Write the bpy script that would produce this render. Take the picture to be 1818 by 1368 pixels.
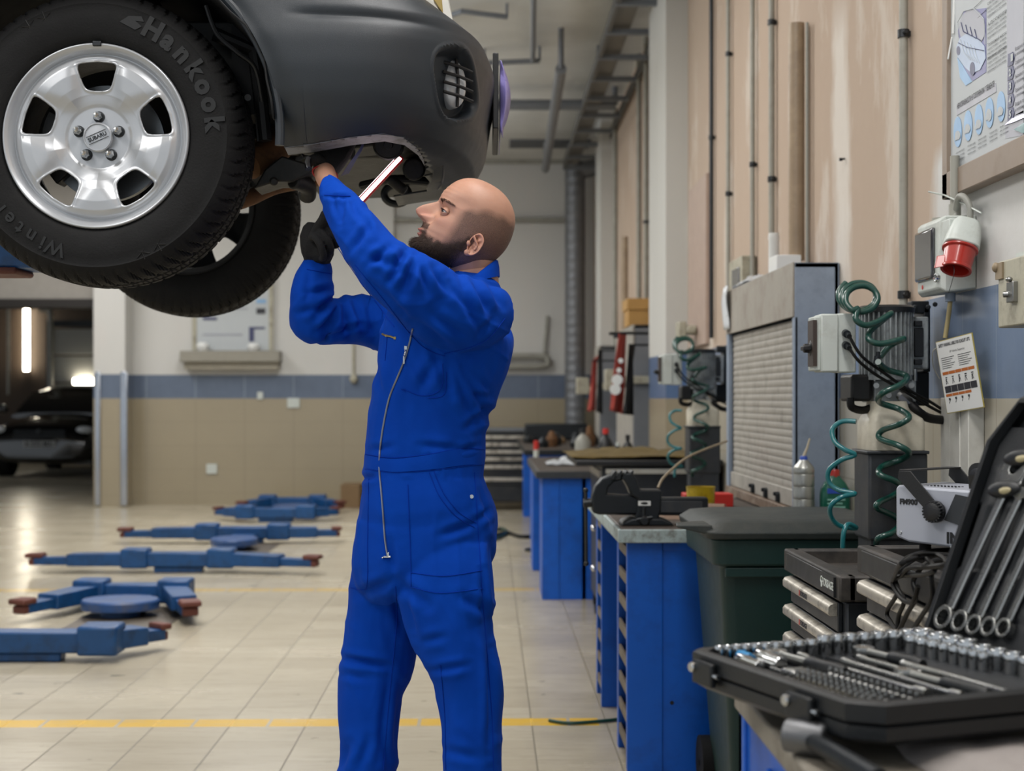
import bpy, bmesh, math, random
import numpy as np
from mathutils import Vector, Matrix, noise
from mathutils.bvhtree import BVHTree
PI = math.pi
random.seed(7)
for o in list(bpy.data.objects): bpy.data.objects.remove(o)
SC = bpy.context.scene
COL = SC.collection
# ---------------------------------------------------------------- camera
F = 2600.0; HC = 1.3; YAW = math.atan(41 / F)
cd = bpy.data.cameras.new('camera'); cam = bpy.data.objects.new('camera', cd); COL.objects.link(cam)
cam.location = (0, 0, HC); cam.rotation_euler = (PI / 2, 0, -YAW)
cd.sensor_width = 36; cd.lens = F / 1818 * 36; cd.shift_y = 23 / 1818
cd.dof.use_dof = True; cd.dof.focus_distance = 3.3; cd.dof.aperture_fstop = 4.2
cd.clip_start = .05; cd.clip_end = 200
SC.camera = cam
# ---------------------------------------------------------------- world, exposure, lights
SC.view_settings.view_transform = 'Standard'; SC.view_settings.look = 'None'
SC.view_settings.gamma = 1; SC.view_settings.use_curve_mapping = False
SC.view_settings.exposure = 0.0
w = bpy.data.worlds.new('world'); SC.world = w; w.use_nodes = True
bg = w.node_tree.nodes['Background']; bg.inputs[0].default_value = (.86, .93, 1, 1); bg.inputs[1].default_value = .66
def area(name, loc, rot, sx, sy, power, col=(1, .975, .95)):
    l = bpy.data.lights.new(name, 'AREA'); l.shape = 'RECTANGLE'; l.size = sx; l.size_y = sy; l.energy = power; l.color = col
    o = bpy.data.objects.new(name, l); COL.objects.link(o); o.location = loc; o.rotation_euler = rot
    return o
area('ceiling_lamp', (-2.6, 1.4, 4.05), (0, 0, 0), 1.2, 3.2, 100)
area('ceiling_lamp', (.25, 2.4, 4.05), (0, math.radians(4), 0), .6, 2.6, 80)
area('ceiling_lamp', (-2.2, 7.5, 4.05), (0, 0, 0), 1.2, 3.0, 120)
area('ceiling_lamp', (-.3, 6.8, 4.05), (0, 0, 0), .5, 2.4, 36)
area('ceiling_lamp', (-2.2, 13.2, 4.05), (0, 0, 0), 1.2, 3.0, 130)
area('ceiling_lamp', (-5, 15.5, 4.05), (0, 0, 0), 1.2, 2.0, 80)
for x_, y_, p_ in ((-2.4, 4.6, 30), (-1.6, 9.0, 75), (-1.8, 14.0, 95)):
    area('added_uplight', (x_, y_, 3.55), (math.pi, 0, 0), 1.0, 2.4, p_, (.92, .96, 1))  # added uplights, no such fittings seen, to brighten ceiling and far wall
area('ceiling_lamp', (-8.0, 23.5, 3.9), (0, 0, 0), 1.6, 1.6, 45)
# ---------------------------------------------------------------- pixel rays used to survey the place
def ray(px, py):
    xc = (px - 909) / F; zc = (707 - py) / F
    return Vector((math.sin(YAW) + xc * math.cos(YAW), math.cos(YAW) - xc * math.sin(YAW), zc))
def P(px, py, Y):
    d = ray(px, py); t = Y / d.y
    return Vector((d.x * t, Y, HC + d.z * t))
def PF(px, py, z=0.0):
    d = ray(px, py); t = (z - HC) / d.z
    return Vector((d.x * t, d.y * t, z))
def PX(px, py, X):
    d = ray(px, py); t = X / d.x
    return Vector((X, d.y * t, HC + d.z * t))
def sx(px, Y): return P(px, 707, Y).x
# ---------------------------------------------------------------- materials
def lin(c):
    if isinstance(c, str):
        c = tuple(int(c[i:i + 2], 16) / 255 for i in (0, 2, 4))
        return tuple(x / 12.92 if x <= .04045 else ((x + .055) / 1.055) ** 2.4 for x in c) + (1,)
    return tuple(c[:3]) + (1,)
class NT:
    def __init__(s, name):
        s.m = bpy.data.materials.new(name); s.m.use_nodes = True; s.t = s.m.node_tree
        s.b = s.t.nodes['Principled BSDF']
    def n(s, typ, **kw):
        nd = s.t.nodes.new(typ)
        for k, v in kw.items():
            if k.startswith('i_'):
                key = k[2:]; key = int(key) if key.isdigit() else key
                if hasattr(v, 'links') or isinstance(v, bpy.types.NodeSocket): s.t.links.new(v, nd.inputs[key])
                else: nd.inputs[key].default_value = v
            else: setattr(nd, k, v)
        return nd
    def co(s, scale=None):
        tc = s.n('ShaderNodeTexCoord').outputs['Object']
        if scale: 
            mp = s.n('ShaderNodeMapping', i_0=tc); mp.inputs['Scale'].default_value = scale; return mp.outputs[0]
        return tc
    def math(s, op, a, b=0.0, c=0.0):
        nd = s.n('ShaderNodeMath', operation=op)
        for i, v in enumerate((a, b, c)):
            if isinstance(v, bpy.types.NodeSocket): s.t.links.new(v, nd.inputs[i])
            else: nd.inputs[i].default_value = v
        return nd.outputs[0]
    def noise(s, scale, vec=None, detail=4, rough=.55):
        nd = s.n('ShaderNodeTexNoise'); nd.inputs['Scale'].default_value = scale; nd.inputs['Detail'].default_value = detail
        nd.inputs['Roughness'].default_value = rough
        s.t.links.new(vec if vec else s.co(), nd.inputs['Vector']); return nd.outputs['Fac']
    def ramp(s, fac, a, b):
        nd = s.n('ShaderNodeMapRange'); s.t.links.new(fac, nd.inputs[0])
        nd.inputs[1].default_value = a; nd.inputs[2].default_value = b; return nd.outputs[0]
    def mix(s, fac, a, b):
        nd = s.n('ShaderNodeMix', data_type='RGBA')
        for i, v in ((0, fac), (6, a), (7, b)):
            if isinstance(v, bpy.types.NodeSocket): s.t.links.new(v, nd.inputs[i])
            else: nd.inputs[i].default_value = v
        return nd.outputs[2]
    def base(s, v): s.set('Base Color', v)
    def set(s, key, v):
        if isinstance(v, bpy.types.NodeSocket): s.t.links.new(v, s.b.inputs[key])
        else: s.b.inputs[key].default_value = v
    def bump(s, h, st=.3, dist=.01):
        nd = s.n('ShaderNodeBump'); nd.inputs['Strength'].default_value = st; nd.inputs['Distance'].default_value = dist
        s.t.links.new(h, nd.inputs['Height']); s.t.links.new(nd.outputs[0], s.b.inputs['Normal'])
def mat(name, col, rough=.5, metal=0, var=.12, scale=12, bump=0, bscale=60, dirt=None, damt=.5, dscale=6, coat=0, spec=.5, emit=0, alpha=1, trans=0):
    s = NT(name); c = lin(col)
    s.set('Roughness', rough); s.set('Metallic', metal); s.set('Specular IOR Level', spec); s.set('Coat Weight', coat)
    lo = tuple(x * (1 - var) for x in c[:3]) + (1,); hi = tuple(min(1, x * (1 + var)) for x in c[:3]) + (1,)
    out = s.mix(s.noise(scale), lo, hi)
    if dirt:
        out = s.mix(s.math('MULTIPLY', s.ramp(s.noise(dscale, detail=8, rough=.7), .48, .68), damt), out, lin(dirt))
    s.base(out)
    s.set('Roughness', s.math('ADD', s.math('MULTIPLY', s.noise(scale * 1.7), .16), rough - .08))
    if bump: s.bump(s.noise(bscale, detail=6), bump, .004)
    if emit: s.set('Emission Color', c); s.set('Emission Strength', emit)
    if trans: s.set('Transmission Weight', trans); s.set('IOR', 1.45)
    if alpha < 1: s.set('Alpha', alpha)
    return s.m
M = {}
M['blackplastic'] = mat('black_plastic', '17181a', .45, bump=.15, bscale=300)
M['rubber'] = mat('tyre_rubber', '0a0a0b', .72, bump=.25, bscale=200, var=.25, dirt='141516', damt=.5, spec=.3)
M['rubberletter'] = mat('raised_rubber_letter', '111213', .5, var=.1)
M['rim'] = mat('silver_rim_paint', 'b9bcc0', .34, metal=.45, var=.05, coat=.3, scale=5)
M['steel'] = mat('bare_steel', '9a9a98', .3, metal=1, var=.12)
M['chrome'] = mat('chrome', 'c9cbcc', .16, metal=1, var=.06)
M['darksteel'] = mat('dark_steel', '3a3c3e', .42, metal=.8, var=.2)
M['iron'] = mat('cast_iron_dark', '24282c', .45, metal=.5, var=.25, bump=.2, bscale=80)
M['bumper'] = mat('grey_textured_bumper_plastic', '1f262d', .46, var=.08, bump=.2, bscale=900, spec=.6)
M['carpaint'] = mat('white_car_paint', 'c6c7c2', .25, var=.03, coat=.8)
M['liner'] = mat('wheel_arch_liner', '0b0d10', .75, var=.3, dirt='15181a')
M['rust'] = mat('rusty_steel', '6b4a2c', .85, var=.3, dirt='2c2119', damt=.8, dscale=20, bump=.3)
M['under'] = mat('oily_underbody_metal', '191a1a', .55, metal=.3, var=.4, dirt='2e2a24', damt=.6, dscale=14, bump=.3)
M['lens'] = mat('headlight_lens', 'cfd3d6', .12, var=.1, coat=1)
M['brake'] = mat('brake_disc_steel', '6d7072', .35, metal=.9, var=.1)
M['purple'] = mat('lilac_plastic_film', '8f86c9', .3, var=.1, coat=.4)
M['liftblue'] = mat('blue_lift_paint', '10477c', .42, var=.2, dirt='0e2038', damt=.6, dscale=9, scale=6)
M['liftpad'] = mat('red_brown_rubber_pad', '63352b', .65, var=.25, dirt='3c211b', damt=.6)
M['liftplate'] = mat('worn_blue_floor_plate', '2c4f84', .4, var=.3, dirt='5b5b62', damt=.6, dscale=10)
M['pitplate'] = mat('brown_steel_floor_plate', '6e655a', .4, metal=.4, var=.25, dirt='3a342c', damt=.6)
M['benchblue'] = mat('blue_bench_paint', '0057bd', .42, var=.1, dirt='0a2a66', damt=.45, dscale=4, scale=5)
M['benchtop'] = mat('worn_dark_bench_top', '453c35', .55, var=.3, dirt='1f1b19', damt=.75, dscale=7)
M['benchedge'] = mat('chipped_pale_bench_edge', 'a3b2b3', .5, var=.2, dirt='5b5346', damt=.8, dscale=22)
M['shelf'] = mat('grimy_steel_shelf', '6a5f52', .5, metal=.3, var=.25, dirt='2a241e')
M['bin'] = mat('dark_green_bin_plastic', '0d2f2c', .5, var=.15, bump=.2, bscale=200)
M['binlid'] = mat('dusty_green_bin_lid', '242c2b', .6, var=.25, dirt='45423c', damt=.5, bump=.3, bscale=160)
M['chest'] = mat('black_tool_chest_paint', '1b1f24', .45, var=.2, dirt='3c3a37', damt=.5)
M['chesttop'] = mat('dusty_chest_top', '272523', .6, var=.25, dirt='57504a', damt=.6)
M['alu'] = mat('worn_aluminium_drawer_pull', 'c4beb2', .38, metal=.7, var=.15, dirt='3d352c', damt=.8, dscale=16)
M['greybox'] = mat('grey_blue_sheet_steel', '8794a6', .5, var=.1, dirt='5d6774', damt=.35, dscale=12, scale=20)
M['greypanel'] = mat('grey_sheet_panel', '70747a', .55, var=.1)
M['fascia'] = mat('stained_grey_fascia', '9a958c', .55, var=.15, dirt='6e5e50', damt=.6)
M['slat'] = mat('grey_shutter_slat', 'a19d95', .5, var=.12, dirt='6c655c', damt=.5, dscale=10)
M['whitebox'] = mat('off_white_enclosure', 'c3c9c4', .45, var=.06, dirt='8b877b', damt=.4, dscale=12)
M['agedbox'] = mat('aged_cream_switch_box', 'aaa694', .5, var=.1, dirt='6f6858', damt=.7, dscale=12)
M['smoke'] = mat('smoked_plastic_window', '37373a', .12, var=.1, coat=1)
M['redplug'] = mat('red_plug_plastic', 'a3261c', .3, var=.1, coat=.4)
M['red'] = mat('red_plastic', 'c02a22', .4, var=.1)
M['tank'] = mat('milky_plastic_tank', 'c9c3b2', .45, var=.08, dirt='8f8470', damt=.6, dscale=5)
M['tub'] = mat('dark_grey_tub', '2d3136', .5, var=.2, dirt='4a443e', damt=.5)
M['motor'] = mat('grey_motor_casting', '9aa0a2', .45, metal=.2, var=.2, dirt='2c2c2b', damt=.7, dscale=14)
M['hose'] = mat('green_air_hose', '093f36', .3, var=.12, coat=.4)
M['tealhose'] = mat('teal_air_hose', '146a70', .3, var=.12, coat=.4)
M['cable'] = mat('black_cable', '070707', .5, var=.1, spec=.3)
M['greycable'] = mat('grey_conduit', '8f8f88', .5, var=.15)
M['pipegrey'] = mat('weathered_grey_pipe', '96958c', .5, var=.15, dirt='6a6358', damt=.45, dscale=5)
M['pipebrown'] = mat('worn_cream_painted_pipe', '94816b', .38, var=.25, dirt='b7a284', damt=.6, dscale=4)
M['duct'] = mat('galvanised_duct', '7c7e82', .5, metal=.6, var=.2)
M['paper'] = mat('white_paper', 'd9dad8', .6, var=.03)
M['ink'] = mat('dark_print', '2e2f35', .6, var=.05)
M['orangeink'] = mat('orange_print', 'b0622a', .6, var=.05)
M['posterpaper'] = mat('poster_board', 'b4b9bc', .6, var=.05, scale=3)
M['postergrey'] = mat('poster_grey_strip', '9a9ca6', .4, var=.05)
M['posterviolet'] = mat('poster_violet_field', '6a6a98', .4, var=.2, scale=6)
M['postercar'] = mat('poster_pale_blue', 'a4b4cc', .4, var=.12, scale=20)
M['posterblue'] = mat('poster_blue_oval', '7ea6cc', .4, var=.1)
M['posternavy'] = mat('poster_navy_tab', '3b3f63', .4, var=.1)
M['posterframe'] = mat('brown_poster_frame', '8b7c6e', .5, var=.1, dirt='6b5d50', damt=.4)
M['whitetrim'] = mat('white_cable_duct', 'c9c8c1', .5, var=.05, dirt='8f887a', damt=.4)
M['wood'] = mat('yellow_wood_box', 'b68d50', .6, var=.12)
M['cardboard'] = mat('cardboard_box', '7b6346', .8, var=.12)
M['redcloth'] = mat('red_cloth', '9a3a30', .8, var=.15)
M['darkcloth'] = mat('black_cloth', '111114', .9, var=.2)
M['ochrecloth'] = mat('ochre_rag', '5a4a22', .95, var=.5, scale=14, bump=.6, bscale=30)
M['yellow'] = mat('yellow_plastic_tub', 'b59a10', .35, var=.25, dirt='4c3a10', damt=.6, dscale=30)
M['bottlegreen'] = mat('green_oil_bottle', '0d5c49', .3, var=.1, coat=.3)
M['labelblue'] = mat('blue_bottle_label', '2b4fb0', .4, var=.05)
M['foggrey'] = mat('silver_grey_machine_paint', 'a9adb8', .38, metal=.1, var=.04)
M['caseblack'] = mat('black_blow_moulded_case', '121518', .42, var=.12, bump=.15, bscale=250)
M['casetray'] = mat('grey_black_case_tray', '1e2023', .5, var=.15, bump=.2, bscale=200)
M['wood2'] = mat('tan_leather_scrap', '7c6554', .7, var=.15)
M['tube_lamp'] = mat('lit_tube', 'fff4dc', .5, emit=26)
M['lamp_core'] = mat('lit_inspection_lamp', 'ffe9ee', .5, emit=5)
M['redbody'] = mat('red_lamp_body', 'd8282c', .35, var=.05)
M['brass'] = mat('worn_brass', 'b19a62', .35, metal=.8, var=.2)
M['carblack'] = mat('black_car_paint', '07080a', .16, var=.05, coat=1)
M['glassdark'] = mat('dark_windscreen', '16191c', .06, var=.05, coat=1)
M['plate'] = mat('grey_number_plate', 'a9abaa', .5, var=.05)
M['doorpanel'] = mat('grey_sectional_door', '9b9b96', .5, var=.06)
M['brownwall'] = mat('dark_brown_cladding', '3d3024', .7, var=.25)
M['guard'] = mat('polished_corner_guard', 'b9bcc2', .14, metal=1, var=.1)
# ---------------------------------------------------------------- mesh builder
class MB:
    def __init__(s): s.v = []; s.f = []; s.m = []
    def add(s, vs, fs, mi=0, X=None):
        k = len(s.v)
        s.v += [(X @ Vector(v)) if X else Vector(v) for v in vs]
        s.f += [tuple(i + k for i in f) for f in fs]; s.m += [mi] * len(fs)
        return s
    def box(s, lo, hi, mi=0, X=None):
        x0, y0, z0 = lo; x1, y1, z1 = hi
        vs = [(x0, y0, z0), (x1, y0, z0), (x1, y1, z0), (x0, y1, z0), (x0, y0, z1), (x1, y0, z1), (x1, y1, z1), (x0, y1, z1)]
        return s.add(vs, [(0, 3, 2, 1), (4, 5, 6, 7), (0, 1, 5, 4), (1, 2, 6, 5), (2, 3, 7, 6), (3, 0, 4, 7)], mi, X)
    def cbox(s, c, size, mi=0, X=None):
        h = [d / 2 for d in size]
        return s.box([c[i] - h[i] for i in range(3)], [c[i] + h[i] for i in range(3)], mi, X)
    def loft(s, rings, mi=0, caps=True, close=False, X=None):
        n = len(rings[0]); vs = [p for r in rings for p in r]; fs = []
        m = len(rings)
        for i in range(m if close else m - 1):
            a = i * n; b = ((i + 1) % m) * n
            for j in range(n):
                k = (j + 1) % n; fs.append((a + j, a + k, b + k, b + j))
        if caps and not close:
            fs.append(tuple(range(n))[::-1]); fs.append(tuple((m - 1) * n + j for j in range(n)))
        return s.add(vs, fs, mi, X)
    def grid(s, rows, mi=0, X=None, wrap=False):
        n = len(rows[0]); vs = [p for r in rows for p in r]; fs = []
        for i in range(len(rows) - 1):
            for j in range(n if wrap else n - 1):
                k = (j + 1) % n; fs.append((i * n + j, i * n + k, (i + 1) * n + k, (i + 1) * n + j))
        return s.add(vs, fs, mi, X)
    def tube(s, pts, r, n=10, mi=0, close=False, X=None, caps=True):
        pts = [Vector(p) for p in pts]; m = len(pts); rings = []
        rr = r if isinstance(r, (list, tuple)) else [r] * m
        up = None
        for i in range(m):
            a = pts[(i - 1) % m] if (i > 0 or close) else pts[0]; b = pts[(i + 1) % m] if (i < m - 1 or close) else pts[-1]
            t = (b - a).normalized()
            if up is None:
                up = Vector((0, 0, 1)) if abs(t.z) < .9 else Vector((1, 0, 0))
            u = (up - t * up.dot(t)).normalized(); up = u; w_ = t.cross(u)
            rings.append([pts[i] + (u * math.cos(q) + w_ * math.sin(q)) * rr[i] for q in [2 * PI * j / n for j in range(n)]])
        return s.loft(rings, mi, caps, close, X)
    def cyl(s, a, b, r, n=24, mi=0, r2=None, X=None):
        return s.tube([a, b], [r, r if r2 is None else r2], n, mi, X=X)
    def lathe(s, prof, c=(0, 0, 0), axis=(0, 0, 1), n=32, mi=0, X=None, caps=True):
        ax = Vector(axis).normalized(); u = ax.orthogonal().normalized(); w_ = ax.cross(u); c = Vector(c)
        rings = [[c + ax * h + (u * math.cos(q) + w_ * math.sin(q)) * max(r, 1e-5) for q in [2 * PI * j / n for j in range(n)]] for r, h in prof]
        return s.loft(rings, mi, caps, False, X)
    def prism(s, poly, a, u, v, w_, mi=0, X=None):
        a = Vector(a); u = Vector(u); v = Vector(v); w_ = Vector(w_)
        r0 = [a + u * x + v * y for x, y in poly]; r1 = [p + w_ for p in r0]
        return s.loft([r0, r1], mi, True, False, X)
    def ellip(s, c, r, n=20, m=14, mi=0, X=None):
        rings = []
        for i in range(m + 1):
            q = PI * i / m; q = min(max(q, .02), PI - .02)
            rings.append([(c[0] + r[0] * math.sin(q) * math.cos(a), c[1] + r[1] * math.sin(q) * math.sin(a), c[2] + r[2] * math.cos(q)) for a in [2 * PI * j / n for j in range(n)]])
        return s.loft(rings, mi, True, False, X)
def finish(ob, smooth, bevel, seg=2):
    me = ob.data
    if smooth:
        for p in me.polygons: p.use_smooth = True
        me.set_sharp_from_angle(angle=math.radians(smooth if smooth > 1 else 35))
    if bevel:
        b = ob.modifiers.new('bevel', 'BEVEL'); b.width = bevel; b.segments = seg; b.limit_method = 'ANGLE'; b.angle_limit = math.radians(40); b.harden_normals = False
def wloc(o):
    v = Vector((0, 0, 0))
    while o: v = v + o.location; o = o.parent
    return v
def obj(name, mb, mats, parent=None, smooth=35, bevel=0, origin=None, label=None, recalc=True):
    me = bpy.data.meshes.new(name)
    base = wloc(parent) if parent else Vector((0, 0, 0))
    if origin is not None: org = Vector(origin)
    elif parent: org = base
    else:
        vs = mb.v; xs = [v.x for v in vs]; ys = [v.y for v in vs]; zs = [v.z for v in vs]
        org = Vector(((min(xs) + max(xs)) / 2, (min(ys) + max(ys)) / 2, min(zs)))
    me.from_pydata([tuple(v - org) for v in mb.v], [], mb.f)
    if not isinstance(mats, (list, tuple)): mats = [mats]
    for m in mats: me.materials.append(M[m] if isinstance(m, str) else m)
    if len(mats) > 1: me.polygons.foreach_set('material_index', mb.m)
    if recalc:
        bm = bmesh.new(); bm.from_mesh(me); bmesh.ops.recalc_face_normals(bm, faces=bm.faces); bm.to_mesh(me); bm.free()
    ob = bpy.data.objects.new(name, me); COL.objects.link(ob)
    if parent: ob.parent = parent; ob.location = org - base
    else: ob.location = org
    if label: ob['label'] = label
    finish(ob, smooth, bevel)
    return ob
def tag(o, label, cat, group=None):
    o['label'] = label; o['category'] = cat
    if group: o['group'] = group
    return o
def thing(name, label, cat, loc, group=None):
    o = bpy.data.objects.new(name, None); COL.objects.link(o); o.location = loc; o.empty_display_size = .05
    return tag(o, label, cat, group)
def struct(name, mb, mats, **k):
    o = obj(name, mb, mats, smooth=k.get('smooth', 0), bevel=k.get('bevel', 0), origin=(0, 0, 0)); o['kind'] = 'structure'; return o
def dup(root, loc, label=None, group=None, rot=None):
    r = root.copy(); COL.objects.link(r); r.location = loc
    if rot is not None: r.rotation_euler = rot
    if label: r['label'] = label
    if group: r['group'] = group
    for ch in list(root.children):
        c = ch.copy(); COL.objects.link(c); c.parent = r
        for g in list(ch.children):
            d = g.copy(); COL.objects.link(d); d.parent = c
    return r
def text_mb(txt, X, size=1.0, ext=.0, mi=0, align='CENTER', mb=None, bold=0.0):
    """lettering laid out in the local xy plane of X, as mesh"""
    cu = bpy.data.curves.new('t', 'FONT'); cu.body = txt; cu.size = size; cu.extrude = ext; cu.align_x = align; cu.align_y = 'CENTER'; cu.offset = bold
    cu.resolution_u = 3
    to = bpy.data.objects.new('t', cu); COL.objects.link(to)
    bpy.context.view_layer.update()
    me = bpy.data.meshes.new_from_object(to.evaluated_get(bpy.context.evaluated_depsgraph_get()))
    mb = mb or MB()
    mb.add([v.co.copy() for v in me.vertices], [tuple(p.vertices) for p in me.polygons], mi, X)
    bpy.data.objects.remove(to); bpy.data.curves.remove(cu); bpy.data.meshes.remove(me)
    return mb
def frame(o, u, v):
    """matrix with local x -> u, y -> v, origin o"""
    u = Vector(u).normalized(); v = Vector(v); v = (v - u * v.dot(u)).normalized(); w_ = u.cross(v)
    m = Matrix((u, v, w_)).transposed().to_4x4(); m.translation = Vector(o); return m
def lerp(a, b, t): return a + (b - a) * t
def interp(x, xs, ys): return float(np.interp(x, xs, ys))
def smooth_path(pts, n=6, close=False):
    pts = [Vector(p) for p in pts]; out = []; m = len(pts)
    for i in range(m if close else m - 1):
        p0 = pts[(i - 1) % m] if (close or i > 0) else pts[0]; p1 = pts[i]; p2 = pts[(i + 1) % m]
        p3 = pts[(i + 2) % m] if (close or i < m - 2) else pts[-1]
        for k in range(n):
            t = k / n
            out.append(.5 * ((2 * p1) + (p2 - p0) * t + (2 * p0 - 5 * p1 + 4 * p2 - p3) * t * t + (3 * p1 - p0 - 3 * p2 + p3) * t ** 3))
    if not close: out.append(pts[-1])
    return out
def remeshed(mb, vox, smooth_it=3, fac=.5):
    """one continuous surface grown around overlapping volumes"""
    me = bpy.data.meshes.new('r'); me.from_pydata([tuple(v) for v in mb.v], [], mb.f)
    bm = bmesh.new(); bm.from_mesh(me); bmesh.ops.recalc_face_normals(bm, faces=bm.faces); bm.to_mesh(me); bm.free()
    o = bpy.data.objects.new('r', me); COL.objects.link(o)
    r = o.modifiers.new('r', 'REMESH'); r.mode = 'VOXEL'; r.voxel_size = vox
    if smooth_it:
        q = o.modifiers.new('s', 'SMOOTH'); q.iterations = smooth_it; q.factor = fac
    bpy.context.view_layer.update()
    m2 = bpy.data.meshes.new_from_object(o.evaluated_get(bpy.context.evaluated_depsgraph_get()))
    out = MB(); out.add([v.co.copy() for v in m2.vertices], [tuple(p.vertices) for p in m2.polygons])
    nr = [v.normal.copy() for v in m2.vertices]
    bpy.data.objects.remove(o); bpy.data.meshes.remove(me); bpy.data.meshes.remove(m2)
    return out, nr
# ================================================================ THE ROOM
XW = 1.293; YF = 18.0; HCEIL = 4.22; BAND0 = 1.3; BAND1 = 1.59
def floor_material():
    s = NT('floor_tiles'); co = s.co(); sp = s.n('ShaderNodeSeparateXYZ', i_0=co); x, y = sp.outputs[0], sp.outputs[1]
    def joint(v, off, wdt):
        fr = s.math('FRACT', s.math('ADD', s.math('DIVIDE', s.math('SUBTRACT', v, off), .3), 1000.5))
        return s.math('LESS_THAN', s.math('ABSOLUTE', s.math('SUBTRACT', fr, .5)), wdt)
    jx = joint(x, .171, .012); jy = joint(y, 5.27, .006)
    # tile by tile tone
    cx = s.math('FLOOR', s.math('DIVIDE', s.math('SUBTRACT', x, .171), .3)); cy = s.math('FLOOR', s.math('DIVIDE', s.math('SUBTRACT', y, 5.27), .3))
    cv = s.n('ShaderNodeCombineXYZ', i_0=cx, i_1=cy); wn = s.n('ShaderNodeTexWhiteNoise', i_0=cv.outputs[0])
    big = s.noise(1.3, s.co((.35, 1.6, 1)), 6, .65); fine = s.noise(9, s.co((.5, 2.2, 1)), 6, .7)
    c = s.mix(s.math('ADD', s.math('MULTIPLY', big, .6), s.math('MULTIPLY', wn.outputs[0], .32)), lin('a69c88'), lin('c9c0ab'))
    c = s.mix(s.math('MULTIPLY', s.ramp(fine, .5, .75), .35), c, lin('82796a'))
    spots = s.ramp(s.noise(6.5, s.co((1, 1.5, 1)), 3, .5), .70, .74)
    c = s.mix(s.math('MULTIPLY', spots, .7), c, lin('4f5048'))
    # grime towards the benches
    gr = s.math('MULTIPLY', s.ramp(s.math('ADD', x, s.math('MULTIPLY', s.noise(5), .5)), .35, 1.1), .6)
    c = s.mix(gr, c, lin('5f5648'))
    c = s.mix(s.math('MULTIPLY', jy, .22), c, lin('5f5648')); c = s.mix(s.math('MULTIPLY', jx, .72), c, lin('57503f'))
    # painted yellow bay lines, broken at their own joints
    def stripe(y0, y1, xmax, amt, c):
        a = s.math('MULTIPLY', s.math('GREATER_THAN', y, y0), s.math('LESS_THAN', y, y1))
        a = s.math('MULTIPLY', a, s.math('LESS_THAN', x, xmax))
        fr = s.math('FRACT', s.math('ADD', s.math('DIVIDE', s.math('SUBTRACT', x, .02), .3), 1000.5))
        gap = s.math('GREATER_THAN', s.math('ABSOLUTE', s.math('SUBTRACT', fr, .5)), .022)
        a = s.math('MULTIPLY', a, s.math('MULTIPLY', gap, s.math('MULTIPLY', s.math('SUBTRACT', 1.0, s.math('MULTIPLY', s.ramp(fine, .52, .7), .6)), amt)))
        return s.mix(a, c, lin('dcb02a'))
    c = stripe(5.82, 5.955, .44, .95, c); c = stripe(9.9, 10.05, .35, .5, c)
    s.base(c)
    rg = s.math('ADD', .15, s.math('MULTIPLY', big, .2)); rg = s.math('ADD', rg, s.math('MULTIPLY', jx, .3)); s.set('Roughness', rg)
    s.set('Specular IOR Level', .45)
    h = s.math('SUBTRACT', s.math('MULTIPLY', s.noise(2.2, s.co((1, 1, 1)), 2), .35), s.math('MAXIMUM', jx, s.math('MULTIPLY', jy, .4)))
    s.bump(h, .18, .003)
    return s.m
M['floor'] = floor_material()
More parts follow.
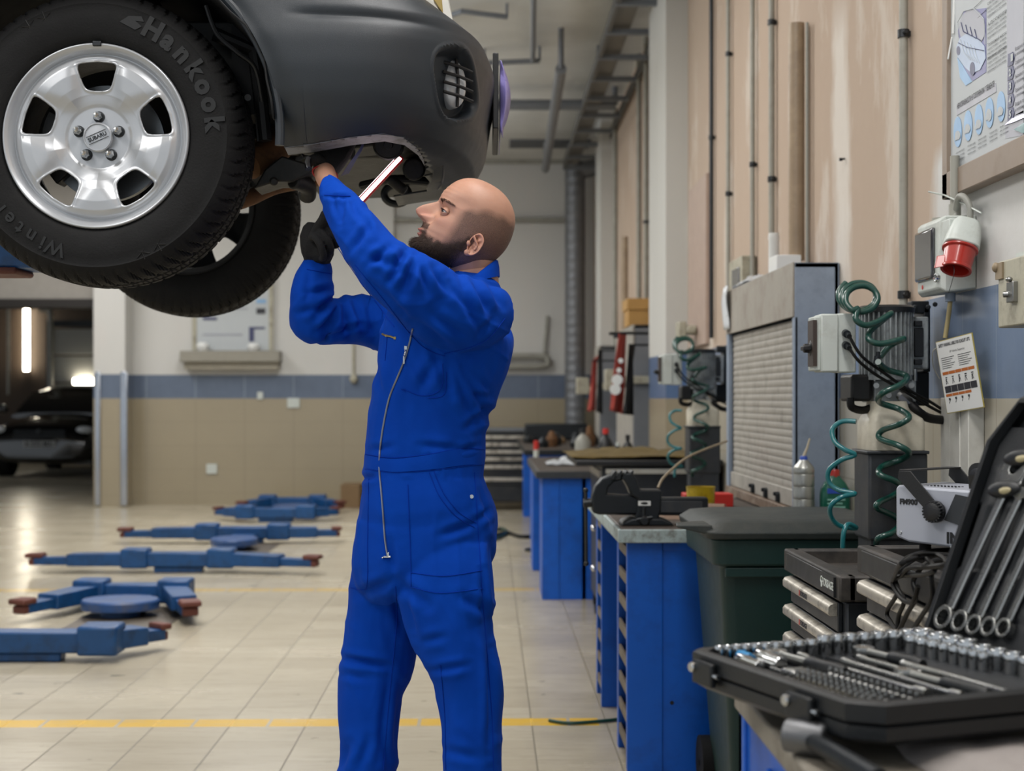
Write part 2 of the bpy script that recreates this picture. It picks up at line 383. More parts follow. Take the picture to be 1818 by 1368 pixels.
def wall_material(name, plaster, plaster2, patch, tile, axis, tile_w=.265, gloss=.2, band='4f6484', patches=1.0, white=False):
    s = NT(name); co = s.co(); sp = s.n('ShaderNodeSeparateXYZ', i_0=co); z = sp.outputs[2]; a = sp.outputs[axis]
    n1 = s.noise(1.1, s.co((1, .8, .35)), 6, .6); n2 = s.noise(1.7, s.co((1.3, 1.3, .55)), 8, .65); n3 = s.noise(14, None, 6, .7)
    pl = s.mix(n1, lin(plaster), lin(plaster2))
    pl = s.mix(s.math('MULTIPLY', s.ramp(n2, .56, .63), .45 * patches), pl, lin(patch))
    if white:
        st = s.math('ABSOLUTE', s.math('SUBTRACT', s.math('ADD', a, s.math('MULTIPLY', s.math('SUBTRACT', n2, .5), .5)), 5.36))
        st = s.math('MULTIPLY', s.ramp(st, .16, .06), s.ramp(s.math('ADD', z, s.math('MULTIPLY', n2, .3)), 2.95, 2.75))
        pl = s.mix(s.math('MULTIPLY', st, .8), pl, lin('d6d0c8'))
    pl = s.mix(s.math('MULTIPLY', s.ramp(n3, .6, .75), .2), pl, lin(plaster))
    if white:
        e = s.math('ADD', s.math('MULTIPLY', s.math('SUBTRACT', 4.22, a), 2.2), s.math('MULTIPLY', s.math('SUBTRACT', 1.98, z), 3.0))
        mk = s.math('MULTIPLY', s.ramp(s.math('ADD', s.math('MULTIPLY', s.math('SUBTRACT', 4.3, a), 5), s.math('MULTIPLY', n2, 1.5)), .9, 1.3), s.ramp(s.math('ADD', s.math('MULTIPLY', s.math('SUBTRACT', 2.06, z), 6), s.math('MULTIPLY', n2, 1.5)), .9, 1.3))
        pl = s.mix(mk, pl, s.mix(s.math('MULTIPLY', n3, .3), lin('cfcfcd'), lin('aeaaa4')))
    tn = s.mix(s.noise(2.0), lin(tile), tuple(v * .86 for v in lin(tile)[:3]) + (1,))
    fr = s.math('FRACT', s.math('ADD', s.math('DIVIDE', a, tile_w), 1000.0)); jv = s.math('LESS_THAN', fr, .02)
    frz = s.math('FRACT', s.math('ADD', s.math('DIVIDE', s.math('SUBTRACT', z, BAND0), .29), 1000.0)); jz = s.math('LESS_THAN', frz, .02)
    jt = s.math('MULTIPLY', s.math('MAXIMUM', jv, jz), .4)
    tn = s.mix(jt, tn, lin('7e7464'))
    bn = s.mix(s.noise(5, None, 6, .7), lin(band), tuple(min(1, v * 1.5) for v in lin(band)[:3]) + (1,))
    bn = s.mix(s.math('MULTIPLY', jv, .45), bn, lin('97a2ad'))
    inb = s.math('GREATER_THAN', z, BAND0); up = s.math('GREATER_THAN', z, BAND1)
    c = s.mix(inb, tn, bn); c = s.mix(up, c, pl); s.base(c)
    r = s.math('ADD', gloss, s.math('MULTIPLY', up, .85 - gloss)); s.set('Roughness', r)
    s.bump(s.math('MULTIPLY', n3, up), .25, .004)
    return s.m
M['wall_right'] = wall_material('worn_plaster_and_tile_wall', 'a8927f', 'b9a898', 'd3cdc4', 'b8b2a3', 1, band='6c7b92', white=True)
M['wall_far'] = wall_material('far_plaster_and_tile_wall', 'c0bfbb', 'cccbc8', 'cdc6c2', 'a0957e', 0, .6, .14, '566071', .5)
M['pilaster'] = wall_material('white_pilaster_plaster', 'bdbcb8', 'c8c7c2', 'cfcdc8', 'a2967f', 1, .3, .3)
M['ceil'] = mat('grey_ceiling', 'c3c3bf', .9, var=.12, scale=1.5, dirt='a9a8a3', damt=.5, dscale=1.2)
b = MB(); b.box((-14, -3, -.1), (XW + .15, 34, 0)); struct('floor', b, 'floor')
b = MB(); b.box((XW, -1, 0), (XW + .2, YF + .2, HCEIL)); struct('wall_right', b, 'wall_right')
XL = sx(228, YF)
b = MB(); b.box((XL, YF, 0), (XW, YF + .25, HCEIL)); struct('wall_far', b, 'wall_far')
xc0 = sx(166, 17.6); xc1 = sx(222, 17.6)
b = MB(); b.box((xc0, 17.6, 0), (xc1, 18.25, HCEIL)); struct('wall_column', b, 'wall_far')
b = MB(); b.box((-14, 17.75, 2.46), (xc0, 18.1, HCEIL)); struct('wall_lintel', b, mat('grey_lintel', '8d8983', .8))
b = MB(); b.box((-14, 17.72, 2.40), (xc0, 18.12, 2.50)); struct('trim_1', b, mat('dark_lintel_edge', '17120f', .6))
b = MB(); b.box((-14, -1, HCEIL), (XW + .2, YF + .25, HCEIL + .15)); struct('ceiling', b, 'ceil')
# projecting pilasters on the right-hand wall
b = MB(); b.box((1.15, 9.5, 0), (XW, 10.5, HCEIL)); struct('trim_2', b, 'pilaster')
b = MB(); b.box((1.16, 15.2, 0), (XW, 15.9, HCEIL)); struct('trim_3', b, 'pilaster')
# shallow shaded pier on the far wall
b = MB(); b.box((sx(665, YF), YF - .12, 0), (sx(700, YF), YF, HCEIL)); struct('trim_4', b, 'wall_far')
# polished corner guards
for px0, px1 in ((168, 177), (213, 225)):
    b = MB(); x0 = sx(px0, 17.55); x1 = sx(px1, 17.55)
    b.box((x0, 17.565, .02), (x1, 17.598, 1.62))
    g = obj('corner_guard', b, 'guard', bevel=.006)
    tag(g, 'polished metal corner guard on the %s edge of the tiled column' % ('left' if px0 < 200 else 'right'), 'corner guard')
# ---- the bay behind the opening
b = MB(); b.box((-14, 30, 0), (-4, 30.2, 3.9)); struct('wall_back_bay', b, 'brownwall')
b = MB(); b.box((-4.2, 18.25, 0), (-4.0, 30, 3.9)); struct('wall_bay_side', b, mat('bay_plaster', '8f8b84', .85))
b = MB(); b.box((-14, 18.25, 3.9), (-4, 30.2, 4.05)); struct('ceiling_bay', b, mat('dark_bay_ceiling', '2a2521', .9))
d = MB()
x0 = sx(97, 28); x1 = sx(200, 28)
for k in range(5):
    z0 = .05 + k * .52
    d.box((x0, 27.9, z0), (x1, 27.96, z0 + .49))
o = obj('door_1', d, 'doorpanel', origin=(0, 0, 0), bevel=.01); o['kind'] = 'structure'
b = MB(); b.box((x0 - .12, 27.86, 0), (x0, 28.0, 2.75)); b.box((x0 - .12, 27.86, 2.66), (x1, 28.0, 2.78)); struct('trim_5', b, 'darksteel')
# lit tube on the brown wall of the bay, and a short one by the sectional door
def tube_light(px, py0, py1, Y, lab, vert=True, px1=None):
    a = P(px, py0, Y); c = P(px if vert else px1, py1 if vert else py0, Y)
    t = thing('tube_lamp', lab, 'lamp', a)
    m = MB(); m.tube([a, c], .055, 14); obj('lit_tube', m, 'tube_lamp', t)
    m = MB()
    for q in (a, c): m.cbox(q, (.09, .06, .09))
    off = Vector((0, .06, 0)); m.tube([a + off, c + off], .03, 8); obj('holder', m, 'blackplastic', t)
tube_light(47, 543, 658, 29.88, 'tall lit tube lamp standing upright above the black car')
tube_light(131, 677, 677, 27.82, 'short lit tube lamp lying level in front of the grey sectional door', False, 166)
# bay pipes
m = MB(); m.tube([P(15, 545, 29.5), P(15, 700, 29.5)], .03, 8); tag(obj('wall_pipe', m, 'pipegrey'), 'thin grey pipe running down the brown wall left of the upright lit tube', 'pipe')
m = MB(); m.tube(smooth_path([P(70, 548, 27.5), P(85, 550, 27.5), P(90, 570, 27.5), P(90, 690, 27.5)]), .05, 8); tag(obj('door_track_pipe', m, 'pipegrey'), 'bent grey pipe beside the grey sectional door', 'pipe')
# ================================================================ THE CAR ON THE LIFT
car = thing('car', 'white car with dark grey plastic bumper raised overhead above the man', 'car', (-1.6, 4.2, 1.7))
WC = P(170, 241, 3.42); WR = .217; TR = .345; TRACK = 1.475
def arc_text(txt, X, a0, step, r, size, mb, w_=.0125, bold=.004):
    for i, ch in enumerate(txt):
        if ch == ' ': continue
        a = math.radians(a0 - i * step)
        c = Vector((r * math.cos(a), r * math.sin(a), w_))
        L = frame(c, (math.sin(a), -math.cos(a), 0), (math.cos(a), math.sin(a), 0))
        text_mb(ch, X @ L, size, .0012, mb=mb, bold=bold)
    return mb
def tyre_mb(X):
    prof = [(.205, -.02), (.216, -.006), (.224, .002), (.236, .007), (.262, .0115), (.285, .012), (.300, .009), (.306, .011), (.318, .004), (.330, -.009), (.337, -.02), (.341, -.032),
            (.3435, -.045), (.3445, -.06), (.3445, -.0655), (.3445, -.068), (.3445, -.078), (.3445, -.0805), (.345, -.1), (.345, -.1195), (.345, -.122), (.345, -.132), (.345, -.1345), (.3445, -.15), (.3435, -.165), (.341, -.18), (.336, -.19), (.322, -.206), (.3, -.216), (.26, -.222), (.225, -.214), (.205, -.2)]
    n = 792; rows = []
    for k, (r, w_) in enumerate(prof):
        row = []
        for j in range(n):
            rr = r; a = 2 * PI * j / n
            if k in (15, 16, 20, 21): rr -= .008
            if 9 <= k <= 13 or 23 <= k <= 27:
                ph = (j / 12 + (w_ + .1) * (12 if k < 15 else -12)) % 1
                if ph < .24: rr -= .007 if 10 <= k <= 26 else .004
                elif .55 < ph < .62 and k > 10: rr -= .002
            if 17 <= k <= 19:
                ph = (j / 9 + (w_ + .1) * 20) % 1
                if ph < .2: rr -= .005
            row.append((rr * math.cos(a), rr * math.sin(a), w_))
        rows.append(row)
    m = MB(); m.grid(rows, 0, X, wrap=True); return m
def rim_mb(X):
    nr, na = 120, 600
    def hole(p, q):
        a = math.atan2(q, p); r = math.hypot(p, q)
        k = round((a - PI / 2) / (2 * PI / 5)); d = a - PI / 2 - k * 2 * PI / 5
        u = r * math.cos(d); t = abs(r * math.sin(d))
        hw = lerp(.128, .222, min(max((u - .5) / .29, -.3), 1.3))
        e = [t - hw, .505 - u, u - (.80 - .09 * t)]
        s = .03; mx = max(e)
        return mx + s * math.log(sum(math.exp((x - mx) / s) for x in e)) - .004
    R = [0.12 + (1.0 - .12) * i / nr for i in range(nr + 1)]
    V = []; D = []
    for r in R:
        for j in range(na):
            a = 2 * PI * j / na
            p, q = r * math.cos(a), r * math.sin(a)
            h = hole(p, q) if .4 < r < .88 else 1.0
            if -.02 < h < .006:
                e = 1e-3; gx = (hole(p + e, q) - h) / e; gy = (hole(p, q + e) - h) / e; g2 = gx * gx + gy * gy + 1e-9
                if h < 0: p -= h * gx / g2; q -= h * gy / g2
            rr = math.hypot(p, q)
            w_ = interp(rr, [.12, .33, .355, .40, .47, .56, .70, .80, .855, .885, .90, .925, .945, .975, .99, 1.0],
                        [-.030, -.030, -.027, -.020, -.010, -.0035, .0, -.003, -.012, -.022, -.022, -.008, -.002, .004, .003, -.004])
            dd = (a - PI / 2) - round((a - PI / 2) / (2 * PI / 5)) * 2 * PI / 5
            band = interp(rr, [.36, .46, .56, .78, .87], [0, .6, 1, 1, 0])
            w_ -= .017 * math.exp(-(dd * rr / .235) ** 4) * band
            if h < .05: w_ += .003 * math.exp(-((h - .012) / .012) ** 2)
            V.append((p * WR, q * WR, w_)); D.append(h)
    m = MB(); fs = []
    for i in range(nr):
        for j in range(na):
            k = (j + 1) % na; f = (i * na + j, i * na + k, (i + 1) * na + k, (i + 1) * na + j)
            if sum(D[x] for x in f) / 4 > -.001: fs.append(f)
    m.add(V, fs, 0, X)
    # barrel behind the face
    m.lathe([(WR, -.004), (.214, -.02), (.204, -.035), (.198, -.06), (.19, -.12), (.2, -.19), (.214, -.205), (.217, -.212)], (0, 0, 0), (0, 0, 1), 96, 1, X, caps=False)
    return m
def wheel(cx, flip, parent):
    X = frame(cx, (1, 0, 0), (0, 0, 1))
    if flip: X = frame(cx, (-1, 0, 0), (0, 0, 1))
    ty = obj('tyre', tyre_mb(X), 'rubber', parent, smooth=40, recalc=False)
    m = MB(); arc_text('Hankook', X, 61, 9.2, .2775, .062, m, bold=.003)
    arc_text('Winter', X, 251, 6.6, .276, .045, m, bold=.001); arc_text('i*Pike', X, 207, 6.0, .276, .045, m, bold=.001)
    m.prism([(-.03, -.01), (.01, -.016), (.022, -.004), (.004, .004), (.024, .008), (.014, .018), (-.014, .01)], X @ Vector((.277 * math.cos(1.24), .277 * math.sin(1.24), .012)), X.to_3x3() @ Vector((math.sin(1.24), -math.cos(1.24), 0)), X.to_3x3() @ Vector((math.cos(1.24), math.sin(1.24), 0)), X.to_3x3() @ Vector((0, 0, .0012)))
    for a0 in (292, 300, 113, 121):
        a = math.radians(a0)
        for q in range(6):
            b_ = a + q * PI / 3
            c = Vector((.292 * math.cos(a), .292 * math.sin(a), .0105)); e = Vector((math.cos(b_), math.sin(b_), 0)) * .018
            m.tube([X @ c, X @ (c + e)], .0012, 4)
    obj('raised_lettering', m, 'rubberletter', ty, smooth=0, recalc=False)
    rim = obj('rim', rim_mb(X), ['liner' if flip else 'rim', 'liner' if flip else 'under'], ty, smooth=50)  # far rim is silver too; its backlit shade is put into a dark material
    so = rim.modifiers.new('s', 'SOLIDIFY'); so.thickness = .005; so.offset = -1
    m = MB(); m.cbox((.004, .2135, .003), (.02, .012, .010), 0, X); obj('balance_weight', m, 'darksteel', ty, bevel=.002)
    for q in range(5):
        a = PI / 2 + q * 2 * PI / 5 - .0; r = .049
        c = Vector((r * math.cos(a), r * math.sin(a), -.031))
        m = MB(); m.lathe([(.0135, 0), (.0135, .003), (.0115, .005)], X @ c, X.to_3x3() @ Vector((0, 0, 1)), 20, 1)
        m.lathe([(.0105, .003), (.0105, .019), (.0085, .0225), (.0085, .025), (.006, .030), (.0, .0325)], X @ c, X.to_3x3() @ Vector((0, 0, 1)), 6, 0)
        obj('wheel_nut', m, ['chrome', 'darksteel'], ty, smooth=25)
    m = MB(); m.lathe([(.0345, -.032), (.0345, -.016), (.032, -.0135), (.0305, -.0135), (.0295, -.0165), (.001, -.0135)], X @ Vector((0, 0, 0)), X.to_3x3() @ Vector((0, 0, 1)), 48)
    cap = obj('hub_cap', m, 'rim', ty, smooth=30)
    L = Matrix.Rotation(math.radians(24), 4, 'Z'); L.translation = Vector((0, 0, -.0135))
    m = MB(); text_mb('SUBARU', X @ L, .0125, .0006, mb=m, bold=.0003)
    for s_ in (.009, -.009):
        L2 = L.copy(); m.cbox((0, s_, 0), (.05, .0012, .001), 0, X @ L)
    obj('raised_lettering', m, 'darksteel', cap, smooth=0) if False else obj('cap_lettering', m, 'darksteel', ty, smooth=0)
    if flip: return ty
    m = MB(); m.lathe([(.05, -.11), (.07, -.1), (.138, -.1), (.138, -.122), (.07, -.122)], X @ Vector((0, 0, 0)), X.to_3x3() @ Vector((0, 0, 1)), 64)
    obj('brake_disc', m, 'brake', ty, smooth=30)
    m = MB()
    for i in range(7):
        pass
    m.lathe([(.002, -.05), (.055, -.05), (.06, -.10), (.06, -.20), (.03, -.22)], X @ Vector((0, 0, 0)), X.to_3x3() @ Vector((0, 0, 1)), 24)
    rg = []
    for a in [math.radians(150 + 9 * i) for i in range(9)]:
        rg.append([X @ Vector((r * math.cos(a), r * math.sin(a), z)) for r, z in ((.1, -.075), (.152, -.075), (.152, -.14), (.1, -.14))])
    m.loft(rg)
    obj('caliper', m, 'under', ty, smooth=30, bevel=.004)
    return ty
wheel(WC, False, car)
wheel(WC + Vector((-.05, TRACK, .0)), True, car)
# ---- bumper and wing skin: plan curves stacked in height
XFz = [1.855, 1.865, 1.875, 1.897, 1.918, 1.957, 1.98, 2.068, 2.13, 2.16, 2.19, 2.216, 2.256, 2.29, 2.32, 2.36, 2.42, 2.50]
XFx = [-.26, -.20, -.13, -.074, -.043, -.022, -.014, 0, .012, .012, 0, -.036, -.097, -.157, -.20, -.24, -.30, -.38]
ARX, ARZ, ARR = WC.x, WC.z, .435
def x_arch(z):
    d = z - ARZ
    return ARX + math.sqrt(max(ARR * ARR - d * d, 0)) if abs(d) < ARR else ARX
_zt = np.linspace(1.8, 2.7, 361); _yt = np.interp(_zt, [1.86, 1.88, 1.90, 1.94, 2.0, 2.06, 2.13, 2.18, 2.20, 2.26, 2.40, 2.6], [3.47, 3.435, 3.405, 3.37, 3.343, 3.332, 3.332, 3.345, 3.350, 3.362, 3.40, 3.47])
_k = np.exp(-(np.arange(-20, 21) / 8.0) ** 2); _k /= _k.sum(); _yt = np.convolve(np.pad(_yt, 20, 'edge'), _k, 'valid')
def yside(z): return float(np.interp(z, _zt, _yt))
def skin_pt(s, z, far=0.0):
    xf = interp(z, XFz, XFx); ys = yside(z); xa = x_arch(z); x1 = min(-.42, xf - .12)
    if z > 2.34: x1 = min(x1, xf - .2)
    if s < .3:
        t = s / .3; x = lerp(xa, x1, t); y = ys + .012 * (1 - t) * 0
        # gentle flare near the arch lip
        y += .018 * math.exp(-((x - xa) / .035) ** 2)
    else:
        t = (s - .3) / .7; q = t * PI / 2; n = 3.3
        c, sn = math.cos(q), math.sin(q)
        x = x1 + (xf - x1) * (sn ** (2 / n)); y = 4.2 - (4.2 - ys) * (c ** (2 / n))
    return Vector((x, y, z))
def project(p):
    d = p - Vector((0, 0, HC)); fw = Vector((math.sin(YAW), math.cos(YAW), 0)); rt = Vector((math.cos(YAW), -math.sin(YAW), 0))
    t = d.dot(fw); return 909 + F * d.dot(rt) / t, 707 - F * d.z / t
zs = [1.855 + .645 * (i / 150) for i in range(151)]
ss = [.3 * i / 60 for i in range(60)] + [.3 + .7 * (i / 200) for i in range(201)]
def recess(px, py):
    # fog lamp pocket, a tilted rounded slot
    cx, cy = 806, 148; dx, dy = px - cx, py - cy; a = math.radians(-9)
    u = dx * math.cos(a) + dy * math.sin(a); v = -dx * math.sin(a) + dy * math.cos(a)
    q = (abs(u / 33) ** 2.6 + abs(v / 63) ** 3.2)
    return q
rows = []
for z in zs:
    row = []
    for s in ss:
        p = skin_pt(s, z); px, py = project(p)
        q = recess(px, py)
        if q < 1.9:
            k = 1 / (1 + math.exp((q - .95) * 14)); p = p + Vector((-.62, .78, 0)) * (.050 * k)
            if 1.0 < q < 1.9: p = p + Vector((.6, -.8, 0)) * .004 * math.exp(-((q - 1.35) / .2) ** 2)
        # styling creases of the bumper flank
        g = math.exp(-((z - (2.175 - .03 * (p.x + .45))) / .010) ** 2) - .6 * math.exp(-((z - (2.20 - .03 * (p.x + .45))) / .012) ** 2)
        fade = interp(p.x, [-.47, -.40, -.12, -.06], [0, 1, 1, 0])
        p = p + Vector((0, .006, 0)) * g * fade
        row.append(p)
    rows.append(row)
m = MB(); m.grid(rows)
CUT = [(400, 262), (497, 262), (560, 254), (620, 243), (680, 236), (716, 243), (741, 262), (757, 290), (766, 336), (770, 420)]
def cut_y(px): return interp(px, [c[0] for c in CUT], [c[1] for c in CUT])
pj = [project(v) for v in m.v]
ff = []
for f in m.f:
    x = sum(pj[i][0] for i in f) / 4; y = sum(pj[i][1] for i in f) / 4; Yc = m.v[f[0]].y
    if Yc < 4.0 and x < 770 and y > cut_y(x): continue
    ff.append(f)
m.f = ff; m.m = [0] * len(ff)
rows2 = [[Vector((p.x, 8.4 - p.y, max(p.z, 2.0 + (p.z - 1.855) * .55) if p.z < 2.3 else p.z)) for p in r] for r in rows[::3]]
m.grid([r[::3] for r in rows2])
bump_o = obj('front_bumper', m, 'bumper', car, smooth=50)
so = bump_o.modifiers.new('s', 'SOLIDIFY'); so.thickness = .004; so.offset = 1
BUMP_BVH = BVHTree.FromPolygons([tuple(v) for v in m.v[:len(rows) * len(rows[0])]], [f for f in m.f if max(f) < len(rows) * len(rows[0])])
def hit(bvh, px, py, d0=0.0, off=0.0):
    o = Vector((0, 0, HC)); d = ray(px, py).normalized(); h = bvh.ray_cast(o + d * d0, d)
    return (h[0] + h[1] * off * (1 if h[1].dot(d) < 0 else -1)) if h[0] else None
# arch lip, wing above the arch and behind the wheel
m = MB(); lip = []
for a in [math.radians(q) for q in range(-4, 185, 3)]:
    lip.append(Vector((ARX + ARR * math.cos(a), yside(2.0) + .018 + .004, ARZ + ARR * math.sin(a))))
m.tube(lip, .011, 10)
obj('arch_trim', m, 'bumper', car)
def wing_z(x):
    d = abs(x - ARX); return ARZ + math.sqrt(max(ARR ** 2 - d * d, 0)) if d < ARR else 1.86
m = MB(); rows = []
for i in range(60):
    x = -1.75 + (ARX + .0 + 1.75) * i / 59
    z0 = wing_z(x) if x > ARX - ARR else 1.86
    rows.append([Vector((x, yside(z) + (.018 if k == 0 else 0), z)) for k, z in enumerate([lerp(z0, 2.5, j / 20) for j in range(21)])])
m.grid(rows); o = obj('front_wing', m, 'bumper', car, smooth=50); so = o.modifiers.new('s', 'SOLIDIFY'); so.thickness = .004
# white upper body: bonnet, wing top and headlamp
m = MB(); rows = []
for i in range(24):
    y = lerp(3.50, 4.9, i / 23); c = 1 - abs((y - 4.2) / .75) ** 4
    rows.append([Vector((x - .05 * (1 - c), y, interp(x, [-1.8, -.9, -.4, -.23, -.15], [2.62, 2.60, 2.50, 2.40, 2.30]) + .02 * c)) for x in [lerp(-1.8, -.15, j / 24) for j in range(25)]])
m.grid(rows); m.box((-1.75, 3.48, 2.49), (-.40, 3.52, 2.6))
o = obj('bonnet', m, 'carpaint', car, smooth=40); so = o.modifiers.new('s', 'SOLIDIFY'); so.thickness = .004
m = MB()
a = [P(712, -6, 3.62), P(762, 24, 3.62), P(800, 46, 3.66), P(806, 42, 3.7), P(796, -12, 3.7), P(760, -60, 3.66), P(700, -60, 3.6)]
m.prism([(0, 0)], (0, 0, 0), (1, 0, 0), (0, 1, 0), (0, 0, 0)) if False else None
r0 = a; r1 = [p + Vector((-.05, .35, .03)) for p in a]; m.loft([r0, r1])
obj('headlamp_panel', m, 'carpaint', car, bevel=.008)
m = MB(); a = [P(762, -30, 3.60), P(770, 0, 3.60), P(785, 22, 3.60), P(787, 26, 3.60), P(784, -6, 3.60), P(778, -30, 3.60)]
m.loft([a, [p + Vector((0, .03, 0)) for p in a]]); obj('indicator_lens', m, 'brass', car, bevel=.003)
# fog lamp: reflector bowl, lens and black guard bars, set in the pocket
fc = hit(BUMP_BVH, 798, 150, 0, .004)
fn = Vector((.50, -.84, -.02)).normalized(); fu = Vector((.85, .5, 0)).normalized()
fx = frame(fc + fn * .012, fu, Vector((-.10, 0, 1)))
if (fx.to_3x3() @ Vector((0, 0, 1))).dot(fn) < 0: fx = frame(fc + fn * .012, -fu, Vector((-.10, 0, 1)))
m = MB(); r_ = []
for rad, h in ((1, -.02), (1, 0), (.97, .006), (.85, .011), (.6, .015), (.2, .018), (.02, .018)):
    r_.append([fx @ Vector((.033 * rad * math.cos(q), .060 * rad * math.sin(q), h)) for q in [2 * PI * j / 32 for j in range(32)]])
m.loft(r_); obj('fog_lamp', m, 'lens', car, smooth=60)
for k in range(4):
    m = MB(); y0 = .036 - .024 * k; m.tube([fx @ Vector((-.040, y0 + .008, .022)), fx @ Vector((0, y0, .028)), fx @ Vector((.040, y0 - .008, .022))], .0042, 8); obj('fog_lamp_bar', m, 'blackplastic', car)
m = MB(); m.tube([fx @ Vector((0, .062, .016)), fx @ Vector((0, 0, .024)), fx @ Vector((0, -.060, .016))], .0042, 8); obj('fog_lamp_bar', m, 'blackplastic', car)
# plate holder seen edge-on with lilac film
m = MB(); m.box((.010, 3.96, 2.03), (.026, 4.40, 2.235)); obj('plate_holder', m, 'blackplastic', car, bevel=.003)
m = MB(); rows = []
for i in range(15):
    t = i / 14; z = 2.215 - .19 * t; out = .008 + .020 * math.sin(PI * min(1, t * 1.15)) ** .8
    rows.append([Vector(p) for p in ((.029, 4.36, z), (.030, 4.1, z), (.031, 3.965, z), (.031 + out * .5, 3.955 + .008 * math.sin(9 * t), z - .01), (.031 + out, 3.975, z - .018))])
m.grid(rows); o = obj('lilac_film', m, 'purple', car, smooth=60); so = o.modifiers.new('s', 'SOLIDIFY'); so.thickness = .002
# ---- wheel-arch liner
m = MB(); rows = []
for q in range(4, 205, 6):
    a = math.radians(q); rr = .425 + (.01 if (q // 18) % 2 else 0)
    rows.append([Vector((ARX + rr * math.cos(a), y, ARZ + rr * math.sin(a))) for y in [3.35 + .66 * j / 10 for j in range(11)]])
m.grid(rows)
m.box((ARX - .5, 4.0, 1.95), (ARX + .44, 4.02, 2.5))
m.box((ARX + .28, 3.62, 2.0), (ARX + .42, 3.98, 2.4))
o = obj('arch_liner', m, 'liner', car, smooth=40); so = o.modifiers.new('s', 'SOLIDIFY'); so.thickness = .004
m = MB()
m.tube(smooth_path([P(366, 10, 3.5), P(385, 60, 3.5), P(420, 92, 3.5), P(452, 120, 3.52), P(465, 180, 3.55)]), .006, 8)
m.cyl(P(440, 173, 3.5), P(440, 173, 3.53), .008, 12)
m.tube([P(380, 60, 3.6), P(450, 90, 3.62), P(462, 170, 3.62), P(470, 250, 3.62)], .018, 10)
obj('liner_edge_and_clips', m, 'blackplastic', car)
# ---- strut, suspension, subframe
m = MB(); m.cyl((ARX + .02, 3.72, 1.95), (ARX, 3.78, 2.45), .03, 20); m.lathe([(.07, 0), (.075, .02), (.06, .05), (.075, .08), (.06, .11), (.075, .14), (.06, .17), (.07, .2)], (ARX + .01, 3.75, 2.15), (0, .1, 1), 20)
obj('suspension_strut', m, 'under', car)
m = MB()
m.tube(smooth_path([P(405, 318, 3.62), P(440, 292, 3.66), P(475, 272, 3.72), P(505, 240, 3.8), P(540, 200, 3.9)]), [.020] * 6 + [.040] * 6 + [.045] * 6 + [.03] * 7, 14)
m.tube(smooth_path([P(380, 372, 3.85), P(440, 352, 3.9), P(490, 330, 3.95), P(560, 318, 4.0)]), .022, 12)
obj('control_arm', m, 'rust', car)
m = MB(); a = [P(450, 335, 3.6), P(470, 300, 3.6), P(500, 276, 3.6), P(545, 290, 3.6), P(556, 306, 3.6), P(520, 322, 3.6), P(490, 322, 3.6)]
m.loft([a, [p + Vector((0, .12, 0)) for p in a]])
m.cyl(P(486, 322, 3.585), P(486, 322, 3.62), .012, 6)
m.tube(smooth_path([P(520, 320, 3.62), P(545, 330, 3.66), P(545, 350, 3.7)]), .022, 12)
obj('suspension_bracket', m, 'under', car, bevel=.01)
# ---- underbody behind the bumper
m = MB()
pts = [(-.52, 3.95), (-.45, 3.8), (-.30, 3.7), (-.16, 3.7), (-.10, 3.9), (-.09, 4.2), (-.10, 4.4), (-.2, 4.5), (-.40, 4.55), (-.52, 4.5)]
r0 = [Vector((x, y, 1.918 + .02 * (4.6 - y))) for x, y in pts]; m.loft([r0, [p + Vector((0, 0, .02)) for p in r0]])
obj('undertray', m, 'under', car, bevel=.004)
m = MB(); m.box((-.80, 3.66, 2.10), (-.20, 4.8, 2.24)); m.box((-.72, 3.75, 1.96), (-.50, 4.6, 2.14)); m.box((-.36, 3.68, 2.0), (-.12, 3.9, 2.12))
m.tube([P(560, 262, 3.9), P(760, 262, 3.8)], .03, 12); m.tube(smooth_path([P(640, 330, 3.9), P(700, 318, 3.85), P(760, 322, 3.9)]), .012, 10)
m.cyl(P(540, 250, 3.75), P(630, 262, 3.75), .035, 16)
m.cyl(P(735, 300, 3.78), P(735, 300, 3.9), .03, 16); m.cyl(P(690, 316, 3.8), P(720, 340, 3.8), .014, 12)
obj('engine_underside', m, 'under', car, bevel=.006)
m = MB(); c = P(690, 256, 3.60); m.lathe([(.036, 0), (.039, .006), (.032, .012), (.012, .012), (.010, .02), (.001, .02)], c, (0, -1, -.3), 32)
m.tube([c + Vector((.037 * math.cos(q), -.012, .037 * math.sin(q) )) for q in [math.radians(200 + 14 * i) for i in range(11)]], .0022, 6)
obj('drain_cover', m, 'under', car, smooth=40)
m = MB(); c = P(704, 345, 4.3); m.tube([c + Vector((.036 * math.cos(q), 0, .028 * math.sin(q))) for q in [2 * PI * i / 28 for i in range(28)]], .011, 10, close=True)
m.cyl(c + Vector((0, 0, .03)), c + Vector((0, 0, .09)), .014, 12); obj('towing_eye', m, 'darksteel', car)
m = MB(); inner = smooth_path([P(748, 262, 3.64), P(764, 280, 3.66), P(768, 300, 3.7), P(766, 320, 3.74), P(756, 334, 3.8)], 5)
r_ = [[p, p + Vector((.028, 0, .003)), p + Vector((.028, .06, .003)), p + Vector((0, .06, 0))] for p in inner]; m.loft(r_)
obj('bumper_stay', m, 'bumper', car, bevel=.003)
# bumper return flange, near side: lamp light painted into its pale colour
m = MB(); lo = []
for px in range(500, 760, 6):
    p = hit(BUMP_BVH, px, cut_y(px) - 2, 0, .001)
    if p is None: continue
    lo.append([p + Vector((0, -.001, .004)), p + Vector((0, -.001, -.004)), p + Vector((.0, .055, -.012)), p + Vector((.0, .055, -.004))])
m.loft(lo); obj('bumper_flange', m, mat('lamplit_flange', '6b6f78', .5, var=.3, dirt='2c2d30', damt=.8, dscale=30), car)
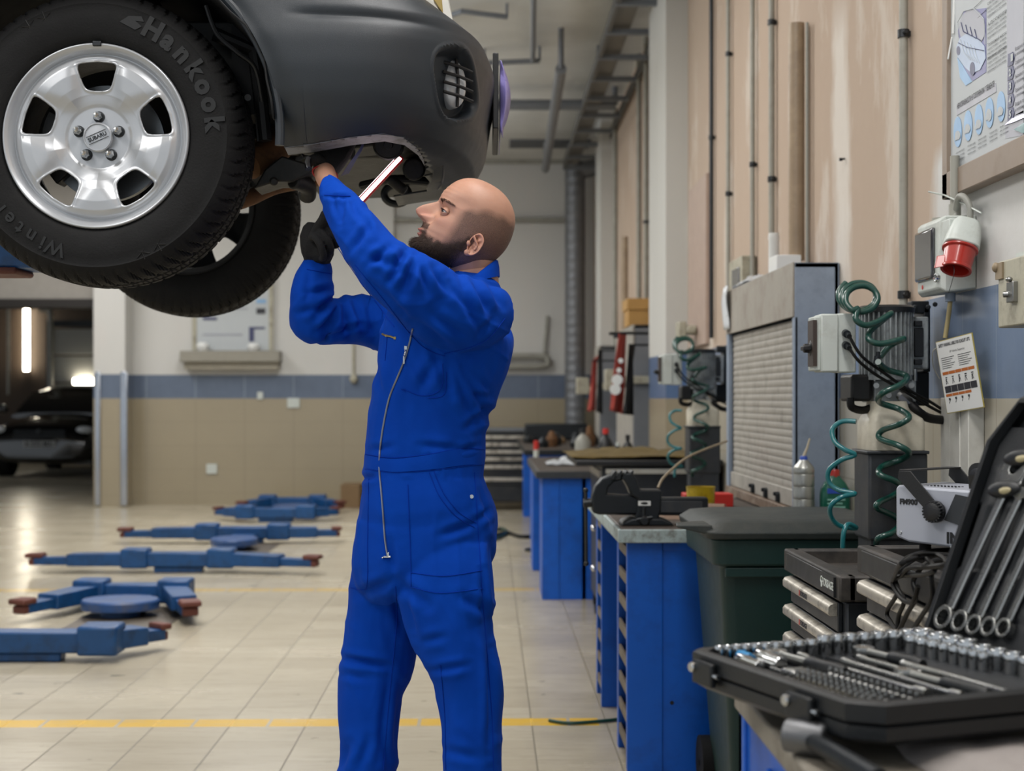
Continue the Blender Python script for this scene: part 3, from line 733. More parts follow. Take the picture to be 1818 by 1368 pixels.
# ---- the lift arm that carries the car
la = thing('vehicle_lift', 'blue steel lift beam carrying the raised car, behind the front tyre at far left', 'car lift', P(20, 485, 4.1))
m = MB(); m.box((-2.6, 4.0, P(0, 478, 4.05).z), (sx(66, 4.05), 4.16, P(0, 425, 4.05).z)); obj('arm', m, 'liftblue', la, bevel=.008)
m = MB(); m.box((-2.6, 3.99, P(0, 489, 4.05).z), (sx(42, 4.05), 4.15, P(0, 477, 4.05).z)); obj('pad', m, 'liftpad', la, bevel=.01)
m = MB(); m.box((-2.2, 3.98, .0), (-1.96, 4.2, P(0, 425, 4.05).z)); 
# ================================================================ LIFT ARMS ON THE FLOOR
def arm_boxes(a, b, wd, h, z0, mb, mi=0, taper=1.0):
    a = Vector(a); b = Vector(b); d = (b - a); L = d.length; X = frame(a, d, (-d.y, d.x, 0))
    mb.loft([[X @ Vector((0, -wd / 2, z0)), X @ Vector((0, wd / 2, z0)), X @ Vector((0, wd / 2, z0 + h)), X @ Vector((0, -wd / 2, z0 + h))],
             [X @ Vector((L, -wd * taper / 2, z0)), X @ Vector((L, wd * taper / 2, z0)), X @ Vector((L, wd * taper / 2, z0 + h * .9)), X @ Vector((L, -wd * taper / 2, z0 + h * .9))]], mi)
def lift(label, c, half, tips, plate=None, z0=.045, h=.105, oval=.2):
    """c: centre of the crossbeam on the floor, tips: arm ends"""
    t = thing('lift_arm_set', label, 'car lift', (c[0], c[1], 0), 'blue lift arms lying low on the floor')
    m = MB(); m.box((c[0] - half, c[1] - .07, z0), (c[0] + half, c[1] + .07, z0 + h))
    m.box((c[0] - half * .6, c[1] - .05, .0), (c[0] + half * .6, c[1] + .05, z0))
    obj('crossbeam', m, 'liftblue', t, bevel=.01)
    for s_, tip in zip((-1, 1), tips):
        a = Vector((c[0] + s_ * half, c[1], 0)); tip = Vector((tip[0], tip[1], 0)); d = tip - a; mid = a + d * .62
        m = MB(); arm_boxes(a, mid, .15, h * .95, z0 + .005, m)
        # tapered shoulder at the outer end
        am = obj('arm', m, 'liftblue', t, bevel=.008)
        m = MB(); arm_boxes(a + d * .5, a + d * .92, .1, h * .6, z0 + .012, m); obj('extension', m, 'liftblue', am, bevel=.006)
        m = MB(); m.cbox(a + Vector((s_ * .02, 0, z0 + h / 2 + .01)), (.2, .19, h + .04)); obj('hinge_block', m, 'liftblue', t, bevel=.015)
        m = MB(); arm_boxes(a + d * .84, tip, .12, .035, z0 + h * .62, m); arm_boxes(a + d * .88, a + d * .97, .09, h * .5, z0 + .01, m)
        obj('rubber_pad', m, 'liftpad', am, bevel=.01)
    if plate:
        px, py, rx, ry = plate
        m = MB(); m.lathe([(1, 0), (1, .045), (.96, .055), (.2, .06), (.001, .06)], (0, 0, 0), (0, 0, 1), 40)
        for v in m.v: v.x = v.x * rx + px; v.y = v.y * ry + py; v.z += .05
        obj('foot_plate', m, 'liftplate', t, smooth=30)
        m = MB(); m.box((px - rx * .9, py - ry * 2.4, .001), (px + rx * 1.6, c[1], .006)); obj('floor_cover_plate', m, 'pitplate', t)
        m = MB(); m.cyl((px, py, .006), (px, py, .055), rx * .5, 24); m.box((px - rx * .5, py, .03), (px + rx * .5, c[1], .09)); obj('piston_head', m, 'liftblue', t)
    return t
c = PF(40, 1172); lift('blue lift arms nearest the camera, cut off by the left edge of the picture', (c.x - .05, c.y), .42, [(PF(-230, 1140).x, c.y + .4), (PF(286, 1158).x, PF(286, 1158).y + .1)])
c = PF(238, 1078); p = PF(210, 1096); lift('blue lift arms with dished foot plate and splayed arms, second nearest, left side of floor', (c.x, c.y), .24, [(PF(28, 1108).x, PF(28, 1108).y), (PF(340, 1112).x, PF(340, 1112).y)], (p.x, p.y + .05, .23, .2))
c = PF(318, 1015); lift('blue lift arms stretched in one long line just beyond the faint far yellow line', (c.x, c.y), .30, [(PF(47, 1015).x, PF(47, 1015).y), (PF(570, 1019).x, PF(570, 1019).y)])
c = PF(432, 964); p = PF(416, 976); lift('blue lift arms with small oval plate in front, long thin arms, left of the man', (c.x, c.y), .30, [(PF(220, 960).x, PF(220, 964).y), (PF(607, 962).x, PF(607, 962).y)], (p.x, p.y, .2, .25))
c = PF(490, 926); lift('blue lift arms, front one of the two farthest sets near the far wall', (c.x, c.y), .30, [(PF(397, 916).x, PF(397, 922).y), (PF(606, 918).x, PF(606, 922).y)])
c = PF(520, 905); p = PF(520, 913); lift('blue lift arms, rear one of the two farthest sets against the far tiled wall', (c.x, c.y), .27, [(PF(425, 912).x, PF(425, 912).y), (PF(608, 911).x, PF(608, 911).y)], (p.x, p.y, .22, .3))
# ================================================================ THE MAN
man = thing('person', 'bald bearded man in blue coveralls and black gloves reaching up under the raised car', 'person', (P(760, 707, 3.45).x, 3.45, 0))
PPM = F / 3.45
def seg_rings(secs, n=28, flat=2.3):
    """secs: (px, py, Y, half width in photo pixels, half depth m)"""
    C = [P(a, b_, Y) for a, b_, Y, _, _ in secs]; rings = []
    for i, (a, b_, Y, hw, hd) in enumerate(secs):
        t = (C[min(i + 1, len(C) - 1)] - C[max(i - 1, 0)]).normalized()
        u = t.cross(Vector((0, 1, 0))).normalized(); w_ = t.cross(u)
        r = hw * Y / F; ring = []
        for j in range(n):
            q = 2 * PI * j / n; c, s_ = math.cos(q), math.sin(q)
            k = (abs(c) ** flat + abs(s_) ** flat) ** (-1 / flat)
            ring.append(C[i] + u * (r * c * k) + w_ * (hd * s_ * k))
        rings.append(ring)
    return rings
def dense(secs, k=4):
    A = np.array(secs, float); n = len(A); out = []
    for i in range(n - 1):
        p0 = A[max(i - 1, 0)]; p1 = A[i]; p2 = A[i + 1]; p3 = A[min(i + 2, n - 1)]
        for j in range(k):
            t = j / k; out.append(.5 * ((2 * p1) + (p2 - p0) * t + (2 * p0 - 5 * p1 + 4 * p2 - p3) * t * t + (3 * p1 - p0 - 3 * p2 + p3) * t ** 3))
    out.append(A[-1]); return [tuple(x) for x in out]
def lr(rows): return [((l + r) / 2, y, Y, (r - l) / 2, hd) for y, l, r, Y, hd in rows]
torso = lr([(486, 806, 868, 3.44, .05), (500, 790, 882, 3.44, .085), (516, 770, 896, 3.44, .11), (545, 716, 911, 3.45, .135), (580, 686, 917, 3.46, .15), (620, 674, 910, 3.47, .155), (670, 665, 889, 3.47, .15), (705, 661, 872, 3.47, .145),
            (740, 657, 864, 3.47, .14), (775, 653, 861, 3.47, .138), (800, 650, 860, 3.47, .135), (820, 648, 859, 3.47, .135), (850, 645, 858, 3.47, .14), (885, 640, 869, 3.47, .15), (915, 636, 879, 3.48, .155), (962, 631, 879, 3.48, .155), (1000, 626, 872, 3.48, .15), (1040, 640, 862, 3.48, .12), (1060, 665, 840, 3.48, .08)])
legF = lr([(975, 630, 740, 3.55, .09), (1020, 624, 742, 3.55, .10), (1060, 620, 742, 3.55, .10), (1110, 613, 742, 3.55, .10), (1135, 610, 740, 3.55, .10), (1175, 605, 736, 3.55, .095), (1222, 601, 717, 3.54, .088), (1269, 602, 711, 3.54, .085), (1316, 606, 706, 3.54, .082), (1345, 603, 703, 3.54, .082), (1368, 598, 699, 3.54, .082),
           (1450, 588, 690, 3.54, .08), (1550, 582, 682, 3.54, .078), (1640, 578, 680, 3.54, .08)])
legN = lr([(975, 705, 872, 3.43, .10), (1020, 703, 878, 3.42, .11), (1060, 708, 879, 3.42, .112), (1105, 722, 871, 3.42, .11), (1135, 739, 877, 3.42, .105), (1186, 764, 885, 3.42, .10), (1228, 776, 887, 3.42, .092), (1281, 783, 888, 3.42, .088), (1325, 785, 890, 3.42, .086), (1368, 787, 891, 3.42, .086), (1450, 790, 892, 3.42, .084), (1550, 793, 890, 3.42, .082), (1640, 792, 894, 3.42, .083)])
armN = [(872, 562, 3.40, 44, .07), (846, 560, 3.36, 60, .08), (815, 556, 3.32, 66, .085), (784, 545, 3.29, 63, .085), (758, 527, 3.27, 61, .08), (735, 509, 3.25, 58, .078), (702, 487, 3.24, 53, .072), (676, 464, 3.24, 50, .068), (646, 425, 3.26, 43, .06), (627, 401, 3.28, 38, .054), (612, 371, 3.31, 34, .05), (597, 350, 3.34, 27, .044), (590, 334, 3.36, 20, .036), (588, 331, 3.365, 19, .034)]
armF = [(735, 590, 3.62, 52, .07), (700, 580, 3.64, 50, .075), (665, 572, 3.64, 46, .07), (630, 568, 3.62, 43, .066), (600, 570, 3.59, 41, .062), (570, 570, 3.56, 42, .06)]
foreF = [(572, 578, 3.56, 30, .05), (561, 570, 3.55, 44, .06), (556, 552, 3.54, 41, .06), (552, 525, 3.53, 37, .056), (556, 500, 3.54, 34, .05), (562, 482, 3.56, 29, .044), (566, 470, 3.57, 25, .037)]
mb = MB()
for s_, k in ((torso, 3), (legF, 3), (legN, 3), (armN, 3), (armF, 3), (foreF, 3)): mb.loft(seg_rings(dense(s_, k)))
# seat
mb.ellip(P(836, 930, 3.53), (.062, .12, .11))
# boots' trouser hems end at the floor region
suit, nrm = remeshed(mb, .0048, 6, .6)
V = np.array([tuple(v) for v in suit.v]); N = np.array([tuple(n) for n in nrm])
dd = V - np.array([0, 0, HC]); tt = dd[:, 1] * math.cos(YAW) + dd[:, 0] * math.sin(YAW)
PXs = 909 + F * (dd[:, 0] * math.cos(YAW) - dd[:, 1] * math.sin(YAW)) / tt; PYs = 707 - F * dd[:, 2] / tt
disp = np.zeros(len(V))
isarm = None
def fold(x0, y0, x1, y1, amp, wd, ymin=0, ymax=9, bend=0):
    """one crease: a valley with a ridge on each side"""
    global disp
    mx, my = (x0 + x1) / 2 - (y1 - y0) * bend, (y0 + y1) / 2 + (x1 - x0) * bend
    pts = [((1 - t) ** 2 * x0 + 2 * t * (1 - t) * mx + t * t * x1, (1 - t) ** 2 * y0 + 2 * t * (1 - t) * my + t * t * y1) for t in np.linspace(0, 1, 9)]
    best = np.full(len(V), 1e9); bt = np.zeros(len(V)); sd = np.zeros(len(V))
    for i in range(8):
        ax, ay = pts[i]; bx, by = pts[i + 1]; L2 = (bx - ax) ** 2 + (by - ay) ** 2 + 1e-9
        t = np.clip(((PXs - ax) * (bx - ax) + (PYs - ay) * (by - ay)) / L2, 0, 1)
        d = np.hypot(PXs - ax - t * (bx - ax), PYs - ay - t * (by - ay)); cr = ((bx - ax) * (PYs - ay) - (by - ay) * (PXs - ax)) / math.sqrt(L2)
        m_ = d < best; best = np.where(m_, d, best); bt = np.where(m_, (i + t) / 8, bt); sd = np.where(m_, cr, sd)
    env = np.sin(np.clip(bt, .04, .96) * PI) ** .6
    mk = (V[:, 1] > ymin) & (V[:, 1] < ymax)
    u = best / wd
    disp += np.where(mk, env * amp * 1.5 * (-np.exp(-u * u * 1.6) + .62 * np.exp(-(u - 1.7) ** 2)), 0)
NEAR = dict(ymax=3.40)
for f in [ # shoulder and upper sleeve, fanning from the collar
    (768, 478, 795, 525, .006, 7), (790, 492, 833, 560, .007, 8), (812, 492, 850, 585, .007, 8), (838, 500, 868, 556, .006, 8), (865, 500, 893, 545, .004, 7),
    (745, 470, 760, 520, .006, 7), (722, 445, 700, 480, .010, 8), (735, 455, 716, 520, .008, 9), (712, 476, 690, 500, .006, 7), (700, 470, 655, 455, .006, 8), (690, 440, 655, 470, .006, 7),
    (655, 400, 625, 445, .005, 7), (640, 375, 660, 415, .004, 6), (622, 352, 640, 395, .004, 6), (610, 350, 604, 400, .004, 6), (592, 345, 600, 390, .003, 5), (582, 350, 622, 352, .0035, 4),
    (660, 500, 715, 555, .004, 7), (675, 500, 740, 580, .003, 6), (740, 570, 800, 620, .006, 9), (770, 560, 830, 600, .005, 9), (845, 600, 880, 560, .004, 8)]:
    fold(*f, ymin=0, ymax=3.42)
for f in [ # far sleeve
    (594, 525, 560, 560, .010, 7), (600, 530, 575, 590, .008, 7), (606, 528, 620, 595, .007, 8), (625, 530, 650, 590, .006, 8), (590, 515, 540, 520, .004, 6), (585, 540, 530, 555, .005, 7), (560, 590, 600, 560, .005, 6), (548, 480, 545, 540, .003, 6),
    (650, 540, 665, 600, .005, 8), (575, 600, 640, 575, .004, 6)]:
    fold(*f, ymin=3.42 if f[0] > 640 else 0)
for f in [ # body
    (790, 632, 800, 700, .008, 9), (800, 640, 838, 740, .007, 9), (815, 640, 862, 735, .007, 9), (832, 645, 868, 700, .005, 8), (770, 620, 790, 690, .006, 8), (862, 735, 825, 760, .006, 8), (868, 705, 840, 700, .004, 6), (868, 722, 845, 740, .004, 6),
    (775, 640, 745, 690, .005, 10), (700, 640, 690, 720, .003, 9), (665, 640, 680, 700, .004, 8),
    (655, 800, 700, 792, .003, 7), (745, 790, 810, 796, .004, 7), (762, 805, 770, 835, .004, 4), (780, 803, 790, 830, .003, 4), (815, 800, 850, 790, .004, 6), (640, 850, 668, 845, .004, 6), (852, 870, 868, 930, .004, 6),
    # trousers
    (840, 930, 780, 950, .005, 8), (868, 905, 842, 925, .004, 7), (700, 1030, 640, 1055, .006, 10), (708, 1032, 760, 1075, .005, 10), (720, 1050, 735, 1130, .006, 8), (700, 1020, 690, 960, .004, 9), (866, 1085, 820, 1060, .005, 10), (700, 1050, 715, 1120, .005, 9),
    (607, 1168, 694, 1182, .007, 7), (604, 1195, 650, 1205, .003, 7), (712, 1215, 700, 1340, .005, 9), (690, 1200, 672, 1350, .004, 8), (620, 1320, 600, 1368, .006, 10), (640, 1360, 655, 1310, .004, 8), (690, 1368, 680, 1300, .004, 7),
    (766, 1190, 830, 1180, .004, 7), (864, 1120, 880, 1300, .005, 8), (872, 1150, 868, 1340, .004, 7), (868, 960, 878, 1060, .006, 7), (855, 1010, 860, 1110, .004, 6), (790, 1330, 850, 1345, .003, 9), (745, 1140, 790, 1130, .003, 8)]:
    fold(*f)
# soft random drape
for i in range(len(V)):
    p = Vector(V[i]); rx = PXs[i]; ry = PYs[i]
    # tight drapery: ridged creases running across the sleeves, down the body and legs
    if ry < 640 and p.y < 3.42 and rx > 575: a_ = (rx * .62 - ry * .78) / 46; b__ = (rx * .78 + ry * .62) / 150; k_ = .0042
    elif ry < 640 and rx < 680: a_ = (rx * .5 + ry * .86) / 40; b__ = (rx * .86 - ry * .5) / 120; k_ = .0038
    elif ry < 850: a_ = (rx * .93 - ry * .36) / 44; b__ = (ry * .93 + rx * .36) / 170; k_ = .0030
    else: a_ = (rx * .9 - ry * .2) / 52; b__ = ry / 150; k_ = .0030
    r_ = 1 - abs(noise.noise(Vector((a_, b__, p.y * 4)))) * 2.6; disp[i] += k_ * (max(r_, -.2) ** 3 if r_ > 0 else 0) * (.5 + .5 * noise.noise(Vector((rx / 90, ry / 90, 3))) + .4)
    disp[i] += .0035 * noise.noise(Vector((p.x * 14, p.y * 14, p.z * 7))) + .0016 * noise.noise(Vector((p.x * 32 + 5, p.y * 32, p.z * 18)))
V = V + N * disp[:, None]
suit.v = [Vector(v) for v in V]
s = NT('blue_coverall_cloth'); c = s.mix(s.noise(9), lin('00379c'), lin('0044b0')); s.base(c); s.set('Roughness', .85); s.set('Specular IOR Level', .12); s.set('Sheen Weight', .06); s.set('Sheen Tint', lin('4a72d8'))
wv = s.n('ShaderNodeTexWave', wave_type='BANDS'); wv.inputs['Scale'].default_value = 260; wv.inputs['Distortion'].default_value = 1; s.t.links.new(s.co(), wv.inputs['Vector'])
s.bump(s.math('ADD', s.math('MULTIPLY', wv.outputs['Fac'], .12), s.noise(38, None, 5)), .35, .004); M['suit'] = s.m
M['seam'] = mat('blue_seam_thread', '06339c', .9, var=.1, spec=.1)
suit_o = obj('coveralls', suit, 'suit', man, smooth=180, recalc=False)
SUIT = BVHTree.FromPolygons([tuple(v) for v in suit.v], suit.f)
def on(px, py, off=.001, bvh=None):
    h = hit(bvh or SUIT, px, py, 0, off); return h if h is not None else P(px, py, 3.35)
def track(pts, step=5):
    """points laid on the cloth along a photographed line"""
    sp = smooth_path([(x, y, 0) for x, y in pts], 10); return [on(p.x, p.y) for p in sp]
def seam(pts, r=.0011, name='seam', m_='seam', off=0):
    m = MB(); m.tube(track(pts), r, 6); return m
m = MB()
for pts in [[(896, 565), (868, 599), (838, 615), (800, 625), (788, 628)], [(649, 806), (700, 812), (760, 806), (820, 796), (859, 798)], [(648, 832), (700, 838), (770, 834), (830, 826), (858, 824)],
            [(762, 838), (780, 880), (810, 916), (842, 936)], [(770, 836), (788, 876), (816, 910), (846, 928)], [(842, 838), (846, 900), (850, 960), (858, 1080), (872, 1250), (876, 1366)],
            [(730, 1016), (790, 1022), (856, 1012)], [(728, 1040), (780, 1052), (858, 1044)], [(724, 860), (728, 960), (730, 1040)], [(655, 850), (653, 960), (652, 1036), (640, 1046), (622, 1042)],
            [(786, 645), (782, 690), (750, 702), (716, 690)], [(792, 660), (788, 700), (760, 706)], [(712, 690), (720, 695)], [(702, 1040), (704, 1100), (690, 1250), (680, 1366)], [(782, 1180), (790, 1270), (792, 1366)],
            [(688, 596), (684, 640)], [(600, 440), (640, 500), (700, 580)], [(545, 478), (588, 486)], [(576, 346), (622, 348)], [(630, 470), (680, 530), (745, 610), (790, 632)]]:
    m.tube(track(pts), .0009, 6)
obj('stitching', m, 'seam', man)
# waistband, laid as a raised strip
def strip(path_a, path_b, th, name, mt, bev=.001, k=8, off=.0005):
    A = [on(p.x, p.y, off) for p in smooth_path([(x, y, 0) for x, y in path_a], k)]; B = [on(p.x, p.y, off) for p in smooth_path([(x, y, 0) for x, y in path_b], k)]
    m = MB(); rg = []
    for a, b_ in zip(A, B):
        mid1 = a.lerp(b_, .33); mid2 = a.lerp(b_, .66); n = Vector((0, -1, 0))
        rg.append([a - n * .002, a + n * th, mid1 + n * (th + .001), mid2 + n * (th + .001), b_ + n * th, b_ - n * .002])
    m.loft(rg); return obj(name, m, mt, man, smooth=50)
strip([(650, 808), (700, 814), (760, 807), (815, 797), (857, 799)], [(649, 831), (700, 837), (765, 833), (825, 825), (857, 824)], .0022, 'waistband', 'suit')
# zip, pullers, pocket zip, stud
zp = [(733, 583), (727, 610), (718, 640), (706, 670), (692, 705), (683, 745), (676, 790), (674, 830), (677, 870), (681, 920), (684, 960), (688, 988)]
M['zipmetal'] = mat('brass_zip', '8f95a0', .35, metal=.8, var=.2)
m = MB(); tr = track(zp); rg = []
m.tube([p + Vector((0, -.001, 0)) for p in tr], .0022, 6); obj('zip', m, 'zipmetal', man)
m = MB(); a = on(722, 622, .004); m.tube([a, a + Vector((-.003, -.002, -.012))], .0028, 8); m.cbox(a + Vector((-.004, -.003, -.022)), (.004, .002, .018)); m.cbox(a + Vector((0, -.001, .006)), (.007, .004, .009)); obj('zip_puller', m, 'chrome', man, bevel=.0008)
m = MB(); a = on(687, 988, .003); m.cbox(a, (.016, .004, .004)); m.cbox(a + Vector((.002, 0, .006)), (.005, .004, .008)); m.cyl(a + Vector((-.008, 0, 0)), a + Vector((-.012, -.001, -.003)), .002, 8); obj('zip_end', m, 'chrome', man, bevel=.0008)
m = MB(); a = [on(x, y, .002) for x, y in [(680, 593), (687, 596), (694, 597), (702, 600)]]; m.tube(a, .0022, 6); m.cbox(a[1], (.005, .003, .005)); m.cbox(a[3], (.005, .003, .006)); obj('pocket_zip', m, 'brass', man)
m = MB(); a = on(837, 881, .001); m.lathe([(.0045, 0), (.0045, .0012), (.0025, .0012), (.0022, .0004), (.0001, .0004)], a, (0, -1, 0), 16); obj('stud', m, 'chrome', man)
# collar standing round the neck
m = MB(); rg = []
cc = P(838, 488, 3.43)
for q in [2 * PI * i / 40 for i in range(41)]:
    x = math.cos(q); y = math.sin(q)
    h = .016 + .022 * max(0, x) + .004 * y
    base = cc + Vector((.058 * x + .002, .075 * y, -.026 + .022 * x))
    top = cc + Vector((.050 * x + .006 * max(x, 0), .066 * y, -.026 + .022 * x + h))
    o_ = Vector((x, y, 0)) * .005
    rg.append([base, base + o_, base.lerp(top, .6) + o_ * 1.3, top + o_, top + Vector((0, 0, .002)), top, base.lerp(top, .5)])
m.loft(rg[:-1], close=True); obj('collar', m, 'suit', man, smooth=60)
# ---------------- boots (below the frame)
for (x, Y) in ((632, 3.54), (842, 3.42)):
    c = P(x, 1668, Y); m = MB()
    for sc_ in [0]:
        rg = []
        for t in range(9):
            u = t / 8; xx = lerp(.09, -.20, u); hh = interp(u, [0, .3, .5, .8, 1], [.11, .13, .09, .06, .03]); ww = interp(u, [0, .3, .7, 1], [.035, .042, .05, .03])
            rg.append([Vector((c.x + xx, c.y - .3 * xx * 0 + ww * math.cos(q), .012 + hh / 2 + hh / 2 * math.sin(q))) for q in [2 * PI * k / 16 for k in range(16)]])
        m.loft(rg)
    m.cyl((c.x, c.y, .06), (c.x, c.y, .2), .05, 20)
    obj('boot', m, 'blackplastic', man, smooth=60)
# ---------------- head
AY = math.radians(9)
FW = Vector((-.876, 0, .48)) * math.cos(AY) + Vector((0, -1, 0)) * math.sin(AY); UP = Vector((.48, 0, .876)); LT = UP.cross(FW).normalized()
if LT.y > 0: LT = -LT
HY = 3.42; HO = P(835, 400, HY); PU = HY / F
def hd(f, l, u): return HO + (FW * f + LT * l + UP * u) * PU
fU = [-87, -84, -80, -74, -68, -61, -53, -47, -41, -30, -20, -10, 0, 8, 14, 22, 30, 40, 52, 61, 67, 73, 77, 80, 81]
fF = [30, 56, 67, 73, 73.5, 71, 73, 74, 74.5, 71, 68, 66.5, 65.5, 66.5, 69, 71, 70.5, 67.5, 61, 55, 48.5, 38, 27, 12, 4]
bU = [-87, -84, -80, -70, -60, -43, -33, -8, 19, 36, 49, 63, 72, 78, 80, 81]
bF = [22, 5, -15, -38, -52, -62, -69, -75, -73.5, -70, -63.5, -52, -38, -24, -10, 0]
wU = [-87, -84, -80, -74, -65, -50, -30, -10, 10, 30, 44, 55, 64, 71, 76, 79.3, 80.6, 81]
wW = [4, 14, 24, 32, 40, 47, 52.5, 56.5, 59, 59.5, 57, 52, 45, 36, 26.5, 16, 8, 2]
nU = [-43, -39, -36, -33, -31, -28, -24, -21, -16, -10, -4, 2, 8, 12, 18]; nF = [0, 1, 3.5, 11, 17.5, 24, 28.5, 29.5, 28, 24.5, 19, 12.5, 5, 1.5, 0]; nS = [8, 8, 8.5, 9.5, 10, 9, 7.6, 7, 6.4, 6.0, 5.8, 5.5, 6, 7, 8]
def smoothed(xs, ys, w_=3.2):
    t = np.linspace(min(xs) - 12, max(xs) + 12, 600); y = np.interp(t, xs, ys); st = t[1] - t[0]; n = int(3 * w_ / st)
    k = np.exp(-(np.arange(-n, n + 1) * st / w_) ** 2); k /= k.sum(); return list(t), list(np.convolve(np.pad(y, n, 'edge'), k, 'valid'))
def spl(xs, ys):
    sp_ = sorted((p.x, p.y) for p in smooth_path([(x, y, 0) for x, y in zip(xs, ys)], 12)); return [p[0] for p in sp_], [p[1] for p in sp_]
bU = [-87, -84, -80, -70, -60, -43, -25, -8, 8, 22, 36, 49, 60, 69, 75.5, 79.3, 80.6, 81]; bF = [22, 5, -15, -38, -52, -64, -71.5, -75.5, -75.8, -74, -70.2, -64, -55, -43.5, -31, -18, -8, 0]
fU = fU[:18] + [52, 61, 68, 73.5, 77.3, 79.6, 80.7, 81]; fF = fF[:18] + [62, 55.5, 48, 39, 30, 20.5, 12, 4]
bU, bF = spl(bU, bF); fU, fF = spl(fU, fF); wU, wW = spl(wU, wW)
def g(x, m_, s_): return math.exp(-((x - m_) / s_) ** 2)
def head_pt(q, u, skull=False):
    f0 = interp(u, fU, fF); b0 = interp(u, bU, bF); W = interp(u, wU, wW)
    cap = math.sqrt(max(0.0, 1 - max(0.0, (u - 62) / 19.0) ** 2)); low = math.sqrt(max(0.0, 1 - max(0.0, (-80 - u) / 7.0) ** 2))
    if u < -80: f0 = 30 + (interp(-80, fU, fF) - 30) * low; W = interp(-80, wU, wW) * low + .4
    c, s_ = math.cos(q), math.sin(q)
    mid = b0 + (f0 - b0) * .46
    if c >= 0:
        a = f0 - mid; ex = 2.25; k = (abs(c) ** ex + abs(s_) ** ex) ** (-1 / ex)
        f = mid + a * c * k; l = W * s_ * k
        l *= 1 - .17 * max(c, 0) ** 1.5
    else:
        a = mid - b0; k = (abs(c) ** 2.1 + abs(s_) ** 2.1) ** (-1 / 2.1); f = mid + a * c * k; l = W * s_ * k
    if skull: return f, l, u
    al = abs(l)
    if c > 0:
        f += interp(u, nU, nF) * math.exp(-(al / interp(u, nU, nS)) ** 2.6) if -43 < u < 18 else 0
        f += 12 * g(al, 11.5, 3.8) * g(u, -26.5, 5.5) - 4.5 * g(al, 18, 3.2) * g(u, -27, 7)      # nostril wings and their crease
        f -= 6 * g(al, 6, 2.8) * g(u, -33.0, 2.4)                       # nostrils
        f -= 7.0 * g(al, 25, 13) * g(u, -4, 8.5)                          # eye sockets
        f -= 5 * g(al, 12, 6) * g(u, 2, 8)
        f += 3.2 * g(al, 20, 15) * g(u, 13, 5)                            # brow
        f += 3.5 * g(al, 34, 13) * g(u, -20, 10)                          # cheekbone
        f -= 3 * g(al, 33, 12) * g(u, -46, 12)
        f += 5.5 * g(al, 0, 15) * g(u, -50.5, 3.0) + 4.5 * g(al, 0, 13) * g(u, -58, 3.0) # lips
        f -= 2.5 * g(al, 0, 17) * g(u, -54.4, 1.4)
        f -= 3.0 * g(al, 0, 12) * g(u, -65, 3.5)
        f += 3.5 * g(al, 0, 14) * g(u, -75, 6)
        f -= 1.6 * g(al, 0, 3) * g(u, -41, 4)
        f += .4 * math.sin((u - 20) * .75) * g(al, 0, 34) * g(u, 33, 12)   # forehead lines
    l *= 1 - .06 * g(u, 22, 12) * g(f, 40, 20)                           # temples
    # skin texture of jaw joint
    return f, l, u
nu, nq = 200, 240
Us = [-87 + 168 * (0.5 - 0.5 * math.cos(PI * i / nu)) * 1.0 for i in range(nu + 1)]
Us = [-87 + 168 * math.sin(PI / 2 * i / nu) ** 1.0 * .5 + .5 * 168 * (i / nu) for i in range(nu + 1)]
Qs = []
for j in range(nq):
    t = j / nq * 2 * PI; Qs.append(t - .55 * math.sin(t) * .9 + 0)
hv = [[head_pt(q, u) for q in Qs] for u in Us]
hm = MB(); hm.loft([[hd(*p) for p in r] for r in hv])
# colours of the skin itself: shaved-hair zone and beard zone in the man's own coordinates
def hair_amt(f, l, u):
    a = 0.0
    al = abs(l)
    # shaved sides and back
    line = interp(f, [-80, -60, -30, 0, 25, 38], [40, 46, 44, 34, 22, 2])
    if f < 38: a = max(a, min(1, max(0, (line + 6 * noise.noise(Vector((f * .06, l * .06, u * .06))) - u) / 16)) * min(1, max(0, (36 - f) / 16)))
    if u < -34 and f < -20: a = max(a, .8) 
    # sparse stubble on the crown
    a = max(a, .2 * min(1, max(0, (u - 14) / 14)) * min(1, max(0, (44 - f) / 30)))
    return a * .9
def beard_amt(f, l, u):
    al = abs(l)
    # cheek line from sideburn down to the moustache
    top = interp(f, [-8, 4, 14, 23, 46, 58, 68, 90], [-14, -26, -36, -44, -52, -50, -43, -38])
    a = min(1, max(0, (top - u + 5 * noise.noise(Vector((f * .12, l * .12, u * .12)))) / 11))
    if f < -2: a *= max(0, 1 - (-2 - f) / 10)
    if f < 14 and u < -52: a *= max(0, 1 - (14 - f) / 32)
    if f > 60 and -62 < u < -47 and al < 15: a *= .0 if al < 12 else .5
    if f > 58 and -46.5 < u < -34 and al < 22: a = max(a, .8 * min(1, (u + 46.5) / 2 if u > -46.5 else 0) * min(1, max(0, (-33 - u) / 4)))
    if f > 74 and u > -47 and al < 3: a *= .6
    return a
me_col = []
for r in hv:
    for p in r: me_col.append((hair_amt(*p), beard_amt(*p), g(p[2], -22, 9) * g(abs(p[1]), 6, 14) * (p[0] > 70) + .5 * g(p[2], -22, 10) * g(abs(p[1]), 34, 12), 1.0 if (p[0] > 66 and -61 < p[2] < -47.5 and abs(p[1]) < 14) else 0.0))
s = NT('skin')
at = s.n('ShaderNodeAttribute', attribute_name='zones'); sp = s.n('ShaderNodeSeparateColor', i_0=at.outputs['Color'])
n1 = s.noise(28, None, 6, .6); n2 = s.noise(260, None, 3, .6); n3 = s.noise(900, None, 2, .6)
c = s.mix(n1, lin('b5836b'), lin('c79a83')); c = s.mix(s.math('MULTIPLY', sp.outputs[2], .55), c, lin('b0705f'))
c = s.mix(s.math('MULTIPLY', at.outputs['Alpha'], .75), c, lin('a5605a'))
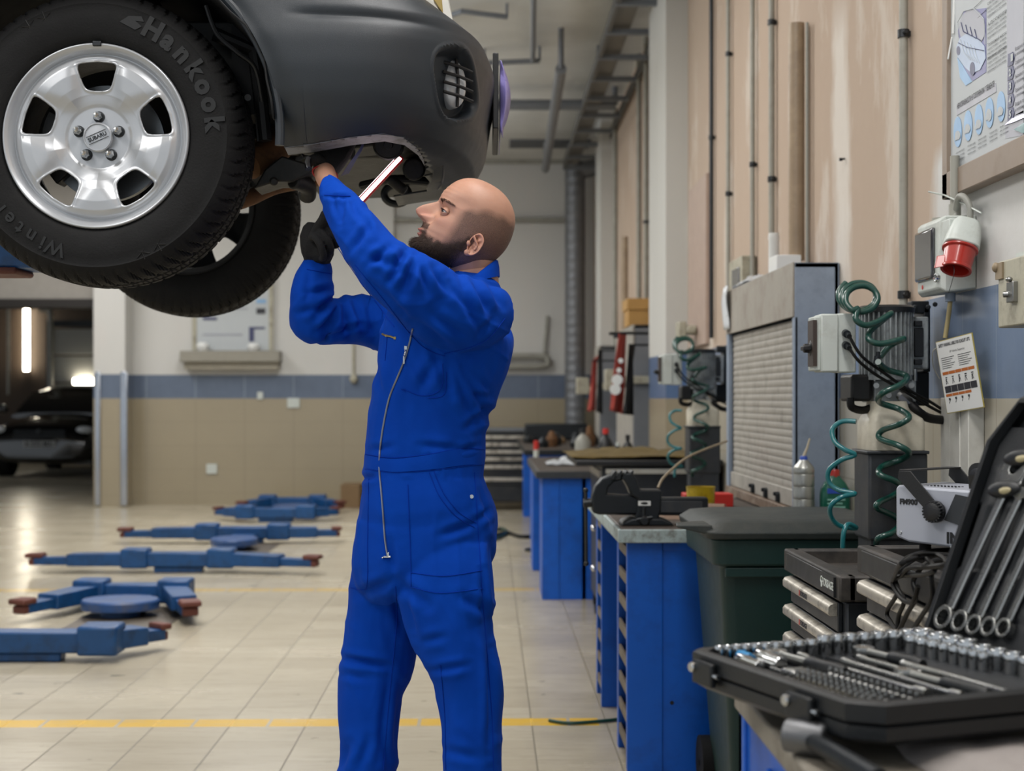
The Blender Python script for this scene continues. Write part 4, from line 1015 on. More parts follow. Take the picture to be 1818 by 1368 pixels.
hsp = s.math('MULTIPLY', sp.outputs[0], s.math('ADD', .62, s.math('MULTIPLY', s.ramp(n3, .35, .65), .38)))
c = s.mix(s.math('MULTIPLY', hsp, .95), c, lin('352b27'))
c = s.mix(s.math('MULTIPLY', sp.outputs[1], s.math('ADD', .55, s.math('MULTIPLY', s.ramp(n3, .4, .6), .35))), c, lin('2e1f18'))
s.base(c); s.set('Roughness', s.math('ADD', .42, s.math('MULTIPLY', n1, .2))); s.set('Subsurface Weight', .12); s.set('Subsurface Radius', (.9, .35, .2)); s.set('Subsurface Scale', .006)
s.bump(n2, .12, .002); M['skin'] = s.m
head = obj('head', hm, 'skin', man, smooth=180)
ca = head.data.color_attributes.new('zones', 'FLOAT_COLOR', 'POINT')
ca.data.foreach_set('color', [x for c in me_col for x in c])
HB = BVHTree.FromPolygons([tuple(v) for v in hm.v], hm.f)
# neck
m = MB(); m.loft(seg_rings(dense([(842, 512, 3.44, 44, .062), (842, 492, 3.44, 43, .060), (840, 474, 3.44, 42, .058), (838, 456, 3.43, 40, .054), (836, 436, 3.43, 36, .048)], 4), 32, 2.0))
nk = obj('neck', m, 'skin', man, smooth=180)
ca = nk.data.color_attributes.new('zones', 'FLOAT_COLOR', 'POINT'); ca.data.foreach_set('color', [0.0] * (4 * len(nk.data.vertices)))
def zero_zones(o, r=0, h=0):
    ca = o.data.color_attributes.new('zones', 'FLOAT_COLOR', 'POINT'); ca.data.foreach_set('color', [h, 0, r, 0] * len(o.data.vertices))
# ears
for sd in (1, -1):
    m = MB()
    ec = (-17, 51.5 * sd, -31)
    def ep(a, b_, c_): return hd(ec[0] + a, ec[1] + c_ * sd, ec[2] + b_)
    outl = []
    for i in range(40):
        q = 2 * PI * i / 40
        ra = interp((q / (2 * PI)) % 1, [0, .12, .25, .4, .5, .62, .75, .88, 1], [12, 14, 17, 17, 15, 15.5, 17, 13, 12])
        outl.append((math.cos(q) * ra * .86, math.sin(q) * ra * 1.28))
    # shell: rim rises outward, concave inside
    rg = []
    for k, lift_ in ((1.0, 2), (1.02, 5), (.96, 8), (.88, 8.2), (.80, 6.0), (.62, 4.0), (.42, 2.2), (.2, 1.6)):
        rg.append([ep(x * k + (0 if k > .7 else 2), y * k, lift_ + (-x * .32) + (2.2 * math.sin((x + y) * .28) if .3 < k < .8 else 0)) for x, y in outl])
    rg.insert(0, [ep(x * .7, y * .7, -6) for x, y in outl])
    m.loft(rg)
    m.tube(smooth_path([ep(8, 12, 7), ep(2, 7, 8.5), ep(-5, 0, 9), ep(-4, -9, 8)], 5), [1.0 * PU * 2.2] * 16, 8)
    m.ellip(ep(10, -3, 5), (.0045, .004, .0065))
    m.ellip(ep(4, -18, 3.5), (.0075, .0045, .0075))
    e = obj('ear', m, 'skin', man, smooth=180, recalc=True); zero_zones(e, .5)
# eyes, lids, brows
M['eyewhite'] = mat('eye_white', 'aaa29c', .25, var=.03, coat=1)
M['iris'] = mat('grey_iris', '262b30', .15, var=.2, coat=1)
M['browhair'] = mat('brown_hair', '38271d', .7, var=.2)
for sd in (1, -1):
    ec = (50.3, 26.5 * sd, -4.5)
    m = MB(); C0 = hd(*ec); R = 9.0 * PU
    gz = (FW * .93 + UP * .14 + LT * .30).normalized()
    m.lathe([(R * math.sin(a), R * math.cos(a)) for a in [math.radians(x) for x in (180, 150, 120, 90, 70, 50, 43, 37)]], C0, gz, 32, 0)
    m.lathe([(R * math.sin(a), R * math.cos(a) + .0002) for a in [math.radians(x) for x in (38, 28, 20, 13)]], C0, gz, 32, 1)
    m.lathe([(R * math.sin(a), R * math.cos(a) + .0003) for a in [math.radians(x) for x in (13, 8, 1)]], C0, gz, 32, 2)
    obj('eye', m, ['eyewhite', 'iris', 'blackplastic'], man, smooth=180)
    m = MB()
    for (e0, e1, rr) in ((18, 88, 9.7), (-80, -17, 9.6)):
        rows = []
        for i in range(25):
            az = math.radians(-110 + 220 * i / 24); row = []
            for j in range(9):
                lim0, lim1 = e0, e1
                cl = math.cos(max(-PI / 2, min(PI / 2, (az * sd - math.radians(22)) * 1.28)))
                if e0 > 0: el = lerp(lerp(-1, e0, max(0, cl) ** .7), e1, j / 8)
                else: el = lerp(e0, lerp(-2, e1, max(0, cl) ** .7), j / 8)
                el = math.radians(el)
                rad = rr + (.7 if (j == 0 and e0 > 0) or (j == 8 and e0 < 0) else 0)
                row.append(C0 + (FW * (math.cos(el) * math.cos(az)) + LT * (math.cos(el) * math.sin(az)) + UP * math.sin(el)) * rad * PU)
            rows.append(row)
        m.grid(rows)
    e = obj('eyelid', m, 'skin', man, smooth=180); zero_zones(e, .2)
    so = e.modifiers.new('s', 'SOLIDIFY'); so.thickness = .0008; so.offset = 1
    # lashes line and brow
    m = MB(); rnd = random.Random(3)
    for i in range(26):
        q_ = -60 + 118 * i / 25; az = math.radians(q_ * 1.13 + 22) * sd; cl = math.cos(math.radians(q_) * 1.45); el = math.radians(lerp(-1, 17, max(0, cl) ** .7))
        p = C0 + (FW * (math.cos(el) * math.cos(az)) + LT * (math.cos(el) * math.sin(az)) + UP * math.sin(el)) * 10.8 * PU
        m.tube([p, p + (FW * math.cos(az) + LT * math.sin(az)).normalized() * .0025 + UP * .0008], [.00035, .0001], 4)
    obj('eyelashes', m, 'browhair', man)
    m = MB()
    for i in range(210):
        t = rnd.random(); l = lerp(12, 42, t); u = 10.0 + 4.0 * math.sin(t * PI * .8) + rnd.uniform(-3.2, 3.2) * (1 - .5 * t)
        h = HB.ray_cast(hd(110, l * sd, u), -FW)
        if h[0] is None: continue
        p = h[0]; d = (LT * sd * .8 + UP * (.35 - .7 * t) + FW * .25).normalized()
        m.tube([p - FW * .0004, p + d * .0035 + FW * .0006, p + d * .0075], [.00028, .0002, .0001], 3)
    obj('eyebrow', m, 'browhair', man)
# beard strands rooted over the beard zone
rnd = random.Random(11); m = MB(); cnt = 0
polys = [f for f in hm.f if len(f) == 4]
def hl(p):
    d = p - HO; return d.dot(FW) / PU, d.dot(LT) / PU, d.dot(UP) / PU
cand = []
for f in polys:
    c = (hm.v[f[0]] + hm.v[f[2]]) / 2; a = beard_amt(*hl(c))
    if a > .25:
        ar = ((hm.v[f[2]] - hm.v[f[0]]).cross(hm.v[f[3]] - hm.v[f[1]])).length * .5; cand.append((f, a, ar))
tot = sum(a * ar for _, a, ar in cand)
for f, a, ar in cand:
    n = 15000 * a * ar / tot; n = int(n) + (rnd.random() < n % 1)
    q = [hm.v[i] for i in f]; nn = (q[2] - q[0]).cross(q[3] - q[1]).normalized()
    ctr = (q[0] + q[2]) / 2
    if nn.dot(ctr - hd(10, 0, -20)) < 0: nn = -nn
    for _ in range(n):
        u_, v_ = rnd.random(), rnd.random(); p = q[0].lerp(q[1], u_).lerp(q[3].lerp(q[2], u_), v_)
        ff, ll, uu = hl(p)
        chin = min(1, max(0, (ff - 15) / 40)) * min(1, max(0, (-52 - uu) / 20)); L = lerp(.0045, .0125, chin) * a * rnd.uniform(.7, 1.2)
        if uu > -47: L *= .6
        dr = (nn * .55 - UP * .6 + FW * (.25 * chin) + Vector((rnd.uniform(-.25, .25), rnd.uniform(-.25, .25), rnd.uniform(-.25, .25)))).normalized()
        sdv = dr.cross(nn).normalized() * .00028
        e1 = p + dr * L * .55 + nn * L * .18; e2 = p + dr * L
        m.add([p - sdv, p + sdv, e1 + sdv * .8, e1 - sdv * .8, e2], [(0, 1, 2, 3), (3, 2, 4)])
o = obj('beard', m, 'browhair', man, smooth=0, recalc=False)
# ---------------- hands
def digit(mb, pts, r0, r1, n=10):
    sp = smooth_path(pts, 4); k = len(sp) - 1
    mb.tube(sp, [lerp(r0, r1, i / k) for i in range(k + 1)], n)
    mb.ellip(sp[-1], (r1, r1, r1), 10, 6)
M['glove'] = mat('black_knit_glove', '0b0b0d', .85, var=.3, bump=.5, bscale=420)
M['glovecuff'] = mat('red_glove_edge', '9c1f22', .8, var=.2)
# right hand: fist round the handle of the inspection lamp
LY = 3.50
A0 = P(578, 424, LY); A1 = P(712, 280, LY + .13); AX = (A1 - A0).normalized()
hand = MB(); side = AX.cross(Vector((0, 1, 0))).normalized()       # in the image plane, perpendicular to the lamp
if side.x < 0: side = -side
front = Vector((0, -1, 0)); front = (front - AX * front.dot(AX)).normalized()
hc = A0 + AX * .0
for i in range(4):
    c = hc + AX * (.034 - .0215 * i); rad = .026 - (.002 if i == 3 else 0); pts = []
    for q in [math.radians(x) for x in (200, 160, 120, 80, 40, 5, -30)]:
        pts.append(c + side * (math.cos(q) * rad * 1.1) + front * (math.sin(q) * rad) + AX * (-.004 * i * math.cos(q)))
    digit(hand, pts, .0118 - .0006 * i, .0098 - .0006 * i)
pal = hc - side * .030 - AX * .006 - front * .006
hand.loft(seg_rings([(558, 474, 3.555, 16, .022), (562, 462, 3.545, 24, .026), (564, 450, 3.535, 29, .028), (563, 434, 3.53, 30, .026), (561, 418, 3.53, 29, .022), (562, 404, 3.53, 24, .018), (563, 396, 3.53, 17, .012)], 20))
hand.loft(seg_rings([(590, 448, 3.52, 10, .02), (580, 446, 3.52, 22, .024), (566, 446, 3.53, 26, .026)], 16))
digit(hand, [P(556, 425, 3.50), P(566, 404, 3.485), P(574, 390, 3.47), P(577, 381, 3.465)], .0150, .0118)
hg, _ = remeshed(hand, .0022, 3)
gl = obj('glove', hg, 'glove', man, smooth=180, recalc=False)
m = MB()
for k in range(7):
    for j in range(10 - abs(k - 3)):
        c = hit(BVHTree.FromPolygons([tuple(v) for v in hg.v], hg.f), 566 + j * 3.2 + k * .6, 462 - k * 4 - j * 1.6, 0, .0003) if False else None
m = MB(); m.loft(seg_rings(dense([(560, 478, 3.56, 17, .026), (564, 470, 3.562, 19, .030), (568, 463, 3.565, 18, .028)], 2), 20, 2)); w2 = obj('wrist', m, 'skin', man, smooth=180); zero_zones(w2)
m = MB(); r_ = seg_rings([(560, 466, 3.553, 24.5, .032)] * 1 + [(561, 470, 3.555, 24.5, .032)], 28, 2)[0]
m.tube(r_, .0022, 6, close=True); obj('glove_edge', m, 'glovecuff', gl)
# left hand reaching up under the bumper
hand2 = MB()
hand2.loft(seg_rings(dense([(577, 306, 3.50, 20, .026), (580, 296, 3.51, 25, .026), (588, 276, 3.53, 31, .026), (597, 256, 3.55, 33, .024), (604, 240, 3.57, 31, .02), (608, 228, 3.58, 26, .015)], 3), 20))
for i, (x, y, tx, ty, Y) in enumerate([(586, 244, 566, 228, 3.52), (598, 236, 586, 208, 3.53), (611, 234, 606, 204, 3.55), (624, 240, 630, 212, 3.57)]):
    a = P(x, y, Y + .02); b_ = P(tx, ty, Y + .03); c = P(tx - 4, ty - 14, Y + .06)
    digit(hand2, [a, a.lerp(b_, .5) + Vector((0, -.008, 0)), b_, c], .0115, .0092)
digit(hand2, [P(572, 290, 3.49), P(562, 282, 3.475), P(553, 284, 3.47), P(549, 290, 3.47)], .0135, .0105)
hg2, _ = remeshed(hand2, .0022, 3); gl2 = obj('glove', hg2, 'glove', man, smooth=180, recalc=False)
m = MB(); m.loft(seg_rings(dense([(590, 336, 3.40, 15, .024), (582, 322, 3.44, 18, .026), (577, 308, 3.485, 19, .026), (578, 302, 3.50, 17, .022)], 3), 20, 2)); w1 = obj('wrist', m, 'skin', man, smooth=180); zero_zones(w1)
m = MB(); r_ = seg_rings([(577, 309, 3.49, 22.5, .0285), (581, 296, 3.50, 22.5, .0285)], 28, 2)[0]; m.tube(r_, .0022, 6, close=True); obj('glove_edge', m, 'glovecuff', gl2)
m = MB()
for k in range(5): m.tube(smooth_path([P(606 + k * 3, 312 - k, 3.50), P(622 + k * 3, 288 - k * 2, 3.49), P(640 + k, 262, 3.50), P(646, 244, 3.52)], 5), .0009, 4)
obj('loose_threads', m, mat('pale_violet_thread', '6b6b92', .7), gl2)
# lamp
lamp = thing('inspection_lamp', 'red bodied stick lamp with glowing white tube held up in the far gloved hand', 'lamp', A0)
m = MB(); fr = frame(A0, AX, front)
L = (A1 - A0).length
m.loft([[fr @ Vector((t, y, z)) for y, z in [(.0135 * math.cos(q), .012 * math.sin(q)) for q in [2 * PI * k / 16 for k in range(16)]]] for t in (-.022, -.018, .0, .055)])
m.box((.03, -.0085, -.0085), (L, .0085, .0085), 0, fr)
obj('body', m, 'redbody', lamp, bevel=.003)
m = MB(); m.box((.06, -.0055, -.0095), (L - .006, .0055, -.008), 0, fr); m.box((.06, .008, -.0048), (L - .006, .0095, .0048), 0, fr)
obj('lit_tube', m, 'lamp_core', lamp, bevel=.001)
m = MB(); m.cbox((.045, .0, .0135), (.05, .016, .008), 0, fr); obj('orange_grip', m, mat('orange_grip', 'e2571c', .4), lamp, bevel=.003)
m = MB(); c = P(549, 288, 3.455)
m.tube([P(548, 282, 3.46), P(546, 290, 3.45), P(548, 300, 3.44)], .008, 12); tag(obj('spanner_end', m, 'chrome'), 'short bright steel tool end gripped by the upper gloved hand', 'spanner')
# ================================================================ WORKBENCH WITH VISE (middle right)
def workbench(label, x0, x1, y0, y1, z, posts, front_panel=True, top='benchtop', edge='benchedge'):
    t = thing('workbench', label, 'workbench', ((x0 + x1) / 2, (y0 + y1) / 2, 0))
    m = MB(); m.box((x0 - .03, y0 - .03, z - .045), (x1, y1, z)); 
    o = obj('worktop', m, top, t, bevel=.006)
    m = MB(); m.box((x0 - .036, y0 - .04, z - .05), (x1, y0 - .028, z - .004)); m.box((x0 - .042, y0 - .04, z - .05), (x0 - .03, y1, z - .004)); obj('edge_strip', m, edge, t, bevel=.003)
    return t
bx0, by0, by1, bz = .488, 5.08, 6.62, .852
wb = workbench('blue steel workbench with worn dark top carrying the large dark vise', bx0, 1.28, by0, by1, bz, None)
def pedestal(t, xa, xb, ya, yb, z, mt='benchblue', shelves=8):
    m = MB()
    m.box((xa, ya, .0), (xb, ya + .02, z)); m.box((xa, yb - .02, 0), (xb, yb, z)); m.box((xb - .02, ya, 0), (xb, yb, z))
    m.box((xa - .009, ya - .009, 0), (xa + .115, ya, z)); m.box((xa - .007, ya - .003, 0), (xa + .03, ya + .05, z)); m.box((xa - .006, yb - .05, 0), (xa + .03, yb + .001, z))
    m.box((xa + .115, ya - .006, z - .03), (xb, ya, z))
    o = obj('pedestal', m, mt, t, bevel=.004)
    for k in range(shelves):
        zz = .06 + k * (z - .12) / (shelves - 1)
        m = MB(); m.box((xa - .002, ya + .045, zz), (xb - .02, yb - .045, zz + .012)); m.box((xa - .004, ya + .045, zz), (xa + .004, yb - .045, zz + .035))
        obj('shelf', m, 'shelf', o)
    return o
pedestal(wb, bx0, 1.24, by0, 5.50, bz - .05); pedestal(wb, bx0 - .005, 1.24, 6.17, 6.50, bz - .05)
m = MB(); m.box((bx0 + .12, 5.50, .62), (1.24, 6.17, .70)); m.box((bx0 + .03, 5.5, bz - .1), (bx0 + .05, 6.17, bz - .05)); obj('back_rail', m, 'benchblue', wb)
m = MB()
for y in (6.55, 6.6): 
    for z in (.80, .72, .54): m.ellip((bx0 - .02, y - .02, z), (.012, .012, .012), 12, 8)
obj('corner_knobs', m, 'chrome', wb) 
m = MB()
for px, py in ((1193, 1247), (1168, 1205)): c = P(px, py, by0 - .001); m.cyl(c, c + Vector((0, .004, 0)), .007, 14)
obj('panel_hole', m, 'blackplastic', wb)
# ---- vise
VY = 5.22; sv = VY / F
vise = thing('bench_vise', 'large dark cast iron vise clamped on the corner of the blue workbench', 'vise', P(1150, 935, VY))
def VP(px, py, y=VY): return P(px, py, y)
def vslab(name, pts, y0, y1, mt='iron', bevel=.006, mb=None, parent=None):
    m = mb or MB(); r0 = [P(a, b_, VY) for a, b_ in pts]; r0 = [Vector((p.x, y0, p.z)) for p in r0]; r1 = [Vector((p.x, y1, p.z)) for p in r0]
    m.loft([r0, r1])
    if mb is None: return obj(name, m, mt, parent or vise, bevel=bevel)
# moving jaw (left), fixed jaw body, bar and base
vslab('moving_jaw', [(1051, 908), (1050, 880), (1056, 862), (1068, 848), (1082, 842), (1102, 838), (1104, 850), (1088, 854), (1078, 864), (1076, 876), (1140, 880), (1140, 911), (1060, 911)], VY - .045, VY + .045)
vslab('slide_bar', [(1060, 882), (1255, 882), (1255, 914), (1060, 912)], VY - .036, VY + .036)
vslab('slide_bar_panel', [(1070, 886), (1244, 888), (1244, 909), (1070, 907)], VY - .040, VY - .036, 'tub', .004)
vslab('fixed_jaw', [(1106, 838), (1120, 838), (1128, 850), (1134, 868), (1172, 868), (1170, 905), (1164, 925), (1122, 925), (1128, 905), (1130, 884), (1118, 876), (1112, 862), (1106, 852)], VY - .055, VY + .055)
m = MB()
for k in range(4): vslab('', [(1082 + k * 10, 850), (1084 + k * 10, 842), (1090 + k * 10, 834), (1093 + k * 10, 834), (1089 + k * 10, 850)], VY - .052 + .0 * k, VY + .052, mb=m)
obj('jaw_plate', m, 'darksteel', vise, bevel=.002)
vslab('base', [(1100, 930), (1105, 923), (1120, 917), (1170, 917), (1188, 924), (1192, 930)], VY - .08, VY + .08)
m = MB(); c = VP(1143, 921, VY - .07); m.cyl(c, VP(1143, 900, VY - .07), .007, 12); m.tube([VP(1130, 922, VY - .08), VP(1158, 918, VY - .08)], .006, 10); m.lathe([(.02, 0), (.02, .02), (.012, .03)], VP(1143, 924, VY - .06), (0, -1, 0), 20); obj('clamp_screw', m, 'darksteel', vise)
m = MB(); m.cyl(VP(1050, 892, VY), VP(1036, 893, VY), .016, 18); m.tube([VP(1040, 870, VY), VP(1041, 1000, VY)], .006, 10); m.ellip(VP(1041, 1000, VY), (.009, .009, .009), 12, 8); m.ellip(VP(1040, 870, VY), (.009, .009, .009), 12, 8); obj('handle', m, 'darksteel', vise)
m = MB(); c = VP(1144, 893, VY - .0565)
X = frame(c, (1, 0, 0), (0, 0, 1)); m.box((-.022, -.0085, 0), (.022, .0085, .0015), 0, X); m.box((-.012, -.003, .0015), (.012, .003, .002), 1, X); m.box((-.006, -.0045, .0015), (.008, .0045, .0022), 1, X); obj('maker_plate', m, ['paper', 'blackplastic'], vise)
m = MB(); m.tube(smooth_path([VP(1168, 866, 5.3), VP(1176, 850, 5.35), VP(1192, 834, 5.4), VP(1215, 815, 5.5), VP(1245, 800, 5.7), VP(1290, 783, 6.2)], 6), .005, 8)
tag(obj('air_line', m, mat('tan_cable', '8c7e68', .6)), 'thin tan cable rising from the vise towards the shutter cabinet', 'cable')
# ---- small things on that bench
m = MB(); c = P(1244, 888, 5.9); c.z = bz; m.lathe([(.05, 0), (.055, .005), (.058, .09), (.06, .092), (.055, .092), (.05, .01), (.001, .008)], c, (0, 0, 1), 28); tag(obj('plastic_tub', m, 'yellow'), 'grimy yellow plastic tub behind the vise', 'tub')
m = MB(); c = Vector((P(1226, 888, 6.0).x, 6.02, bz)); m.box((c.x - .02, c.y, c.z), (c.x + .18, c.y + .12, c.z + .055)); tag(obj('small_box', m, 'red', bevel=.004), 'low red box half hidden behind the yellow tub', 'box')
m = MB(); c = PF(1205, 918, bz); X = Matrix.Translation(c)
m.loft([[X @ Vector(p) for p in ((-.12, -.1, 0), (.06, -.12, 0), (.09, .06, 0), (-.08, .1, 0))], [X @ Vector(p) for p in ((-.10, -.08, .004), (.03, -.08, .035), (.06, .04, .02), (-.06, .08, .006))]])
tag(obj('leather_scrap', m, 'wood2', bevel=.003), 'folded tan leather scrap lying on the bench behind the vise bar', 'cloth')
m = MB(); c = PF(1262, 915, bz); m.tube([c + Vector((-.05, .02, .025)), c + Vector((.05, -.03, .025))], .022, 16); m.tube([c + Vector((.045, -.028, .025)), c + Vector((.052, -.031, .025))], .019, 16, 1); tag(obj('rolled_sleeve', m, ['wood2', 'redplug']), 'rolled red lined leather sleeve at the end of the vise bar', 'roll')
rnd = random.Random(5)
for i in range(6):
    c = PF(rnd.uniform(1340, 1385), rnd.uniform(925, 934), bz); m = MB(); m.cyl(c, c + Vector((0, 0, .008)), .007, 6); tag(obj('loose_nut', m, 'darksteel'), ('first', 'second', 'third', 'fourth', 'fifth', 'sixth')[i] + ' of six small steel nuts lying loose at the foot of the shutter cabinet', 'nut', 'loose nuts on the workbench')
# ---- roller shutter cabinet
rc = thing('shutter_cabinet', 'grey blue wall cabinet with closed roller shutter standing on the workbench', 'cabinet', (1.2, 6.1, bz))
Y0, Y1, Z0, Z1 = 5.37, 6.88, bz + .002, 1.80; XF = 1.125
m = MB(); m.box((XF, Y0, Z0), (1.288, Y0 + .03, Z1)); m.box((XF, Y1 - .03, Z0), (1.288, Y1, Z1)); m.box((1.27, Y0, Z0), (1.29, Y1, Z1)); m.box((XF, Y0, Z1 - .02), (1.288, Y1, Z1)); obj('body', m, 'greybox', rc, bevel=.003)
m = MB(); m.box((XF - .008, Y0 + .002, 1.60), (XF + .0, Y1, Z1 + .002)); obj('fascia', m, 'fascia', rc, bevel=.002)
m = MB(); m.box((XF - .006, Y1 - .06, Z0), (XF + .012, Y1, 1.60)); obj('guide_rail', m, 'greybox', rc, bevel=.002)
m = MB(); m.box((XF - .003, Y0, Z0), (XF + .012, Y0 + .035, 1.6)); obj('guide_rail', m, 'greybox', rc, bevel=.002)
m = MB(); n = 23
for k in range(n):
    z0 = .96 + (1.595 - .96) * k / n; h = (1.595 - .96) / n
    r_ = [[(XF + .018 - .003 * math.sin(PI * t), y, z0 + h * t) for t in (0, .2, .5, .8, .96)] + [(XF + .022, y, z0 + h * .96), (XF + .022, y, z0)] for y in (Y0 + .03, Y1 - .05)]
    m.loft(r_)
obj('shutter', m, 'slat', rc, smooth=20)
m = MB(); m.box((XF + .004, Y0 + .03, .895), (XF + .02, Y1 - .05, .96)); obj('bottom_bar', m, 'slat', rc, bevel=.003)
m = MB(); m.box((XF - .014, Y0 + .01, bz + .003), (XF + .02, Y1 - .01, .893)); obj('rusty_sill', m, mat('rust_stained_sill', '6a5646', .6, var=.3, dirt='a69f93', damt=.6, dscale=20), rc, bevel=.003)
for y in (5.68, 5.93, 6.22):
    m = MB(); m.cbox((XF + .0, y, .915), (.02, .03, .035)); m.cyl((XF - .02, y, .93), (XF + .005, y, .93), .008, 10); obj('latch', m, 'iron', rc, bevel=.003)
# white things on the cabinet
m = MB(); c = P(1362, 470, 6.1); c.z = Z1; c.x = 1.19; m.lathe([(.022, 0), (.022, .16), (.024, .165), (.022, .19), (.02, .19), (.001, .19)], c, (0, 0, 1), 24); tag(obj('cartridge', m, 'paper', smooth=40), 'tall white cartridge standing on the shutter cabinet', 'cartridge')
m = MB(); c = Vector((1.2, 5.92, Z1)); m.box((c.x - .05, c.y - .08, c.z), (c.x + .05, c.y + .08, c.z + .075)); tag(obj('small_carton', m, 'paper', bevel=.004), 'small white carton on the shutter cabinet beside the tall cartridge', 'carton')
def crumple(name, c, sx_, sy_, sz_, mt, label, cat, seed=1, drop=0):
    m = MB(); rnd = random.Random(seed); rows = []
    for i in range(15):
        row = []
        for j in range(15):
            u, v = i / 14 - .5, j / 14 - .5; h = noise.noise(Vector((u * 7 + seed, v * 7, seed))) * .5 + .5
            row.append(Vector((c[0] + u * sx_, c[1] + v * sy_, c[2] + h * sz_ * (1 - 1.6 * max(abs(u), abs(v))) + .002)))
        rows.append(row)
    m.grid(rows); o = obj(name, m, mt, smooth=60); so = o.modifiers.new('s', 'SOLIDIFY'); so.thickness = .002; return tag(o, label, cat)
M['film'] = mat('white_polythene', 'c4c8cc', .3, var=.1, coat=.4)
crumple('plastic_bag', (1.2, 6.55, Z1 + .002), .15, .4, .09, 'film', 'crumpled clear plastic bag on the far end of the shutter cabinet', 'bag', 3)
m = MB(); rows = [[Vector((XF - .024 - .008 * math.sin(6 * u + 5 * v), 6.74 + .13 * u, 1.82 - .20 * v)) for u in [i / 8 for i in range(9)]] for v in [j / 8 for j in range(9)]]
m.grid(rows); o = obj('plastic_sleeve', m, 'film', smooth=60); so = o.modifiers.new('s', 'SOLIDIFY'); so.thickness = .002; tag(o, 'shiny white plastic sleeve hanging over the far corner of the shutter cabinet', 'sleeve')
# oil can and green bottle
c = Vector((sx(1427, 5.24), 5.24, bz)); can = thing('oil_can', 'ribbed steel oil can with thin pale spout at the near end of the shutter cabinet', 'oil can', c)
m = MB(); pr = [(.036, 0), (.038, .004)]
for k in range(4): pr += [(.038, .045 * k + .008), (.038, .045 * k + .038), (.0365, .045 * k + .042), (.038, .045 * k + .046)]
pr += [(.038, .195), (.034, .205), (.018, .222), (.015, .228), (.001, .228)]; m.lathe(pr, c, (0, 0, 1), 36); obj('body', m, mat('old_tinplate', 'a8a9a4', .35, metal=.7, var=.15, dirt='6e6a60', damt=.5), can, smooth=40)
m = MB(); m.lathe([(.014, .228), (.014, .236), (.010, .242), (.001, .242)], c, (0, 0, 1), 20); obj('collar', m, 'labelblue', can)
m = MB(); m.tube([c + Vector((0, 0, .24)), c + Vector((.012, 0, .27)), c + Vector((.022, 0, .305))], [.006, .004, .003], 10); obj('spout', m, mat('pale_spout', 'b8ad94', .5), can)
c = Vector((sx(1482, 5.22), 5.22, bz)); bo = thing('oil_bottle', 'green oil bottle with red cap beside the steel oil can', 'bottle', c)
m = MB(); rg = []
for h, w_, d_ in ((0, .050, .028), (.006, .053, .031), (.10, .053, .031), (.125, .050, .030), (.15, .036, .024), (.165, .02, .018), (.172, .017, .017)):
    rg.append([c + Vector((w_ * (abs(math.cos(q)) ** .6) * (1 if math.cos(q) > 0 else -1), d_ * (abs(math.sin(q)) ** .6) * (1 if math.sin(q) > 0 else -1), h)) for q in [2 * PI * k / 36 for k in range(36)]])
m.loft(rg); obj('body', m, 'bottlegreen', bo, smooth=40)
m = MB(); m.lathe([(.018, .168), (.018, .19), (.016, .194), (.001, .194)], c, (0, 0, 1), 24); obj('cap', m, 'redplug', bo)
m = MB(); m.box((c.x - .034, c.y - .0335, c.z + .11), (c.x + .03, c.y - .0312, c.z + .128), 0)
for k in range(6): m.box((c.x - .034, c.y - .0335, c.z + .02 + k * .013), (c.x + .02 + .01 * (k % 2), c.y - .0315, c.z + .026 + k * .013), 1)
obj('label', m, ['labelblue', mat('pale_green_print', '7fb5a6', .5)], bo)
# ================================================================ WHEELED BIN
b_ = thing('wheeled_bin', 'dark green wheeled rubbish bin with closed dusty lid in front of the blue workbench', 'bin', (.93, 4.62, 0))
def rrect(x0, x1, y0, y1, z, r=.04, n=5):
    out = []
    for cx, cy, a0 in ((x1 - r, y1 - r, 0), (x0 + r, y1 - r, 90), (x0 + r, y0 + r, 180), (x1 - r, y0 + r, 270)):
        for k in range(n + 1):
            a = math.radians(a0 + 90 * k / n); out.append(Vector((cx + r * math.cos(a), cy + r * math.sin(a), z)))
    return out
m = MB(); m.loft([rrect(.74, 1.17, 4.42, 4.86, .05), rrect(.69, 1.19, 4.34, 4.92, .80), rrect(.665, 1.21, 4.315, 4.945, .805), rrect(.66, 1.215, 4.31, 4.95, .885)]); m.loft([rrect(.70, 1.18, 4.36, 4.92, .06), rrect(.75, .95, 4.334, 4.36, .70)]) if False else None
obj('body', m, 'bin', b_, bevel=.006)
m = MB(); m.loft([rrect(.645, 1.225, 4.295, 4.965, .885), rrect(.64, 1.23, 4.29, 4.97, .905), rrect(.67, 1.2, 4.33, 4.93, .93), rrect(.72, 1.16, 4.4, 4.88, .938)])
m.loft([[Vector(p) for p in ((.56, 4.36, .915), (.66, 4.32, .895), (.66, 4.32, .925), (.56, 4.36, .922))], [Vector(p) for p in ((.57, 4.46, .915), (.66, 4.5, .895), (.66, 4.5, .925), (.57, 4.46, .922))]])
obj('lid', m, 'binlid', b_, bevel=.006)
m = MB(); m.tube([(.70, 4.86, .09), (1.22, 4.86, .09)], .012, 10)
for x in (.72, 1.2): m.cyl((x - .02, 4.86, .09), (x + .02, 4.86, .09), .09, 28)
obj('wheels', m, 'rubber', b_)
m = MB(); m.box((.70, 4.322, .77), (1.18, 4.34, .80)); m.loft([[Vector((x, 4.34, z)) for x, z in ((1.02, .30), (1.14, .30), (1.15, .66), (1.06, .70), (1.0, .6))], [Vector((x, 4.325, z)) for x, z in ((1.03, .31), (1.13, .31), (1.14, .65), (1.07, .69), (1.01, .6))]]); obj('moulded_rib', m, 'bin', b_, bevel=.004)
